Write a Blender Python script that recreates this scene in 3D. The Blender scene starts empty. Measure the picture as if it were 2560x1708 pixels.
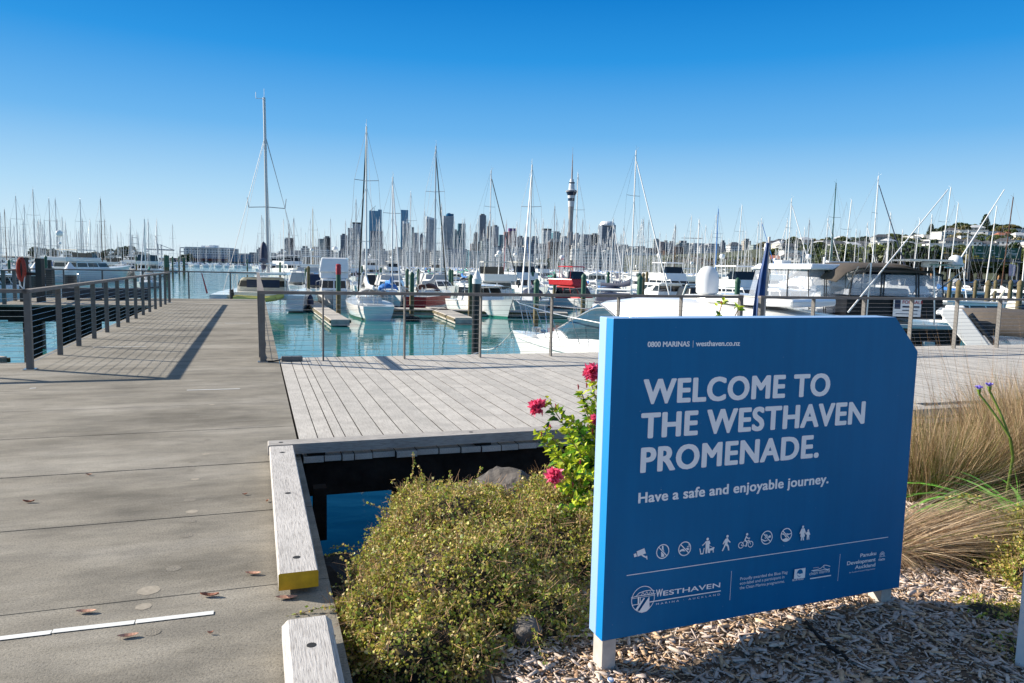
import bpy, math, random
import numpy as np
from mathutils import Vector, Matrix
random.seed(7)
SC=bpy.context.scene
COL=SC.collection
R_=math.radians
# ------------------------------------------------------------------ camera
F=1838.2; TH=0.10101; RO=0.02253; HD=-0.33536; HC=1.55
_f=np.array([0,math.cos(TH),-math.sin(TH)]); _r=np.array([1,0,0.]); _d=-np.cross(_r,_f)
CM=np.array([math.cos(RO)*_r-math.sin(RO)*_d, math.sin(RO)*_r+math.cos(RO)*_d, _f])
cam=bpy.data.cameras.new('camera'); co=bpy.data.objects.new('camera',cam); COL.objects.link(co)
cam.sensor_width=36; cam.lens=36*F/2560; cam.clip_start=0.05; cam.clip_end=20000
m=Matrix(((CM[0][0],-CM[1][0],-CM[2][0],0),(CM[0][1],-CM[1][1],-CM[2][1],0),(CM[0][2],-CM[1][2],-CM[2][2],HC),(0,0,0,1)))
co.matrix_world=m
SC.camera=co
# frame of the pier: u runs out along the pier, v runs across it to the right
V1=np.array([math.sin(HD),math.cos(HD),0]); V2=np.array([math.cos(HD),-math.sin(HD),0])
ZW=-2.2                                   # water level (the deck is z = 0)
# ------------------------------------------------------------------ sky and sun
sd=V1*1.25-V2*1.95; sd=np.array([sd[0],sd[1],1.10]); sd/=np.linalg.norm(sd)   # towards the sun
SUN_EL=math.asin(sd[2]); SUN_AZ=math.atan2(sd[0],sd[1])
W=bpy.data.worlds.new("World"); SC.world=W; W.use_nodes=True
nt=W.node_tree; nt.nodes.clear()
sky=nt.nodes.new('ShaderNodeTexSky'); sky.sky_type='NISHITA'; sky.sun_disc=False
sky.sun_elevation=SUN_EL; sky.sun_rotation=SUN_AZ; sky.altitude=300; sky.air_density=1.0; sky.dust_density=0.25; sky.ozone_density=3.0
# the clear winter sky: the physical sky steered towards the deep polarised blue of the day by elevation
EXPO=0.9
tc=nt.nodes.new('ShaderNodeTexCoord'); sp=nt.nodes.new('ShaderNodeSeparateXYZ'); nt.links.new(tc.outputs['Generated'],sp.inputs[0])
cr=nt.nodes.new('ShaderNodeValToRGB'); el=cr.color_ramp.elements; el[0].position=0; el[0].color=(.74,.87,.955,1); el[1].position=1; el[1].color=(.38,.43,.52,1)
for z_,c_ in ((.035,(.62,.81,.93)),(.09,(.42,.69,.92)),(.17,(.15,.465,.86)),(.26,(.022,.305,.77)),(.345,(.0,.195,.62)),(.42,(.01,.17,.50)),(.55,(.06,.19,.43))):
    k_=el.new(z_); k_.color=(*c_,1)
sc_=nt.nodes.new('ShaderNodeVectorMath'); sc_.operation='SCALE'; sc_.inputs['Scale'].default_value=10/2**EXPO
nt.links.new(sp.outputs[2],cr.inputs[0]); nt.links.new(cr.outputs[0],sc_.inputs[0])
mx_=nt.nodes.new('ShaderNodeMixRGB'); mx_.inputs[0].default_value=.02
bg=nt.nodes.new('ShaderNodeBackground'); bg.inputs['Strength'].default_value=0.1
wo=nt.nodes.new('ShaderNodeOutputWorld')
nt.links.new(sc_.outputs[0],mx_.inputs[1]); nt.links.new(sky.outputs[0],mx_.inputs[2]); nt.links.new(mx_.outputs[0],bg.inputs[0]); nt.links.new(bg.outputs[0],wo.inputs[0])
sl=bpy.data.lights.new('sun','SUN'); sl.energy=5.0; sl.angle=R_(0.5); sl.color=(1,0.92,0.79)
so=bpy.data.objects.new('sun',sl); COL.objects.link(so)
so.rotation_euler=Vector((sd[0],sd[1],sd[2])).to_track_quat('Z','Y').to_euler()
vs=SC.view_settings; vs.view_transform='Standard'; vs.look='None'; vs.gamma=1; vs.exposure=EXPO
SC.cycles.max_bounces=6; SC.cycles.transparent_max_bounces=12
# ------------------------------------------------------------------ helpers
def ray(x,y): return CM.T@np.array([(x-1280)/F,(y-854)/F,1.])
def at(x,y,D): q=ray(x,y); return np.array([0,0,HC])+q*(D/q[1])
def gp(x,y,z=0.): q=ray(x,y); return np.array([0,0,HC])+q*((z-HC)/q[2])
def P(u,v,z=0.): q=V1*u+V2*v; return (q[0],q[1],z)
def hor(x): # photo row of the horizon in column x
    a=at(x,660,1000.); lo=500;hi=800
    for _ in range(30):
        mid=(lo+hi)/2
        if ray(x,mid)[2]>0: lo=mid
        else: hi=mid
    return lo
def link(o): COL.objects.link(o); return o
def tag(o,label=None,cat=None,group=None,kind=None):
    if label: o['label']=label
    if cat: o['category']=cat
    if group: o['group']=group
    if kind: o['kind']=kind
    return o
def empty(name,loc=(0,0,0),rz=0,label=None,cat=None,group=None):
    o=bpy.data.objects.new(name,None); o.empty_display_size=.3; o.location=loc; o.rotation_euler=(0,0,rz); link(o)
    return tag(o,label,cat,group)
class MB:
    def __init__(s): s.v=[];s.f=[];s.m=[]
    def add(s,vs,fs,m=0):
        n=len(s.v); s.v+= [tuple(map(float,p)) for p in vs]
        for i,f in enumerate(fs): s.f.append(tuple(k+n for k in f)); s.m.append(m if not isinstance(m,(list,tuple)) else m[i])
        return s
    def hexa(s,p,m=0): # p: 8 pts bottom 4 ccw, top 4
        return s.add(p,[(3,2,1,0),(4,5,6,7),(0,1,5,4),(1,2,6,5),(2,3,7,6),(3,0,4,7)],m)
    def box(s,x0,x1,y0,y1,z0,z1,m=0):
        return s.hexa([(x0,y0,z0),(x1,y0,z0),(x1,y1,z0),(x0,y1,z0),(x0,y0,z1),(x1,y0,z1),(x1,y1,z1),(x0,y1,z1)],m)
    def ubox(s,u0,u1,v0,v1,z0,z1,m=0):
        return s.hexa([P(u0,v0,z0),P(u0,v1,z0),P(u1,v1,z0),P(u1,v0,z0),P(u0,v0,z1),P(u0,v1,z1),P(u1,v1,z1),P(u1,v0,z1)],m)
    def obox(s,o,ex,ey,ez,m=0):
        o,ex,ey,ez=map(np.array,(o,ex,ey,ez))
        return s.hexa([o,o+ex,o+ex+ey,o+ey,o+ez,o+ex+ez,o+ex+ey+ez,o+ey+ez],m)
    def tube(s,a,b,r0,r1=None,n=8,m=0,caps=True):
        r1=r0 if r1 is None else r1
        a=np.array(a,float);b=np.array(b,float);d=b-a;L=np.linalg.norm(d)
        if L<1e-9: return s
        d/=L; h=np.array([0,0,1.]) if abs(d[2])<.9 else np.array([1.,0,0])
        x=np.cross(d,h);x/=np.linalg.norm(x);y=np.cross(d,x)
        vs=[a+r0*(x*math.cos(t)+y*math.sin(t)) for t in [2*math.pi*k/n for k in range(n)]]
        vs+=[b+r1*(x*math.cos(t)+y*math.sin(t)) for t in [2*math.pi*k/n for k in range(n)]]
        fs=[(k,(k+1)%n,n+(k+1)%n,n+k) for k in range(n)]
        if caps: fs+=[tuple(range(n-1,-1,-1)),tuple(range(n,2*n))]
        return s.add(vs,fs,m)
    def path(s,pts,r,n=6,m=0):
        for a,b in zip(pts[:-1],pts[1:]): s.tube(a,b,r,r,n,m)
        return s
    def lathe(s,prof,c=(0,0,0),n=16,m=0):
        vs=[];fs=[];ms=[]
        for (r,z) in prof:
            for k in range(n):
                t=2*math.pi*k/n; vs.append((c[0]+r*math.cos(t),c[1]+r*math.sin(t),c[2]+z))
        for i in range(len(prof)-1):
            for k in range(n):
                fs.append((i*n+k,i*n+(k+1)%n,(i+1)*n+(k+1)%n,(i+1)*n+k)); ms.append(m[i] if isinstance(m,(list,tuple)) else m)
        fs.append(tuple(range(n-1,-1,-1))); ms.append(ms[0]); q=(len(prof)-1)*n; fs.append(tuple(q+k for k in range(n))); ms.append(ms[-1])
        return s.add(vs,fs,ms)
    def prism(s,poly,o,ex,ey,ez,m=0): # 2d polygon in the plane o+ex,ey, extruded by ez
        o,ex,ey,ez=map(np.array,(o,ex,ey,ez)); n=len(poly)
        vs=[o+ex*p[0]+ey*p[1] for p in poly]; vs+=[v+ez for v in vs]
        fs=[tuple(range(n-1,-1,-1)),tuple(range(n,2*n))]+[(k,(k+1)%n,n+(k+1)%n,n+k) for k in range(n)]
        return s.add(vs,fs,m)
    def ball(s,c,rx,ry,rz,n=12,h=7,m=0,z0=-1.):
        vs=[];fs=[]
        for i in range(h+1):
            ph=math.asin(z0)+(math.pi/2-math.asin(z0))*i/h
            for k in range(n):
                t=2*math.pi*k/n; vs.append((c[0]+rx*math.cos(ph)*math.cos(t),c[1]+ry*math.cos(ph)*math.sin(t),c[2]+rz*math.sin(ph)))
        for i in range(h):
            for k in range(n): fs.append((i*n+k,i*n+(k+1)%n,(i+1)*n+(k+1)%n,(i+1)*n+k))
        return s.add(vs,fs,m)
    def build(s,name,mats,parent=None,smooth=False,bevel=0):
        me=bpy.data.meshes.new(name); me.from_pydata(s.v,[],s.f)
        for mm in (mats if isinstance(mats,(list,tuple)) else [mats]): me.materials.append(mm)
        me.polygons.foreach_set('material_index',s.m)
        if smooth: me.polygons.foreach_set('use_smooth',[True]*len(s.f))
        me.update()
        o=bpy.data.objects.new(name,me); link(o)
        if parent: o.parent=parent
        if smooth:
            try: me.set_sharp_from_angle(angle=R_(38))
            except Exception: pass
        if bevel:
            b=o.modifiers.new('b','BEVEL'); b.width=bevel; b.segments=2; b.limit_method='ANGLE'
        return o
def kids(o): return [c for c in bpy.data.objects if c.parent==o]
def tree_of(o):
    return (o,[tree_of(c) for c in kids(o)])
def rm(tr):
    for c in tr[1]: rm(c)
    bpy.data.objects.remove(tr[0])
def dup(tr,loc=None,rz=None,parent=None,label=None,group=None,scale=None):
    o,ch=tr; c=o.copy(); link(c)
    if parent is not None: c.parent=parent
    if loc is not None: c.location=loc
    if rz is not None: c.rotation_euler=(0,0,rz)
    if scale is not None: c.scale=scale
    if label: c['label']=label
    if group: c['group']=group
    for t in ch: dup(t,parent=c)
    return c
# ------------------------------------------------------------------ materials
MT={}
def node_mat(name):
    m=bpy.data.materials.new(name); m.use_nodes=True; n=m.node_tree; b=n.nodes['Principled BSDF']; return m,n,b
def ramp(n,stops):
    r=n.nodes.new('ShaderNodeValToRGB'); e=r.color_ramp.elements
    while len(e)>1: e.remove(e[0])
    e[0].position=stops[0][0]; e[0].color=(*stops[0][1],1)
    for p,c in stops[1:]:
        k=e.new(p); k.color=(*c,1)
    return r
def mat(name,c,rough=.5,metal=0,var=.12,scale=6.,bump=0.,bscale=None,stretch=None,spec=.5,coat=0,rot=0):
    """plain painted / natural surface with a procedural variation of colour"""
    if name in MT: return MT[name]
    m,n,b=node_mat(name); L=n.links.new
    tc=n.nodes.new('ShaderNodeTexCoord'); mp=n.nodes.new('ShaderNodeMapping'); L(tc.outputs['Object'],mp.inputs[0])
    if stretch: mp.inputs['Scale'].default_value=stretch
    if rot:
        mp.vector_type='TEXTURE'; mp.inputs['Rotation'].default_value=(0,0,rot)
        if stretch: mp.inputs['Scale'].default_value=tuple(1/x for x in stretch)
    no=n.nodes.new('ShaderNodeTexNoise'); no.inputs['Scale'].default_value=scale; no.inputs['Detail'].default_value=5; no.inputs['Roughness'].default_value=.65
    L(mp.outputs[0],no.inputs['Vector'])
    c0=tuple(max(0,x*(1-var)) for x in c); c1=tuple(min(1,x*(1+var)) for x in c)
    r=ramp(n,[(.3,c0),(.7,c1)]); L(no.outputs[0],r.inputs[0]); L(r.outputs[0],b.inputs['Base Color'])
    b.inputs['Roughness'].default_value=rough; b.inputs['Metallic'].default_value=metal; b.inputs['Specular IOR Level'].default_value=spec
    if coat: b.inputs['Coat Weight'].default_value=coat
    if bump:
        n2=n.nodes.new('ShaderNodeTexNoise'); n2.inputs['Scale'].default_value=bscale or scale*4; n2.inputs['Detail'].default_value=4
        L(mp.outputs[0],n2.inputs['Vector']); bp=n.nodes.new('ShaderNodeBump'); bp.inputs['Strength'].default_value=bump; bp.inputs['Distance'].default_value=.02
        L(n2.outputs[0],bp.inputs['Height']); L(bp.outputs[0],b.inputs['Normal'])
    MT[name]=m; return m
def concrete_mat():
    m,n,b=node_mat('concrete'); L=n.links.new
    tc=n.nodes.new('ShaderNodeTexCoord')
    mp=n.nodes.new('ShaderNodeMapping'); mp.vector_type='TEXTURE'; mp.inputs['Rotation'].default_value=(0,0,-HD); mp.inputs['Scale'].default_value=(2.6,1,1); L(tc.outputs['Object'],mp.inputs[0])
    def nz(s,d,src,r=.6,rd=.0):
        q=n.nodes.new('ShaderNodeTexNoise'); q.inputs['Scale'].default_value=s; q.inputs['Detail'].default_value=d; q.inputs['Roughness'].default_value=r; L(src,q.inputs['Vector']); return q
    big=nz(1.1,6,mp.outputs[0],.7); mid=nz(6,5,mp.outputs[0],.7); fine=nz(95,3,tc.outputs['Object'],.8)
    r1=ramp(n,[(.34,(.16,.144,.118)),(.50,(.255,.232,.194)),(.66,(.335,.308,.265))]); L(big.outputs[0],r1.inputs[0])
    r2=ramp(n,[(.35,(.72,.72,.72)),(.6,(1.08,1.07,1.05))]); L(mid.outputs[0],r2.inputs[0])
    r3=ramp(n,[(.36,(.45,.45,.45)),(.47,(.93,.93,.93)),(.6,(1.05,1.05,1.05)),(.7,(1.4,1.38,1.32))]); L(fine.outputs[0],r3.inputs[0])
    a=n.nodes.new('ShaderNodeMixRGB'); a.blend_type='MULTIPLY'; a.inputs[0].default_value=.8; L(r1.outputs[0],a.inputs[1]); L(r2.outputs[0],a.inputs[2])
    c=n.nodes.new('ShaderNodeMixRGB'); c.blend_type='MULTIPLY'; c.inputs[0].default_value=.75; L(a.outputs[0],c.inputs[1]); L(r3.outputs[0],c.inputs[2])
    L(c.outputs[0],b.inputs['Base Color']); b.inputs['Roughness'].default_value=.85; b.inputs['Specular IOR Level'].default_value=.25
    bp=n.nodes.new('ShaderNodeBump'); bp.inputs['Strength'].default_value=.5; bp.inputs['Distance'].default_value=.006; L(fine.outputs[0],bp.inputs['Height']); L(bp.outputs[0],b.inputs['Normal'])
    return m
def wood_mat(name,c0,c1,c2,along,rough=.75,fs=1.0,crack=.5,perobj=0):
    """weathered timber, grain running along the angle `along`"""
    m,n,b=node_mat(name); L=n.links.new
    tc=n.nodes.new('ShaderNodeTexCoord'); mp=n.nodes.new('ShaderNodeMapping'); mp.vector_type='TEXTURE'
    mp.inputs['Rotation'].default_value=(0,0,along); mp.inputs['Scale'].default_value=(14,1,1); L(tc.outputs['Object'],mp.inputs[0])
    g=n.nodes.new('ShaderNodeTexNoise'); g.inputs['Scale'].default_value=55*fs; g.inputs['Detail'].default_value=6; g.inputs['Roughness'].default_value=.7; g.inputs['Distortion'].default_value=.3; L(mp.outputs[0],g.inputs['Vector'])
    k=n.nodes.new('ShaderNodeTexNoise'); k.inputs['Scale'].default_value=4; k.inputs['Detail'].default_value=4; L(tc.outputs['Object'],k.inputs['Vector'])
    r=ramp(n,[(.33,c0),(.5,c1),(.68,c2)]); L(g.outputs[0],r.inputs[0])
    r2=ramp(n,[(.3,(.78,.78,.78)),(.65,(1.06,1.06,1.06))]); L(k.outputs[0],r2.inputs[0])
    a=n.nodes.new('ShaderNodeMixRGB'); a.blend_type='MULTIPLY'; a.inputs[0].default_value=.8; L(r.outputs[0],a.inputs[1]); L(r2.outputs[0],a.inputs[2])
    last=a
    geo=n.nodes.new('ShaderNodeNewGeometry')
    r3=ramp(n,[(0,(.93,.93,.93)),(1,(1.06,1.055,1.05))]); L(geo.outputs['Random Per Island'],r3.inputs[0])
    e=n.nodes.new('ShaderNodeMixRGB'); e.blend_type='MULTIPLY'; e.inputs[0].default_value=1; L(a.outputs[0],e.inputs[1]); L(r3.outputs[0],e.inputs[2]); last=e
    L(last.outputs[0],b.inputs['Base Color']); b.inputs['Roughness'].default_value=rough; b.inputs['Specular IOR Level'].default_value=.3
    bp=n.nodes.new('ShaderNodeBump'); bp.inputs['Strength'].default_value=crack; bp.inputs['Distance'].default_value=.004; L(g.outputs[0],bp.inputs['Height']); L(bp.outputs[0],b.inputs['Normal'])
    MT[name]=m; return m
def facade(name,wall,glass,fx=3.,fz=3.4,wx=.6,wz=.5,rough=.35):
    m,n,b=node_mat(name); L=n.links.new
    tc=n.nodes.new('ShaderNodeTexCoord'); sp=n.nodes.new('ShaderNodeSeparateXYZ'); L(tc.outputs['Object'],sp.inputs[0])
    def mth(op,a,bb=None,v=None):
        q=n.nodes.new('ShaderNodeMath'); q.operation=op; L(a,q.inputs[0])
        if bb is not None: L(bb,q.inputs[1])
        if v is not None: q.inputs[1].default_value=v
        return q.outputs[0]
    xy=mth('ADD',sp.outputs[0],sp.outputs[1])
    a=mth('LESS_THAN',mth('FRACT',mth('DIVIDE',xy,v=fx)),v=wx); c=mth('LESS_THAN',mth('FRACT',mth('DIVIDE',sp.outputs[2],v=fz)),v=wz)
    k=mth('MULTIPLY',a,c)
    no=n.nodes.new('ShaderNodeTexNoise'); no.inputs['Scale'].default_value=.12; L(tc.outputs['Object'],no.inputs['Vector'])
    rw=ramp(n,[(.3,tuple(x*.85 for x in wall)),(.7,tuple(min(1,x*1.12) for x in wall))]); L(no.outputs[0],rw.inputs[0])
    mx=n.nodes.new('ShaderNodeMixRGB'); L(k,mx.inputs[0]); L(rw.outputs[0],mx.inputs[1]); mx.inputs[2].default_value=(*glass,1)
    L(mx.outputs[0],b.inputs['Base Color']); b.inputs['Roughness'].default_value=rough
    MT[name]=m; return m
def water_mat():
    m,n,b=node_mat('water'); L=n.links.new
    b.inputs['Base Color'].default_value=(.026,.165,.165,1); b.inputs['Roughness'].default_value=.03; b.inputs['IOR'].default_value=1.33
    tc=n.nodes.new('ShaderNodeTexCoord'); mp=n.nodes.new('ShaderNodeMapping'); mp.inputs['Scale'].default_value=(.55,1,1); L(tc.outputs['Object'],mp.inputs[0])
    a=n.nodes.new('ShaderNodeTexNoise'); a.inputs['Scale'].default_value=1.1; a.inputs['Detail'].default_value=3; L(mp.outputs[0],a.inputs['Vector'])
    c=n.nodes.new('ShaderNodeTexNoise'); c.inputs['Scale'].default_value=.35; c.inputs['Detail'].default_value=2; L(mp.outputs[0],c.inputs['Vector'])
    # calmer inside the marina, rippled out in the channel on the left
    sx=n.nodes.new('ShaderNodeSeparateXYZ'); L(tc.outputs['Object'],sx.inputs[0])
    mr=n.nodes.new('ShaderNodeMapRange'); mr.inputs[1].default_value=-40; mr.inputs[2].default_value=-14; mr.inputs[3].default_value=1.; mr.inputs[4].default_value=.16; L(sx.outputs[0],mr.inputs[0])
    ad=n.nodes.new('ShaderNodeMath'); ad.operation='ADD'; L(a.outputs[0],ad.inputs[0]); L(c.outputs[0],ad.inputs[1])
    bp=n.nodes.new('ShaderNodeBump'); bp.inputs['Distance'].default_value=.09; L(mr.outputs[0],bp.inputs['Strength']); L(ad.outputs[0],bp.inputs['Height']); L(bp.outputs[0],b.inputs['Normal'])
    MT['water']=m; return m
def clear_mat(name,tint,rough=.08,alpha=.45):
    m,n,b=node_mat(name)
    tc=n.nodes.new('ShaderNodeTexCoord'); no=n.nodes.new('ShaderNodeTexNoise'); no.inputs['Scale'].default_value=2.2; no.inputs['Detail'].default_value=4; no.inputs['Distortion'].default_value=1.2
    n.links.new(tc.outputs['Object'],no.inputs['Vector']); bp=n.nodes.new('ShaderNodeBump'); bp.inputs['Strength'].default_value=.35; bp.inputs['Distance'].default_value=.05
    n.links.new(no.outputs[0],bp.inputs['Height']); n.links.new(bp.outputs[0],b.inputs['Normal'])
    b.inputs['Base Color'].default_value=(*tint,1); b.inputs['Roughness'].default_value=rough; b.inputs['Alpha'].default_value=alpha; MT[name]=m; return m
GA=math.atan2(V1[1],V1[0]) # grain angle along u
GV=math.atan2(V2[1],V2[0])
CONC=concrete_mat()
DECKW=wood_mat('deck_timber',(.36,.33,.30),(.50,.47,.43),(.58,.55,.505),GA,fs=2.0)
KERBW=wood_mat('kerb_timber',(.30,.275,.26),(.56,.53,.50),(.64,.61,.585),GA,fs=3.2,crack=.8)
BEAMW=wood_mat('beam_timber',(.22,.20,.185),(.40,.375,.35),(.48,.455,.43),GV,fs=3.0,crack=.8)
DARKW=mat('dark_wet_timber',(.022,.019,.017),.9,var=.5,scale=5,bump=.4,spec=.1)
STEEL=mat('grey_painted_steel',(.13,.122,.115),.5,.2,var=.18,scale=9,bump=.15)
RAILT=mat('weathered_rail_timber',(.17,.15,.135),.75,0,var=.3,scale=30,stretch=(.2,.2,1),bump=.3)
WIRE=mat('rigging_wire',(.30,.31,.33),.5,0,var=.1)
STAIN=mat('stainless_steel',(.5,.5,.5),.25,.9,var=.08)
WHITE=mat('white_gelcoat',(.80,.80,.79),.18,0,var=.04,scale=1.5,coat=.5)
CREAM=mat('cream_gelcoat',(.62,.58,.48),.3,0,var=.05,scale=2)
PALEG=mat('pale_grey_gelcoat',(.50,.53,.54),.3,0,var=.06,scale=2)
GREYH=mat('grey_hull_paint',(.22,.27,.30),.3,0,var=.08,scale=2)
NAVY=mat('navy_canvas',(.012,.022,.06),.7,0,var=.3,scale=5,bump=.4)
BLUEC=mat('bright_blue_canvas',(.015,.16,.50),.7,0,var=.25,scale=5,bump=.4)
REDH=mat('red_hull_paint',(.42,.02,.025),.3,0,var=.1,scale=3)
BLACKG=mat('tinted_window',(.008,.009,.011),.06,0,var=.1,spec=.7)
BLACKP=mat('black_gelcoat',(.005,.005,.006),.3,0,var=.1,spec=.3)
BROWNC=mat('brown_canvas',(.085,.07,.058),.85,0,var=.15,scale=8,bump=.3)
MAROON=mat('maroon_canvas',(.11,.055,.06),.85,0,var=.2,scale=8,bump=.3)
GREYC=mat('grey_canvas',(.42,.42,.42),.8,0,var=.1,scale=8,bump=.3)
GREENC=mat('green_canvas',(.01,.22,.16),.8,0,var=.2,scale=8,bump=.3)
ANTIF=mat('dark_antifoul',(.02,.03,.05),.6,0,var=.3,scale=4)
ALUM=mat('silver_spar',(.46,.46,.47),.35,.55,var=.06)
WSPAR=mat('white_spar',(.74,.73,.72),.35,0,var=.04)
BROWNS=mat('varnished_spar',(.10,.045,.025),.4,0,var=.2)
BLACKS=mat('black_spar',(.015,.017,.02),.4,0,var=.2)
GREENP=mat('green_pile_paint',(.02,.09,.055),.55,0,var=.3,scale=4,bump=.2)
PILEB=mat('weedy_pile_timber',(.12,.095,.045),.8,0,var=.6,scale=4,bump=.5,stretch=(1,1,.4))
PILEK=mat('black_pile_sleeve',(.018,.018,.02),.35,0,var=.5,scale=5,stretch=(1,1,.3))
WCAP=mat('white_plastic_cap',(.72,.73,.74),.35,0,var=.04)
REDP=mat('red_painted_top',(.36,.015,.03),.5,0,var=.2)
PONT=mat('pontoon_concrete',(.40,.37,.33),.85,0,var=.2,scale=3,bump=.2)
TYREK=mat('black_rubber',(.012,.012,.012),.7,0,var=.3)
YELP=mat('yellow_paint',(.52,.30,.005),.5,0,var=.25,scale=14)
SOIL=mat('garden_soil',(.16,.115,.08),.95,0,var=.55,scale=9,bump=.8,bscale=60)
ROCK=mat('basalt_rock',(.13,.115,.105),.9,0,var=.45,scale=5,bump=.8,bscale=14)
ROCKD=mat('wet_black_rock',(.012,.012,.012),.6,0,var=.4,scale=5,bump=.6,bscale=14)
CLEAR=clear_mat('clear_vinyl',(.66,.70,.80),alpha=.24)
YELR=mat('yellow_green_rubber',(.55,.50,.12),.5,0,var=.15,scale=3)
# ================================================================== SETTING: water, pier, deck
WATER=water_mat()
b=MB(); S=6000
b.add([(-S,-150,ZW),(S,-150,ZW),(S,S,ZW),(-S,S,ZW)],[(0,1,2,3)])
tag(b.build('water',WATER),kind='structure')
# concrete pier: slabs with open joints between them
JU=[-3.,1.15,2.42,3.59,4.72,5.9,8.45-1.28,8.45,9.75,11.1,12.4,13.9,15.4,17.0,18.5,20.0,21.5,23,24.6,26.2,27.8,29.4,30.9,32.1]
b=MB()
for a,c in zip(JU[:-1],JU[1:]):
    g=.004 if abs(c-5.9)>.01 and abs(a-5.9)>.01 else .009
    vl=-3.2 if a>11.5 else -9.
    b.ubox(a+g,c-g,vl,.32,-.30,0)
    b.ubox(a+.02,c-.02,vl+.05,.30,-.42,-.30) if False else None
b.ubox(27.3,32.1,-8.0,-3.21,-.07,-.004)
b.ubox(-3,32,-3.1,.22,-.6,-.34)
pier=tag(b.build('concrete_pier',CONC),kind='structure')
b=MB(); b.ubox(-60,-3.02,-45,60,-.5,-.03); b.ubox(-3.0,.6,3.4,60,-.5,-.09) if False else None
tag(b.build('unseen_bounce_ground',mat('pale_bounce_ground',(.42,.38,.32),.85,0,.15,.8)),kind='structure')  # unseen pale ground added behind the camera to bounce light onto the sign
b=MB(); b.ubox(-3,32,-3.15,.27,-.335,-.30); b.ubox(27.42,31.9,-7.8,-3.2,-.5,-.071)
b.ubox(-3,11.5,-8.9,-3.2,-.36,-.30)
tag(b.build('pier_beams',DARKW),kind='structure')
# plugs, stains and repair discs cast in the slabs (flush discs)
PLUG=mat('dark_grout_plug',(.19,.168,.135),.8,0,var=.25,scale=40,bump=.3,bscale=120)
PLUGL=mat('pale_grout_plug',(.31,.27,.215),.85,0,var=.2,scale=40)
def discs(name,lst,mm):
    b=MB()
    for x,y,r in lst:
        c=gp(x,y,.0012); n=18
        b.add([(c[0]+r*math.cos(2*math.pi*k/n)*(1+.05*math.sin(k*2.3)),c[1]+r*math.sin(2*math.pi*k/n)*(1+.05*math.cos(k*1.7)),.0012) for k in range(n)],[tuple(range(n))])
    o=b.build(name,mm); return tag(o,kind='structure')
for (x,y,r) in [(382,1580,.033),(434,1421,.036),(466,1338,.036),(475,1250,.036),(477,1303,.03),(481,1154,.032),(518,1100,.03),(477,1175,.028),(543,1028,.03),(700,1260,.001)]:
    if r>.01: discs('grout_plug',[(x,y,r)],PLUG)
for (x,y,r) in [(359,1516,.034),(372,1476,.05),(480,1279,.036),(515,1135,.03),(530,1012,.03),(488,1198,.028)]:
    discs('pale_grout_plug',[(x,y,r)],PLUGL)
# white painted dashes across the pier
PAINT=mat('white_line_paint',(.72,.72,.70),.6,0,var=.1,scale=20)
for (x0,y0,x1,y1,w) in [(-300,1632,128,1580,.035),(131,1578,336,1555,.035),(339,1554,534,1531,.035),(467,975.5,600,972,.03),(232,868,366,866,.04),(562,808,626,808,.05),(412,783,450,783,.05),(74,971,90,970,.035)]:
    a=gp(x0,y0,.004);c=gp(x1,y1,.004); d=c-a; d/=np.linalg.norm(d); q=np.array([-d[1],d[0],0])*w/2
    b=MB(); b.add([a-q,c-q,c+q,a+q],[(0,1,2,3)]); tag(b.build('lane_marking',PAINT),kind='structure')
# timber promenade deck on the right (planks run out along u)
b=MB(); rg=random.Random(3)
vv=.335; ends=[.50,.64,.74,.89,1.08,1.26,1.45,1.64,1.82,2.0,2.16,2.34]; i=0
while vv<32:
    nv=ends[i] if i<len(ends) else vv+rg.choice([.14,.17,.18,.19,.19]); i+=1
    e=5.96+rg.uniform(-.02,.03) if vv<7.6 else (6.75+.02*rg.random() if vv<12 else 6.9)
    e0=e
    uu=e; top=12.38+rg.uniform(-.015,.02); r3=i%3
    cuts=[]
    q=e+[1.2,3.0,4.2][r3]
    while q<top-.5: cuts.append(q); q+=3.6
    cuts=[e]+cuts+[top]
    for a,c in zip(cuts[:-1],cuts[1:]): b.ubox(a+.001,c-.001,vv+.004,nv-.005,-.045,rg.uniform(-.0015,.0015),[1,0,0,1,1,1])
    vv=nv
tag(b.build('timber_deck',[DECKW,mat('dark_board_edge',(.07,.06,.05),.9,0,.3,8)]),kind='structure')
b=MB(); vv=-9.0
while vv<-3.24:
    b.ubox(11.2,12.4,vv+.003,vv+.14,-.05,-.001); vv+=.145
tag(b.build('timber_deck',DECKW),kind='structure')
b=MB(); b.ubox(6.02,6.12,.34,20,-.34,-.05); b.ubox(9.2,9.35,.34,30,-.42,-.05); b.ubox(12.1,12.25,.34,30,-.42,-.05)
b.ubox(6.0,12.2,.36,.42,-.30,-.05)
for k in range(8): b.tube(P(6.35,2.3+3.2*k,-3.5),P(6.35,2.3+3.2*k,-.3),.17,n=12); b.tube(P(11.6,2.2+3.2*k,-3.5),P(11.6,2.2+3.2*k,-.3),.17,n=12)
b.ubox(5.75,5.87,.40,.50,-.62,-.20)
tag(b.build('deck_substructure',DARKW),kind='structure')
b=MB(); b.ubox(27.35,27.6,-7.5,-3.3,-.55,-.31)
for (u,v) in [(27.6,-6.9),(27.6,-5.6),(27.6,-5.15),(27.6,-4.2),(30.5,-6.5),(20,-1.6),(14,-1.6),(27,-1.5)]: b.tube(P(u,v,-4),P(u,v,-.3),.26,n=14)
tag(b.build('pier_piles',DARKW),kind='structure')
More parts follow.
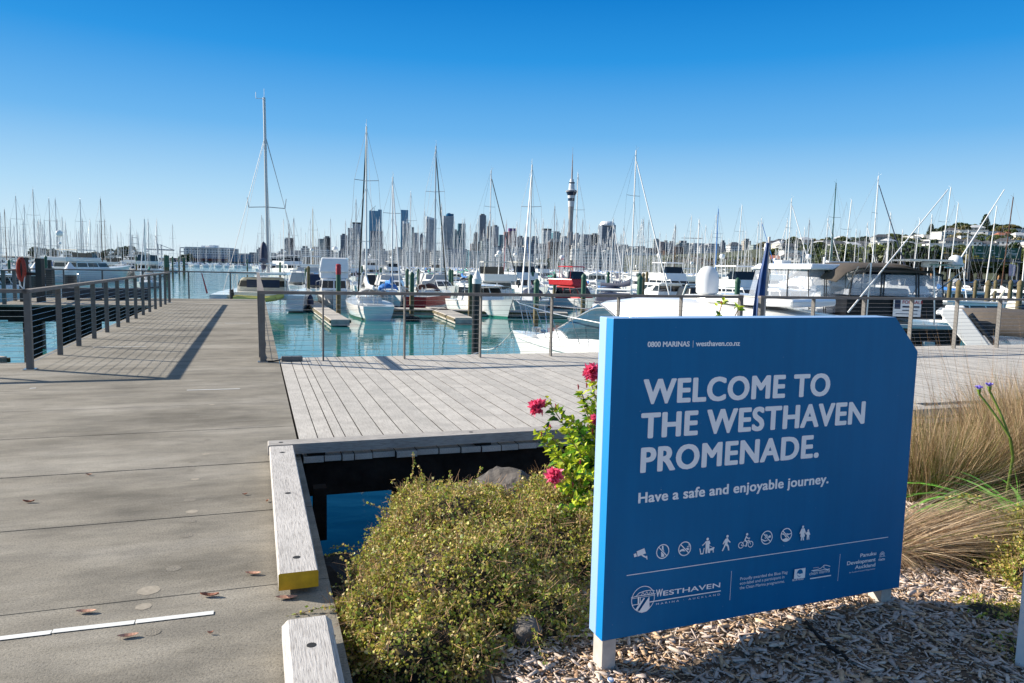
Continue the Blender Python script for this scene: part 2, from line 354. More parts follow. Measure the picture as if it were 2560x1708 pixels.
# ------------------------------------------------------------------ kerb timbers
def kerb(name,u0,u1,v0,v1,label,wood,endm=None,cham=.0,screws=()):
    t=empty(name,P((u0+u1)/2,(v0+v1)/2,.03),0,label,'kerb timber')
    inv=Matrix.Translation(-t.location)
    b=MB(); z0,z1=.03,.112
    c=cham
    prof=[(v0,z0),(v1,z0),(v1,z1-.006-c),(v1-.006-c,z1),(v0+.006+c,z1),(v0,z1-.006-c)]
    n=len(prof); vs=[P(u0,a,z) for a,z in prof]+[P(u1,a,z) for a,z in prof]
    b.add(vs,[(k,(k+1)%n,n+(k+1)%n,n+k) for k in range(n)]+[tuple(range(n-1,-1,-1)),tuple(range(n,2*n))],[0]*n+[1 if endm else 0,0])
    o=b.build('timber',[wood,endm or wood]); o.parent=t; o.matrix_parent_inverse=inv
    for (u,v) in screws:
        b=MB(); b.lathe([(.0185,0),(.0185,.0012),(.013,.0016)],P(u,v,z1-.0003),14); o=b.build('bolt_hole',TYREK); o.parent=t; o.matrix_parent_inverse=inv
    L=max(u1-u0,v1-v0); bl=[]
    if u1-u0>v1-v0:
        bl=[(u0+.12+k*(u1-u0-.3)/2,u0+.24+k*(u1-u0-.3)/2,v0+.04,v1-.03) for k in range(3)]
    else:
        bl=[(u0+.02,u1-.02,v0+.3+k*(v1-v0-.6)/5,v0+.44+k*(v1-v0-.6)/5) for k in range(6)]
    for q in bl: b=MB(); b.ubox(*q,.002,.03); o=b.build('spacer_block',DARKW); o.parent=t; o.matrix_parent_inverse=inv
    return t
kerb('kerb_timber',3.44,5.93,.08,.26,'grey timber kerb with a yellow painted end beside the water gap',KERBW,YELP,screws=[(3.62,.17),(4.68,.17),(5.72,.17)])
kerb('kerb_timber',.9,2.97,.08,.275,'chamfered grey timber kerb at the bottom edge, nearest the camera',KERBW,None,cham=.018,screws=[(2.74,.18)])
kerb('kerb_timber',5.97,6.13,.07,7.7,'long dark grey timber kerb along the front edge of the plank deck',BEAMW,None,screws=[(6.05,.17),(6.05,1.75)])
# ------------------------------------------------------------------ railings
def railing(name,posts,rail,wires_z,label,postdir,widths,closed=False,cat='railing',railw=.10,z1=1.10,corner=()):
    t=empty(name,P(*posts[0],0),0,label,cat); inv=Matrix.Translation(-t.location)
    def put(b,nm,mm,bev=0):
        o=b.build(nm,mm,bevel=bev); o.parent=t; o.matrix_parent_inverse=inv; return o
    b=MB()
    for (a,c) in zip(rail[:-1],rail[1:]):
        A=np.array(P(*a,z1-.05));Cc=np.array(P(*c,z1-.05)); d=Cc-A; L=np.linalg.norm(d); d/=L; q=np.array([-d[1],d[0],0])
        A2=A-d*railw/2*(1); b.obox(A2-q*railw/2,d*(L+railw*.98),q*railw,(0,0,.05))
    put(b,'top_rail',RAILT)
    for i,(u,v) in enumerate(posts):
        b=MB(); wu,wv=widths
        if i in corner: wu=wv=.078
        b.ubox(u-wu/2,u+wu/2,v-wv/2,v+wv/2,.004,z1-.05); 
        po=put(b,'post',STEEL)
        if i in corner:
            b=MB(); b.ubox(u-.075,u+.075,v-.075,v+.075,.001,.012); o=b.build('base_plate',STAIN); o.parent=po
    b=MB()
    for z in wires_z:
        for (a,c) in zip(rail[:-1],rail[1:]): b.tube(P(*a,z),P(*c,z),.0028,n=5)
    put(b,'cable_wire',STAIN)
    return t
WZ=[.09+.08*k for k in range(12)]
lp=[(11.62,-2.95)]+[(13.27+1.305*k,-2.95) for k in range(13)]
railing('cable_railing',lp,[(11.62,-2.95),(28.93,-2.95)],WZ,'long grey cable railing running out along the left side of the concrete pier',0,(.02,.078),corner=(0,13))
railing('cable_railing',[(11.62,-4.3),(11.62,-5.6),(11.62,-6.9)],[(11.62,-2.99),(11.62,-7.6)],WZ,'short grey cable railing leaving the frame at the left edge',0,(.078,.02))
railing('cable_railing',[(11.92,.08)]+[(11.95,.99+1.3*k) for k in range(7)],[(11.93,.08),(11.93,8.75)],WZ,'grey cable railing in front of the boats, left of the furled blue flag',0,(.09,.022),corner=(0,))
railing('cable_railing',[(11.93,8.8),(12.45,9.2)],[(11.93,8.8),(12.5,9.22)],WZ,'short gate panel of grey cable railing by the blue flag',0,(.06,.05))
railing('cable_railing',[(11.9,9.25)]+[(11.9,10.5+1.28*k) for k in range(9)],[(11.9,9.25),(11.9,21)],WZ,'grey cable railing running to the right edge behind the blue sign',0,(.09,.022),corner=(0,))
railing('cable_railing',[(12.5,.06)]+[(13.8+1.45*k,.06) for k in range(13)],[(11.99,.06),(32.0,.06)],WZ,'cable railing seen end on along the right side of the concrete pier',0,(.02,.07))
railing('cable_railing',[(32,-8),(32,-6.9),(32,-5.6),(32,-4.2),(32,-2.55),(32,-1.0)],[(32,-8.0),(32,0.0)],WZ,'cable railing across the far end of the pier above the channel',0,(.05,.05))
railing('cable_railing',[(27.45,-7.6),(29.7,-7.9)],[(27.4,-7.6),(31.9,-8.0)],WZ,'cable railing on the left side of the pier head',0,(.10,.10))
# long dark box seat on the pier head
t=empty('box_bench',P(30.0,-5.0,0),0,'long dark grey box bench on the pier head behind the left railing','bench'); inv=Matrix.Translation(-t.location)
a=gp(155,748,.03); c=gp(377,748,.03)
b=MB(); d=(c-a); L=np.linalg.norm(d); d/=L; q=np.array([-d[1],d[0],0]); b.obox(a+np.array([0,0,.04]),d*L,q*.55,(0,0,.36)); o=b.build('seat_box',mat('dark_grey_steel',(.05,.05,.055),.6,0,var=.2),bevel=.01); o.parent=t; o.matrix_parent_inverse=inv
for k in (.05,.33,.62,.88):
    b=MB(); b.obox(a+d*L*k+q*.05-np.array([0,0,.03]),d*.3,q*.4,(0,0,.07)); o=b.build('foot',DARKW); o.parent=t; o.matrix_parent_inverse=inv
# big piles with white cone caps
def cone_pile(x,y,D,r,label,zb=-5,capz=None,collar=False):
    p=at(x,y,D); t=empty('cone_topped_pile',(p[0],p[1],ZW),0,label,'pile',None); z=p[2]-ZW
    b=MB(); b.lathe([(r,zb),(r,z-.52)],(0,0,0),20); b.build('pile',PILEK,t,smooth=True)
    b=MB(); b.lathe([(r*1.06,z-.53),(r*1.06,z-.34),(r*.98,z-.33),(.02,z)],(0,0,0),20); b.build('cone_cap',WCAP,t,smooth=True)
    if collar:
        b=MB(); b.lathe([(r*3.6,-.25),(r*4.2,.05),(r*3.9,.28),(r*1.2,.3)],(0,0,0),24); b.build('float_collar',PONT,t,smooth=True)
        b=MB(); b.path([(r*2,-r*2,.33),(r*.9,-r,.55),(-r*2.4,-r*2,.36)],.025); b.build('mooring_rope',WCAP,t)
    return t
cone_pile(1193,674,27.5,.165,'thick black pile with a white cone cap rising through a round float',collar=True)
cone_pile(88,657,30,.27,'black pile with a white cone cap, left one of the two by the pier head')
cone_pile(174,655,30,.24,'black pile with a white cone cap, right one of the two by the pier head')
# lifebuoy post
p=gp(62,755,0); t=empty('lifebuoy',(p[0],p[1],0),0,'red lifebuoy hanging on a dark post at the pier head','lifebuoy')
b=MB()
for k in range(20):
    a0=2*math.pi*k/20;a1=2*math.pi*(k+1)/20; b.tube((-.02+.11*math.cos(a0),-.08,1.10+.36*math.sin(a0)),(-.02+.11*math.cos(a1),-.08,1.10+.36*math.sin(a1)),.06,n=8)
b.build('ring',mat('orange_lifebuoy',(.40,.04,.02),.5,0,var=.15),t,smooth=True)
b=MB(); b.path([(-.10,-.09,.95),(-.06,-.1,.55),(.05,-.09,.42),(.10,-.1,.9)],.02); b.build('rope',WCAP,t)
t2=empty('service_post',(p[0]+.1,p[1]+.18,0),0,'dark steel post cluster behind the lifebuoy at the pier head','post')
b=MB(); b.box(-.32,-.1,-.1,.1,0,1.50); b.box(.25,.45,-.1,.1,0,1.48); b.box(-.1,.25,-.05,.05,.9,1.0); b.build('post',mat('dark_post',(.02,.018,.018),.5,0,var=.2),t2)
t3=at(128,755,28.5); t=empty('service_post',(t3[0],t3[1],0),0,'slim dark steel post on the pier head right of the left cone capped pile','post')
b=MB(); b.box(-.12,.12,-.1,.1,0,1.1);b.box(-.05,.05,-.05,.05,1.1,1.42); b.build('post',mat('dark_post',(.02,.018,.018),.5,0,var=.2),t)
# cable duct box and black hose by the corner post
p=gp(730,903,0); ang=GV
t=empty('junction_box',(p[0],p[1],0),ang,'small dark grey box on the deck by the corner post','junction box')
b=MB(); b.box(-.16,.16,-.06,.06,.002,.075); b.build('case',STEEL,t,bevel=.01)
b=MB(); pts=[(-.14,0,.03),(-.28,-.06,.012),(-.38,-.05,.012),(-.44,.03,.05),(-.43,.12,.012),(-.41,.5,.012),(-.43,1.2,.012),(-.40,2.6,.012),(-.42,5.,.012)]; b.path(pts,.012); b.build('black_cable',TYREK,t)
# ================================================================== WELCOME SIGN
SB=np.array([.380,2.760,.092]); SX=np.array([.93238,.36148,0.]); SX/=np.linalg.norm(SX); SN=np.array([-SX[1],SX[0],0.]); SZ=np.array([0,0,1.])
SW,SH=1.574,1.274
BLUEV=mat('blue_sign_vinyl',(.0,.145,.345),.5,0,var=.05,scale=2.5,spec=.22,bump=.015,bscale=260)
CYANV=mat('bright_blue_edge_vinyl',(.0,.20,.52),.45,0,var=.05,scale=3)
PALEV=mat('pale_coat_and_sky_sheen',(.27,.43,.68),.4,0,var=.04,scale=3)  # casing coat; on the panel's top edge it paints in the reflected sky
LETT=mat('light_grey_lettering',(.95,.94,.95),.5,0,var=.01,scale=12)
SPOST=mat('galvanised_sign_post',(.50,.47,.43),.6,.1,var=.18,scale=14)
T=.112
_n=BLUEV.node_tree; _b=_n.nodes['Principled BSDF']; _s=_b.inputs['Base Color'].links[0].from_socket   # dust specks and faint streaks on the vinyl
_tc=_n.nodes.new('ShaderNodeTexCoord'); _q=_n.nodes.new('ShaderNodeTexNoise'); _q.inputs['Scale'].default_value=70; _q.inputs['Detail'].default_value=2; _n.links.new(_tc.outputs['Object'],_q.inputs['Vector'])
_r=ramp(_n,[(.765,(0,0,0)),(.79,(.4,.4,.4))]); _n.links.new(_q.outputs[0],_r.inputs[0]); _mp=_n.nodes.new('ShaderNodeMapping'); _mp.inputs['Scale'].default_value=(9,9,.6); _n.links.new(_tc.outputs['Object'],_mp.inputs[0])
_q2=_n.nodes.new('ShaderNodeTexNoise'); _q2.inputs['Scale'].default_value=3; _n.links.new(_mp.outputs[0],_q2.inputs['Vector']); _r2=ramp(_n,[(.35,(.97,.97,.97)),(.65,(1.03,1.03,1.03))]); _n.links.new(_q2.outputs[0],_r2.inputs[0])
_m1=_n.nodes.new('ShaderNodeMixRGB'); _m1.blend_type='MULTIPLY'; _m1.inputs[0].default_value=1; _n.links.new(_s,_m1.inputs[1]); _n.links.new(_r2.outputs[0],_m1.inputs[2])
_m2=_n.nodes.new('ShaderNodeMixRGB'); _m2.inputs[2].default_value=(.35,.42,.5,1); _n.links.new(_r.outputs[0],_m2.inputs[0]); _n.links.new(_m1.outputs[0],_m2.inputs[1]); _n.links.new(_m2.outputs[0],_b.inputs['Base Color'])
sign=empty('welcome_sign',tuple(SB+SX*SW/2-np.array([0,0,.092])),0,'large blue welcome sign with white lettering standing on short posts in the wood chips','sign')
sinv=Matrix.Translation(-sign.location)
def sput(b,nm,mm,**k):
    o=b.build(nm,mm,**k); o.parent=sign; o.matrix_parent_inverse=sinv; return o
poly=[(0,0),(SW,0),(SW,SH-.156),(SW-.15,SH),(0,SH)]
b=MB(); fb=.052
vs=[SB+SX*p[0]+SZ*p[1] for p in poly]; vm=[v+SN*fb for v in vs]; vb=[v+SN*T for v in vs]
n=5
b.add(vs+vm,[(0,1,2,3,4)]+[(n+k,n+(k+1)%n,(k+1)%n,k) for k in range(n)],[0,0,0,0,2,1])
sput(b,'front_panel',[BLUEV,CYANV,PALEV],bevel=.002)
b=MB(); vm2=[v+SN*(fb+.0015) for v in vs]
b.add(vm2+vb,[(4,3,2,1,0),(5,6,7,8,9)]+[(k,(k+1)%n,n+(k+1)%n,n+k) for k in range(n)],1)
sput(b,'back_casing',[BLUEV,PALEV],bevel=.003)
for s0 in (.012,SW-.09):
    b=MB(); b.obox(SB+SX*s0+SN*.016-SZ*.19,SX*.062,SN*.078,SZ*.1895); sput(b,'post',SPOST,bevel=.003)
def pn(x,y):
    q=ray(x,y); o=np.array([0,0,HC]); k=np.dot(SB-o,SN)/np.dot(q,SN); p=o+q*k-SB; return float(p@SX),float(p[2])
lay=[0.0006]
def decal(polys,name=None,mm=None,mb=None):
    b=mb or MB()
    for pl in polys:
        lay[0]+=.00002
        b.add([SB+SX*s+SZ*t-SN*lay[0] for s,t in pl],[tuple(range(len(pl)))])
    if mb is None: return sput(b,name,mm or LETT)
def text(st,x0,y0,x1,y1,ytop,off=0.0,ref='H',name='lettering',wide=None,sp=1.0):
    """lettering laid on the panel; heavier weights stack slightly shifted copies of the outline"""
    s0,t0=pn(x0,y0); s1,t1=pn(x1,y1); sT,tT=pn(x0,ytop)
    def mk(body):
        c=bpy.data.curves.new('t','FONT'); c.body=body; c.space_character=sp; c.resolution_u=5
        o=bpy.data.objects.new('t',c); link(o); bpy.context.view_layer.update()
        me=bpy.data.meshes.new_from_object(o.evaluated_get(bpy.context.evaluated_depsgraph_get()))
        bpy.data.objects.remove(o); bpy.data.curves.remove(c); return me
    r=mk(ref); ry=[v.co.y for v in r.vertices]; y_0=min(ry); h=max(ry)-y_0; bpy.data.meshes.remove(r)
    me=mk(st); xs=[v.co.x for v in me.vertices]; xa=min(xs); w=max(xs)-xa
    e=off*(tT-t0)*1.15; kx=(s1-s0-2*e)/w; ky=(tT-t0-1.2*e)/h; sl=(t1-t0)/(s1-s0)
    b=MB(); fs=[tuple(p.vertices) for p in me.polygons]; co=[(v.co.x,v.co.y) for v in me.vertices]; bpy.data.meshes.remove(me)
    sh=[(0,0)] if off<=0 else [(0,0),(-1,0),(1,0),(0,-.6),(0,.6),(-.75,-.5),(.75,-.5),(-.75,.5),(.75,.5),(-.5,0),(.5,0)]
    for dx,dy in sh:
        lay[0]+=.000012; vs=[]
        for x,y in co:
            a_=s0+e+(x-xa)*kx; bb=t0+.6*e+(y-y_0)*ky+(a_-s0)*sl
            vs.append(SB+SX*(a_+dx*e)+SZ*(bb+dy*e)-SN*lay[0])
        b.add(vs,fs)
    return sput(b,name,LETT)
def A(x,y): return (1450+x/2.611,780+y/2.611)
def tA(st,x0,y0,x1,y1,yt,off=.0,**k):
    a=A(x0,y0);c=A(x1,y1); text(st,a[0],a[1],c[0],c[1],A(0,yt)[1],off,**k)
tA('0800 MARINAS',440,229,715,226,194,.045)
tA('westhaven.co.nz',755,224,1043,221,189,.045,ref='h')
tA('WELCOME TO',408,604,1628,547,440,.05,name='headline',sp=1.08)
tA('THE WESTHAVEN',393,829,1855,729,662,.05,name='headline',sp=1.08)
tA('PROMENADE.',391,1052,1556,949,887,.05,name='headline',sp=1.08)
tA('Have a safe and enjoyable journey.',378,1250,1620,1118,1181,.045,sp=1.05)
def B(x,y): return (1560+x/3.357,1280+y/3.357)
def tB(st,x0,y0,x1,y1,yt,off=0.,**k):
    a=B(x0,y0);c=B(x1,y1); text(st,a[0],a[1],c[0],c[1],B(0,yt)[1],off,**k)
tB('W',265,712,322,704,652,.03,name='logo_lettering'); tB('ESTHAVEN',326,703,805,631,662,.03,name='logo_lettering')
tB('MARINA · AUCKLAND',268,780,803,697,766,.0,name='logo_lettering',sp=1.8)
tB('Proudly awarded the Blue Flag',973,573,1370,516,549,.0); tB('eco-label and a participant in',970,611,1343,554,587,.0); tB('the Clean Marina programme.',968,649,1345,591,625,.0)
tB('BLUE FLAG',1410,580,1503,567,565,.04); tB('clean marina',1553,531,1725,503,505,.0,ref='l')
tB('Panuku',1980,380,2113,359,350,.03); tB('Development',1868,447,2108,411,416,.03); tB('Auckland',1935,479,2105,455,449,.03)
tB('An Auckland Council Organisation',1886,514,2103,479,503,0)
def pz(x,y): return pn(*B(x,y))
def stroke(pts,w,closed=False):
    """polyline in panel metres -> quads"""
    out=[]; pts=[np.array(p) for p in pts]; hw=w/2
    seg=list(zip(pts[:-1],pts[1:])); 
    if closed: seg.append((pts[-1],pts[0]))
    for a,c in seg:
        d=c-a; L=np.linalg.norm(d)
        if L<1e-7: continue
        d/=L; q=np.array([-d[1],d[0]])*hw; e=d*hw*.6
        out.append([a-q-e,c-q+e,c+q+e,a+q-e])
    return out
def disc(c,r,n=16,rx=None): c=np.array(c); return [[(c[0]+(rx or r)*math.cos(2*math.pi*k/n),c[1]+r*math.sin(2*math.pi*k/n)) for k in range(n)]]
def ring(c,r,w,n=36,ry=None):
    c=np.array(c); ry=ry or r; out=[]
    for k in range(n):
        a=2*math.pi*k/n; d=2*math.pi*(k+1)/n
        out.append([(c[0]+(r-w)*math.cos(a),c[1]+(ry-w)*math.sin(a)),(c[0]+r*math.cos(a),c[1]+ry*math.sin(a)),(c[0]+r*math.cos(d),c[1]+ry*math.sin(d)),(c[0]+(r-w)*math.cos(d),c[1]+(ry-w)*math.sin(d))])
    return out
def zs(pts,w): return stroke([pz(*p) for p in pts],w)
def zp(*pts): return [[pz(*p) for p in pts]]
lw=.0042
decal(zs([(22,532),(2212,210)],.0032),'divider_line')
decal(zs([(900,495),(885,738)],.0018)+zs([(1812,352),(1790,578)],.0018),'divider_line')
a=[A(737,188),A(735,231)]; decal(stroke([pn(*p) for p in a],.0018),'divider_line')
# camera
decal(zp((104,329),(168,303),(181,346),(112,373))+zp((78,353),(98,344),(106,371),(84,379))+zs([(148,358),(160,368),(184,380)],.006)+zp((183,366),(192,368),(194,398),(186,396)),'camera_pictogram')
def nosign(cx,cy,parts,name):
    c=pz(cx,cy); r=.0305
    decal(parts,name); 
    d=np.array([r*.68,-r*.68]); c=np.array(c)
    decal(stroke([c-d,c+d],.0085),name+'_gap',BLUEV)
    decal(ring(c,r,.0042)+stroke([c-d,c+d],.0042),name+'_ring')
nosign(322,330,zp((316,283),(328,281),(330,318),(336,330),(335,374),(309,377),(309,334),(315,322)),'no_alcohol_pictogram')
nosign(505,306,zp((462,322),(478,312),(500,304),(530,300),(548,308),(530,322),(505,328),(480,326),(466,336))+zs([(541,268),(542,290),(532,294),(528,286)],.003),'no_fishing_pictogram')
# person with dog and bin
decal(disc(pz(697,225),.0062)+zp((680,243),(713,238),(720,262),(712,268),(710,340),(698,343),(696,300),(690,345),(678,346),(680,285))+zs([(681,250),(664,270),(654,278)],.0045)+zp((628,305),(636,304),(642,345),(654,344),(664,300),(672,300),(660,352),(636,354))+zp((708,305),(738,300),(746,290),(756,296),(748,308),(747,338),(741,338),(738,318),(718,322),(716,342),(709,342))+zs([(712,280),(742,298)],.0018),'dog_litter_pictogram')
decal(disc(pz(863,202),.0062)+zp((848,222),(866,214),(874,232),(889,248),(886,256),(866,244),(862,262),(874,282),(879,320),(868,321),(862,288),(848,278),(838,300),(824,328),(816,322),(832,288),(844,250),(834,262),(828,272),(823,266),(834,240)),'walking_pictogram')
decal(ring(pz(976,276),.0142,.0033)+ring(pz(1055,267),.0142,.0033)+disc(pz(1026,184),.0056)+zs([(1020,202),(1008,232),(1026,250),(1016,284)],.0062)+zs([(1020,206),(1034,218),(1048,216)],.0042)+zs([(976,276),(1000,242),(1040,236),(1014,282),(976,276)],.0024)+zs([(1040,228),(1055,267)],.0028),'cycling_pictogram')
nosign(1190,211,zs([(1150,228),(1175,240),(1200,230),(1225,238)],.0048)+zs([(1165,185),(1192,196),(1178,214),(1206,208)],.0075)+disc(pz(1216,203),.0058),'no_swimming_pictogram')
nosign(1352,188,zs([(1310,178),(1332,184),(1352,178),(1375,182),(1396,176)],.004)+zs([(1330,172),(1352,206),(1366,188)],.0062)+zp((1318,228),(1350,214),(1384,222),(1362,238),(1338,240)),'no_diving_pictogram')
decal(disc(pz(1492,120),.0056)+zp((1480,134),(1504,132),(1516,170),(1510,176),(1502,166),(1508,200),(1498,203),(1499,232),(1490,234),(1486,205),(1480,236),(1472,234),(1476,204),(1468,204),(1476,166),(1468,182),(1462,176))+disc(pz(1536,150),.0047)+zp((1526,160),(1544,158),(1552,184),(1548,190),(1543,182),(1544,225),(1537,227),(1535,200),(1530,229),(1522,228),(1524,186),(1514,184),(1512,176)),'family_pictogram')
# round bridge emblem
c=pz(151,723); r=.0535
decal(ring(c,r,.0028,48)+zs([(52,712),(110,698),(253,678)],.003)+zs([(52,722),(250,690)],.002)+zs([(90,702),(120,672),(170,655),(225,648),(246,655)],.003)+zs([(130,698),(150,668),(165,690),(182,662),(196,688),(212,660),(226,684),(238,660)],.002)+zs([(58,775),(120,765)],.003)+zs([(204,748),(800,655)],.0042)+zs([(112,710),(112,764)],.007)+zs([(127,712),(127,748)],.003)
  +zp((156,712),(166,716),(98,826),(84,812))+zp((203,700),(203,768),(206,800),(180,826),(140,838),(112,834)),'marina_emblem')
# blue flag emblem
decal(zp((1420,476),(1511,462),(1505,546),(1413,556)),'eco_flag_emblem')
c=pz(1463,506); decal(disc(c,.0165,20),'eco_flag_emblem',BLUEV)
decal(zp((1438,512),(1450,508),(1462,516),(1476,510),(1490,508),(1484,526),(1462,532),(1444,526))+zs([(1551,553),(1722,526)],.0052),'eco_flag_emblem')
decal(zs([(1562,486),(1600,480),(1640,466),(1668,440),(1690,442),(1716,450)],.003)+zs([(1668,440),(1662,462),(1690,476),(1712,470)],.0026)+zs([(1572,490),(1620,486),(1660,478),(1712,480)],.003)+zs([(1575,464),(1622,458)],.0016),'wave_emblem')
c=np.array(pz(2152,352)); pl=[]
for k in range(9):
    a=math.pi*(-.12+1.24*k/8); e=c+np.array([math.cos(a),math.sin(a)])*.0135; pl+=stroke([c+np.array([math.cos(a),math.sin(a)])*.003,e],.0016)+disc(e,.0022,8)
decal(pl+zs([(2128,372),(2176,364)],.002)+zs([(2122,392),(2132,388),(2144,393),(2156,386),(2174,388)],.003)+zs([(2122,402),(2172,395)],.0022),'flower_emblem')
# second panel just inside the frame at the bottom right corner
p=gp(2560,1660,0); t=empty('white_post',(p[0]+.005,p[1]+.0,0),.5,'white post edge rising at the bottom right corner of the view','post')
b=MB(); b.box(-.02,.085,-.02,.03,-.15,.62); b.build('post_board',WHITE,t,bevel=.003)
# ================================================================== GARDEN: ground, rocks, chips, plants
rnd=np.random.RandomState(11)
def gz(x,y):
    """height of the planted bank (world x,y)"""
    u=x*V1[0]+y*V1[1]; v=x*V2[0]+y*V2[1]
    base=-.02
    # bank drops to the water under the deck gap
    e=u-(3.75+.28*max(0,min(4,v-.9)))
    z=base-.02*math.sin(3*x)-.015*math.cos(4.3*y+x)
    if v<.95: z-=min(.5,(.95-v)*.55)*min(1,max(0,(u-2.1)/.6+.3))
    if e>0 and v<4.2: z-= min(2.6,e*.75+e*e*.35)*min(1,max(0,(4.4-v)/1.2))
    return z
b=MB(); nx,ny=120,110
U0,U1,VV0,VV1=-2,7.0,.33,16
vs=[];fs=[]
for j in range(ny+1):
    for i in range(nx+1):
        u=U0+(U1-U0)*j/ny; v=VV0+(VV1-VV0)*(i/nx)**1.6
        q=P(u,v); z=gz(q[0],q[1])
        if u>5.9: z=min(z,-.5) if v<4.4 else min(z,-.12)
        vs.append((q[0],q[1],z))
for j in range(ny):
    for i in range(nx): k=j*(nx+1)+i; fs.append((k,k+1,k+nx+2,k+nx+1))
b.add(vs,fs); tag(b.build('garden_ground',SOIL,smooth=True),kind='structure')
# fast particle-like meshes with numpy
def quads(name,cen,ax,ay,mats,mi,parent=None,smooth=False):
    n=len(cen); v=np.empty((n,4,3)); v[:,0]=cen-ax-ay; v[:,1]=cen+ax-ay; v[:,2]=cen+ax+ay; v[:,3]=cen-ax+ay
    return rawmesh(name,v.reshape(-1,3),np.arange(4*n).reshape(n,4),mats,mi,parent)
def rawmesh(name,v,f,mats,mi,parent=None):
    me=bpy.data.meshes.new(name); k=f.shape[1]
    me.vertices.add(len(v)); me.vertices.foreach_set('co',v.astype(np.float32).ravel())
    me.loops.add(f.size); me.loops.foreach_set('vertex_index',f.astype(np.int32).ravel())
    me.polygons.add(len(f)); me.polygons.foreach_set('loop_start',(np.arange(len(f))*k).astype(np.int32)); me.polygons.foreach_set('loop_total',np.full(len(f),k,np.int32))
    for m in mats: me.materials.append(m)
    me.polygons.foreach_set('material_index',mi.astype(np.int32)); me.update(calc_edges=True); me.validate()
    o=bpy.data.objects.new(name,me); link(o)
    if parent: o.parent=parent
    return o
def unit(a): return a/np.maximum(1e-9,np.linalg.norm(a,axis=1,keepdims=True))
def rvec(n): return unit(rnd.normal(size=(n,3)))
def frames(n,d=None,tilt=1.):
    a=rvec(n); c=rvec(n); return a,unit(np.cross(a,c))
def leafmat(name,c,tr=.35):
    m,n,b=node_mat(name)
    geo=n.nodes.new('ShaderNodeNewGeometry'); r=ramp(n,[(0,tuple(x*.55 for x in c)),(.5,c),(1,tuple(min(1,x*1.5) for x in c))]); n.links.new(geo.outputs['Random Per Island'],r.inputs[0]); n.links.new(r.outputs[0],b.inputs['Base Color'])
    b.inputs['Roughness'].default_value=.45; b.inputs['Specular IOR Level'].default_value=.35
    try:
        tl=n.nodes.new('ShaderNodeBsdfTranslucent'); n.links.new(r.outputs[0],tl.inputs[0]); mx=n.nodes.new('ShaderNodeMixShader'); mx.inputs[0].default_value=tr
        out=n.nodes['Material Output']; n.links.new(b.outputs[0],mx.inputs[1]); n.links.new(tl.outputs[0],mx.inputs[2]); n.links.new(mx.outputs[0],out.inputs[0])
    except Exception: pass
    MT[name]=m; return m
LOLIVE=leafmat('olive_leaf',(.42,.42,.07)); LTAN=leafmat('tan_leaf',(.52,.38,.13)); LGREEN=leafmat('small_green_leaf',(.21,.29,.05)); LPALE=leafmat('pale_leaf',(.52,.48,.22))
TWIG=mat('brown_twig',(.34,.20,.11),.8,0,var=.3,scale=20)
HIBL=leafmat('hibiscus_leaf',(.17,.38,.03),.45); HIBY=leafmat('young_hibiscus_leaf',(.50,.58,.04),.45); HIBD=leafmat('dark_hibiscus_leaf',(.035,.13,.03),.25)
STRAW=leafmat('straw_blade',(.60,.45,.29),.2); STRAW2=leafmat('brown_blade',(.33,.20,.11),.2); STRAW3=leafmat('green_blade',(.15,.17,.04),.3); STRAP=leafmat('agapanthus_leaf',(.13,.36,.05),.35)
MOUNDM=mat('shaded_thicket',(.028,.022,.013),.95,0,var=.5,scale=20)
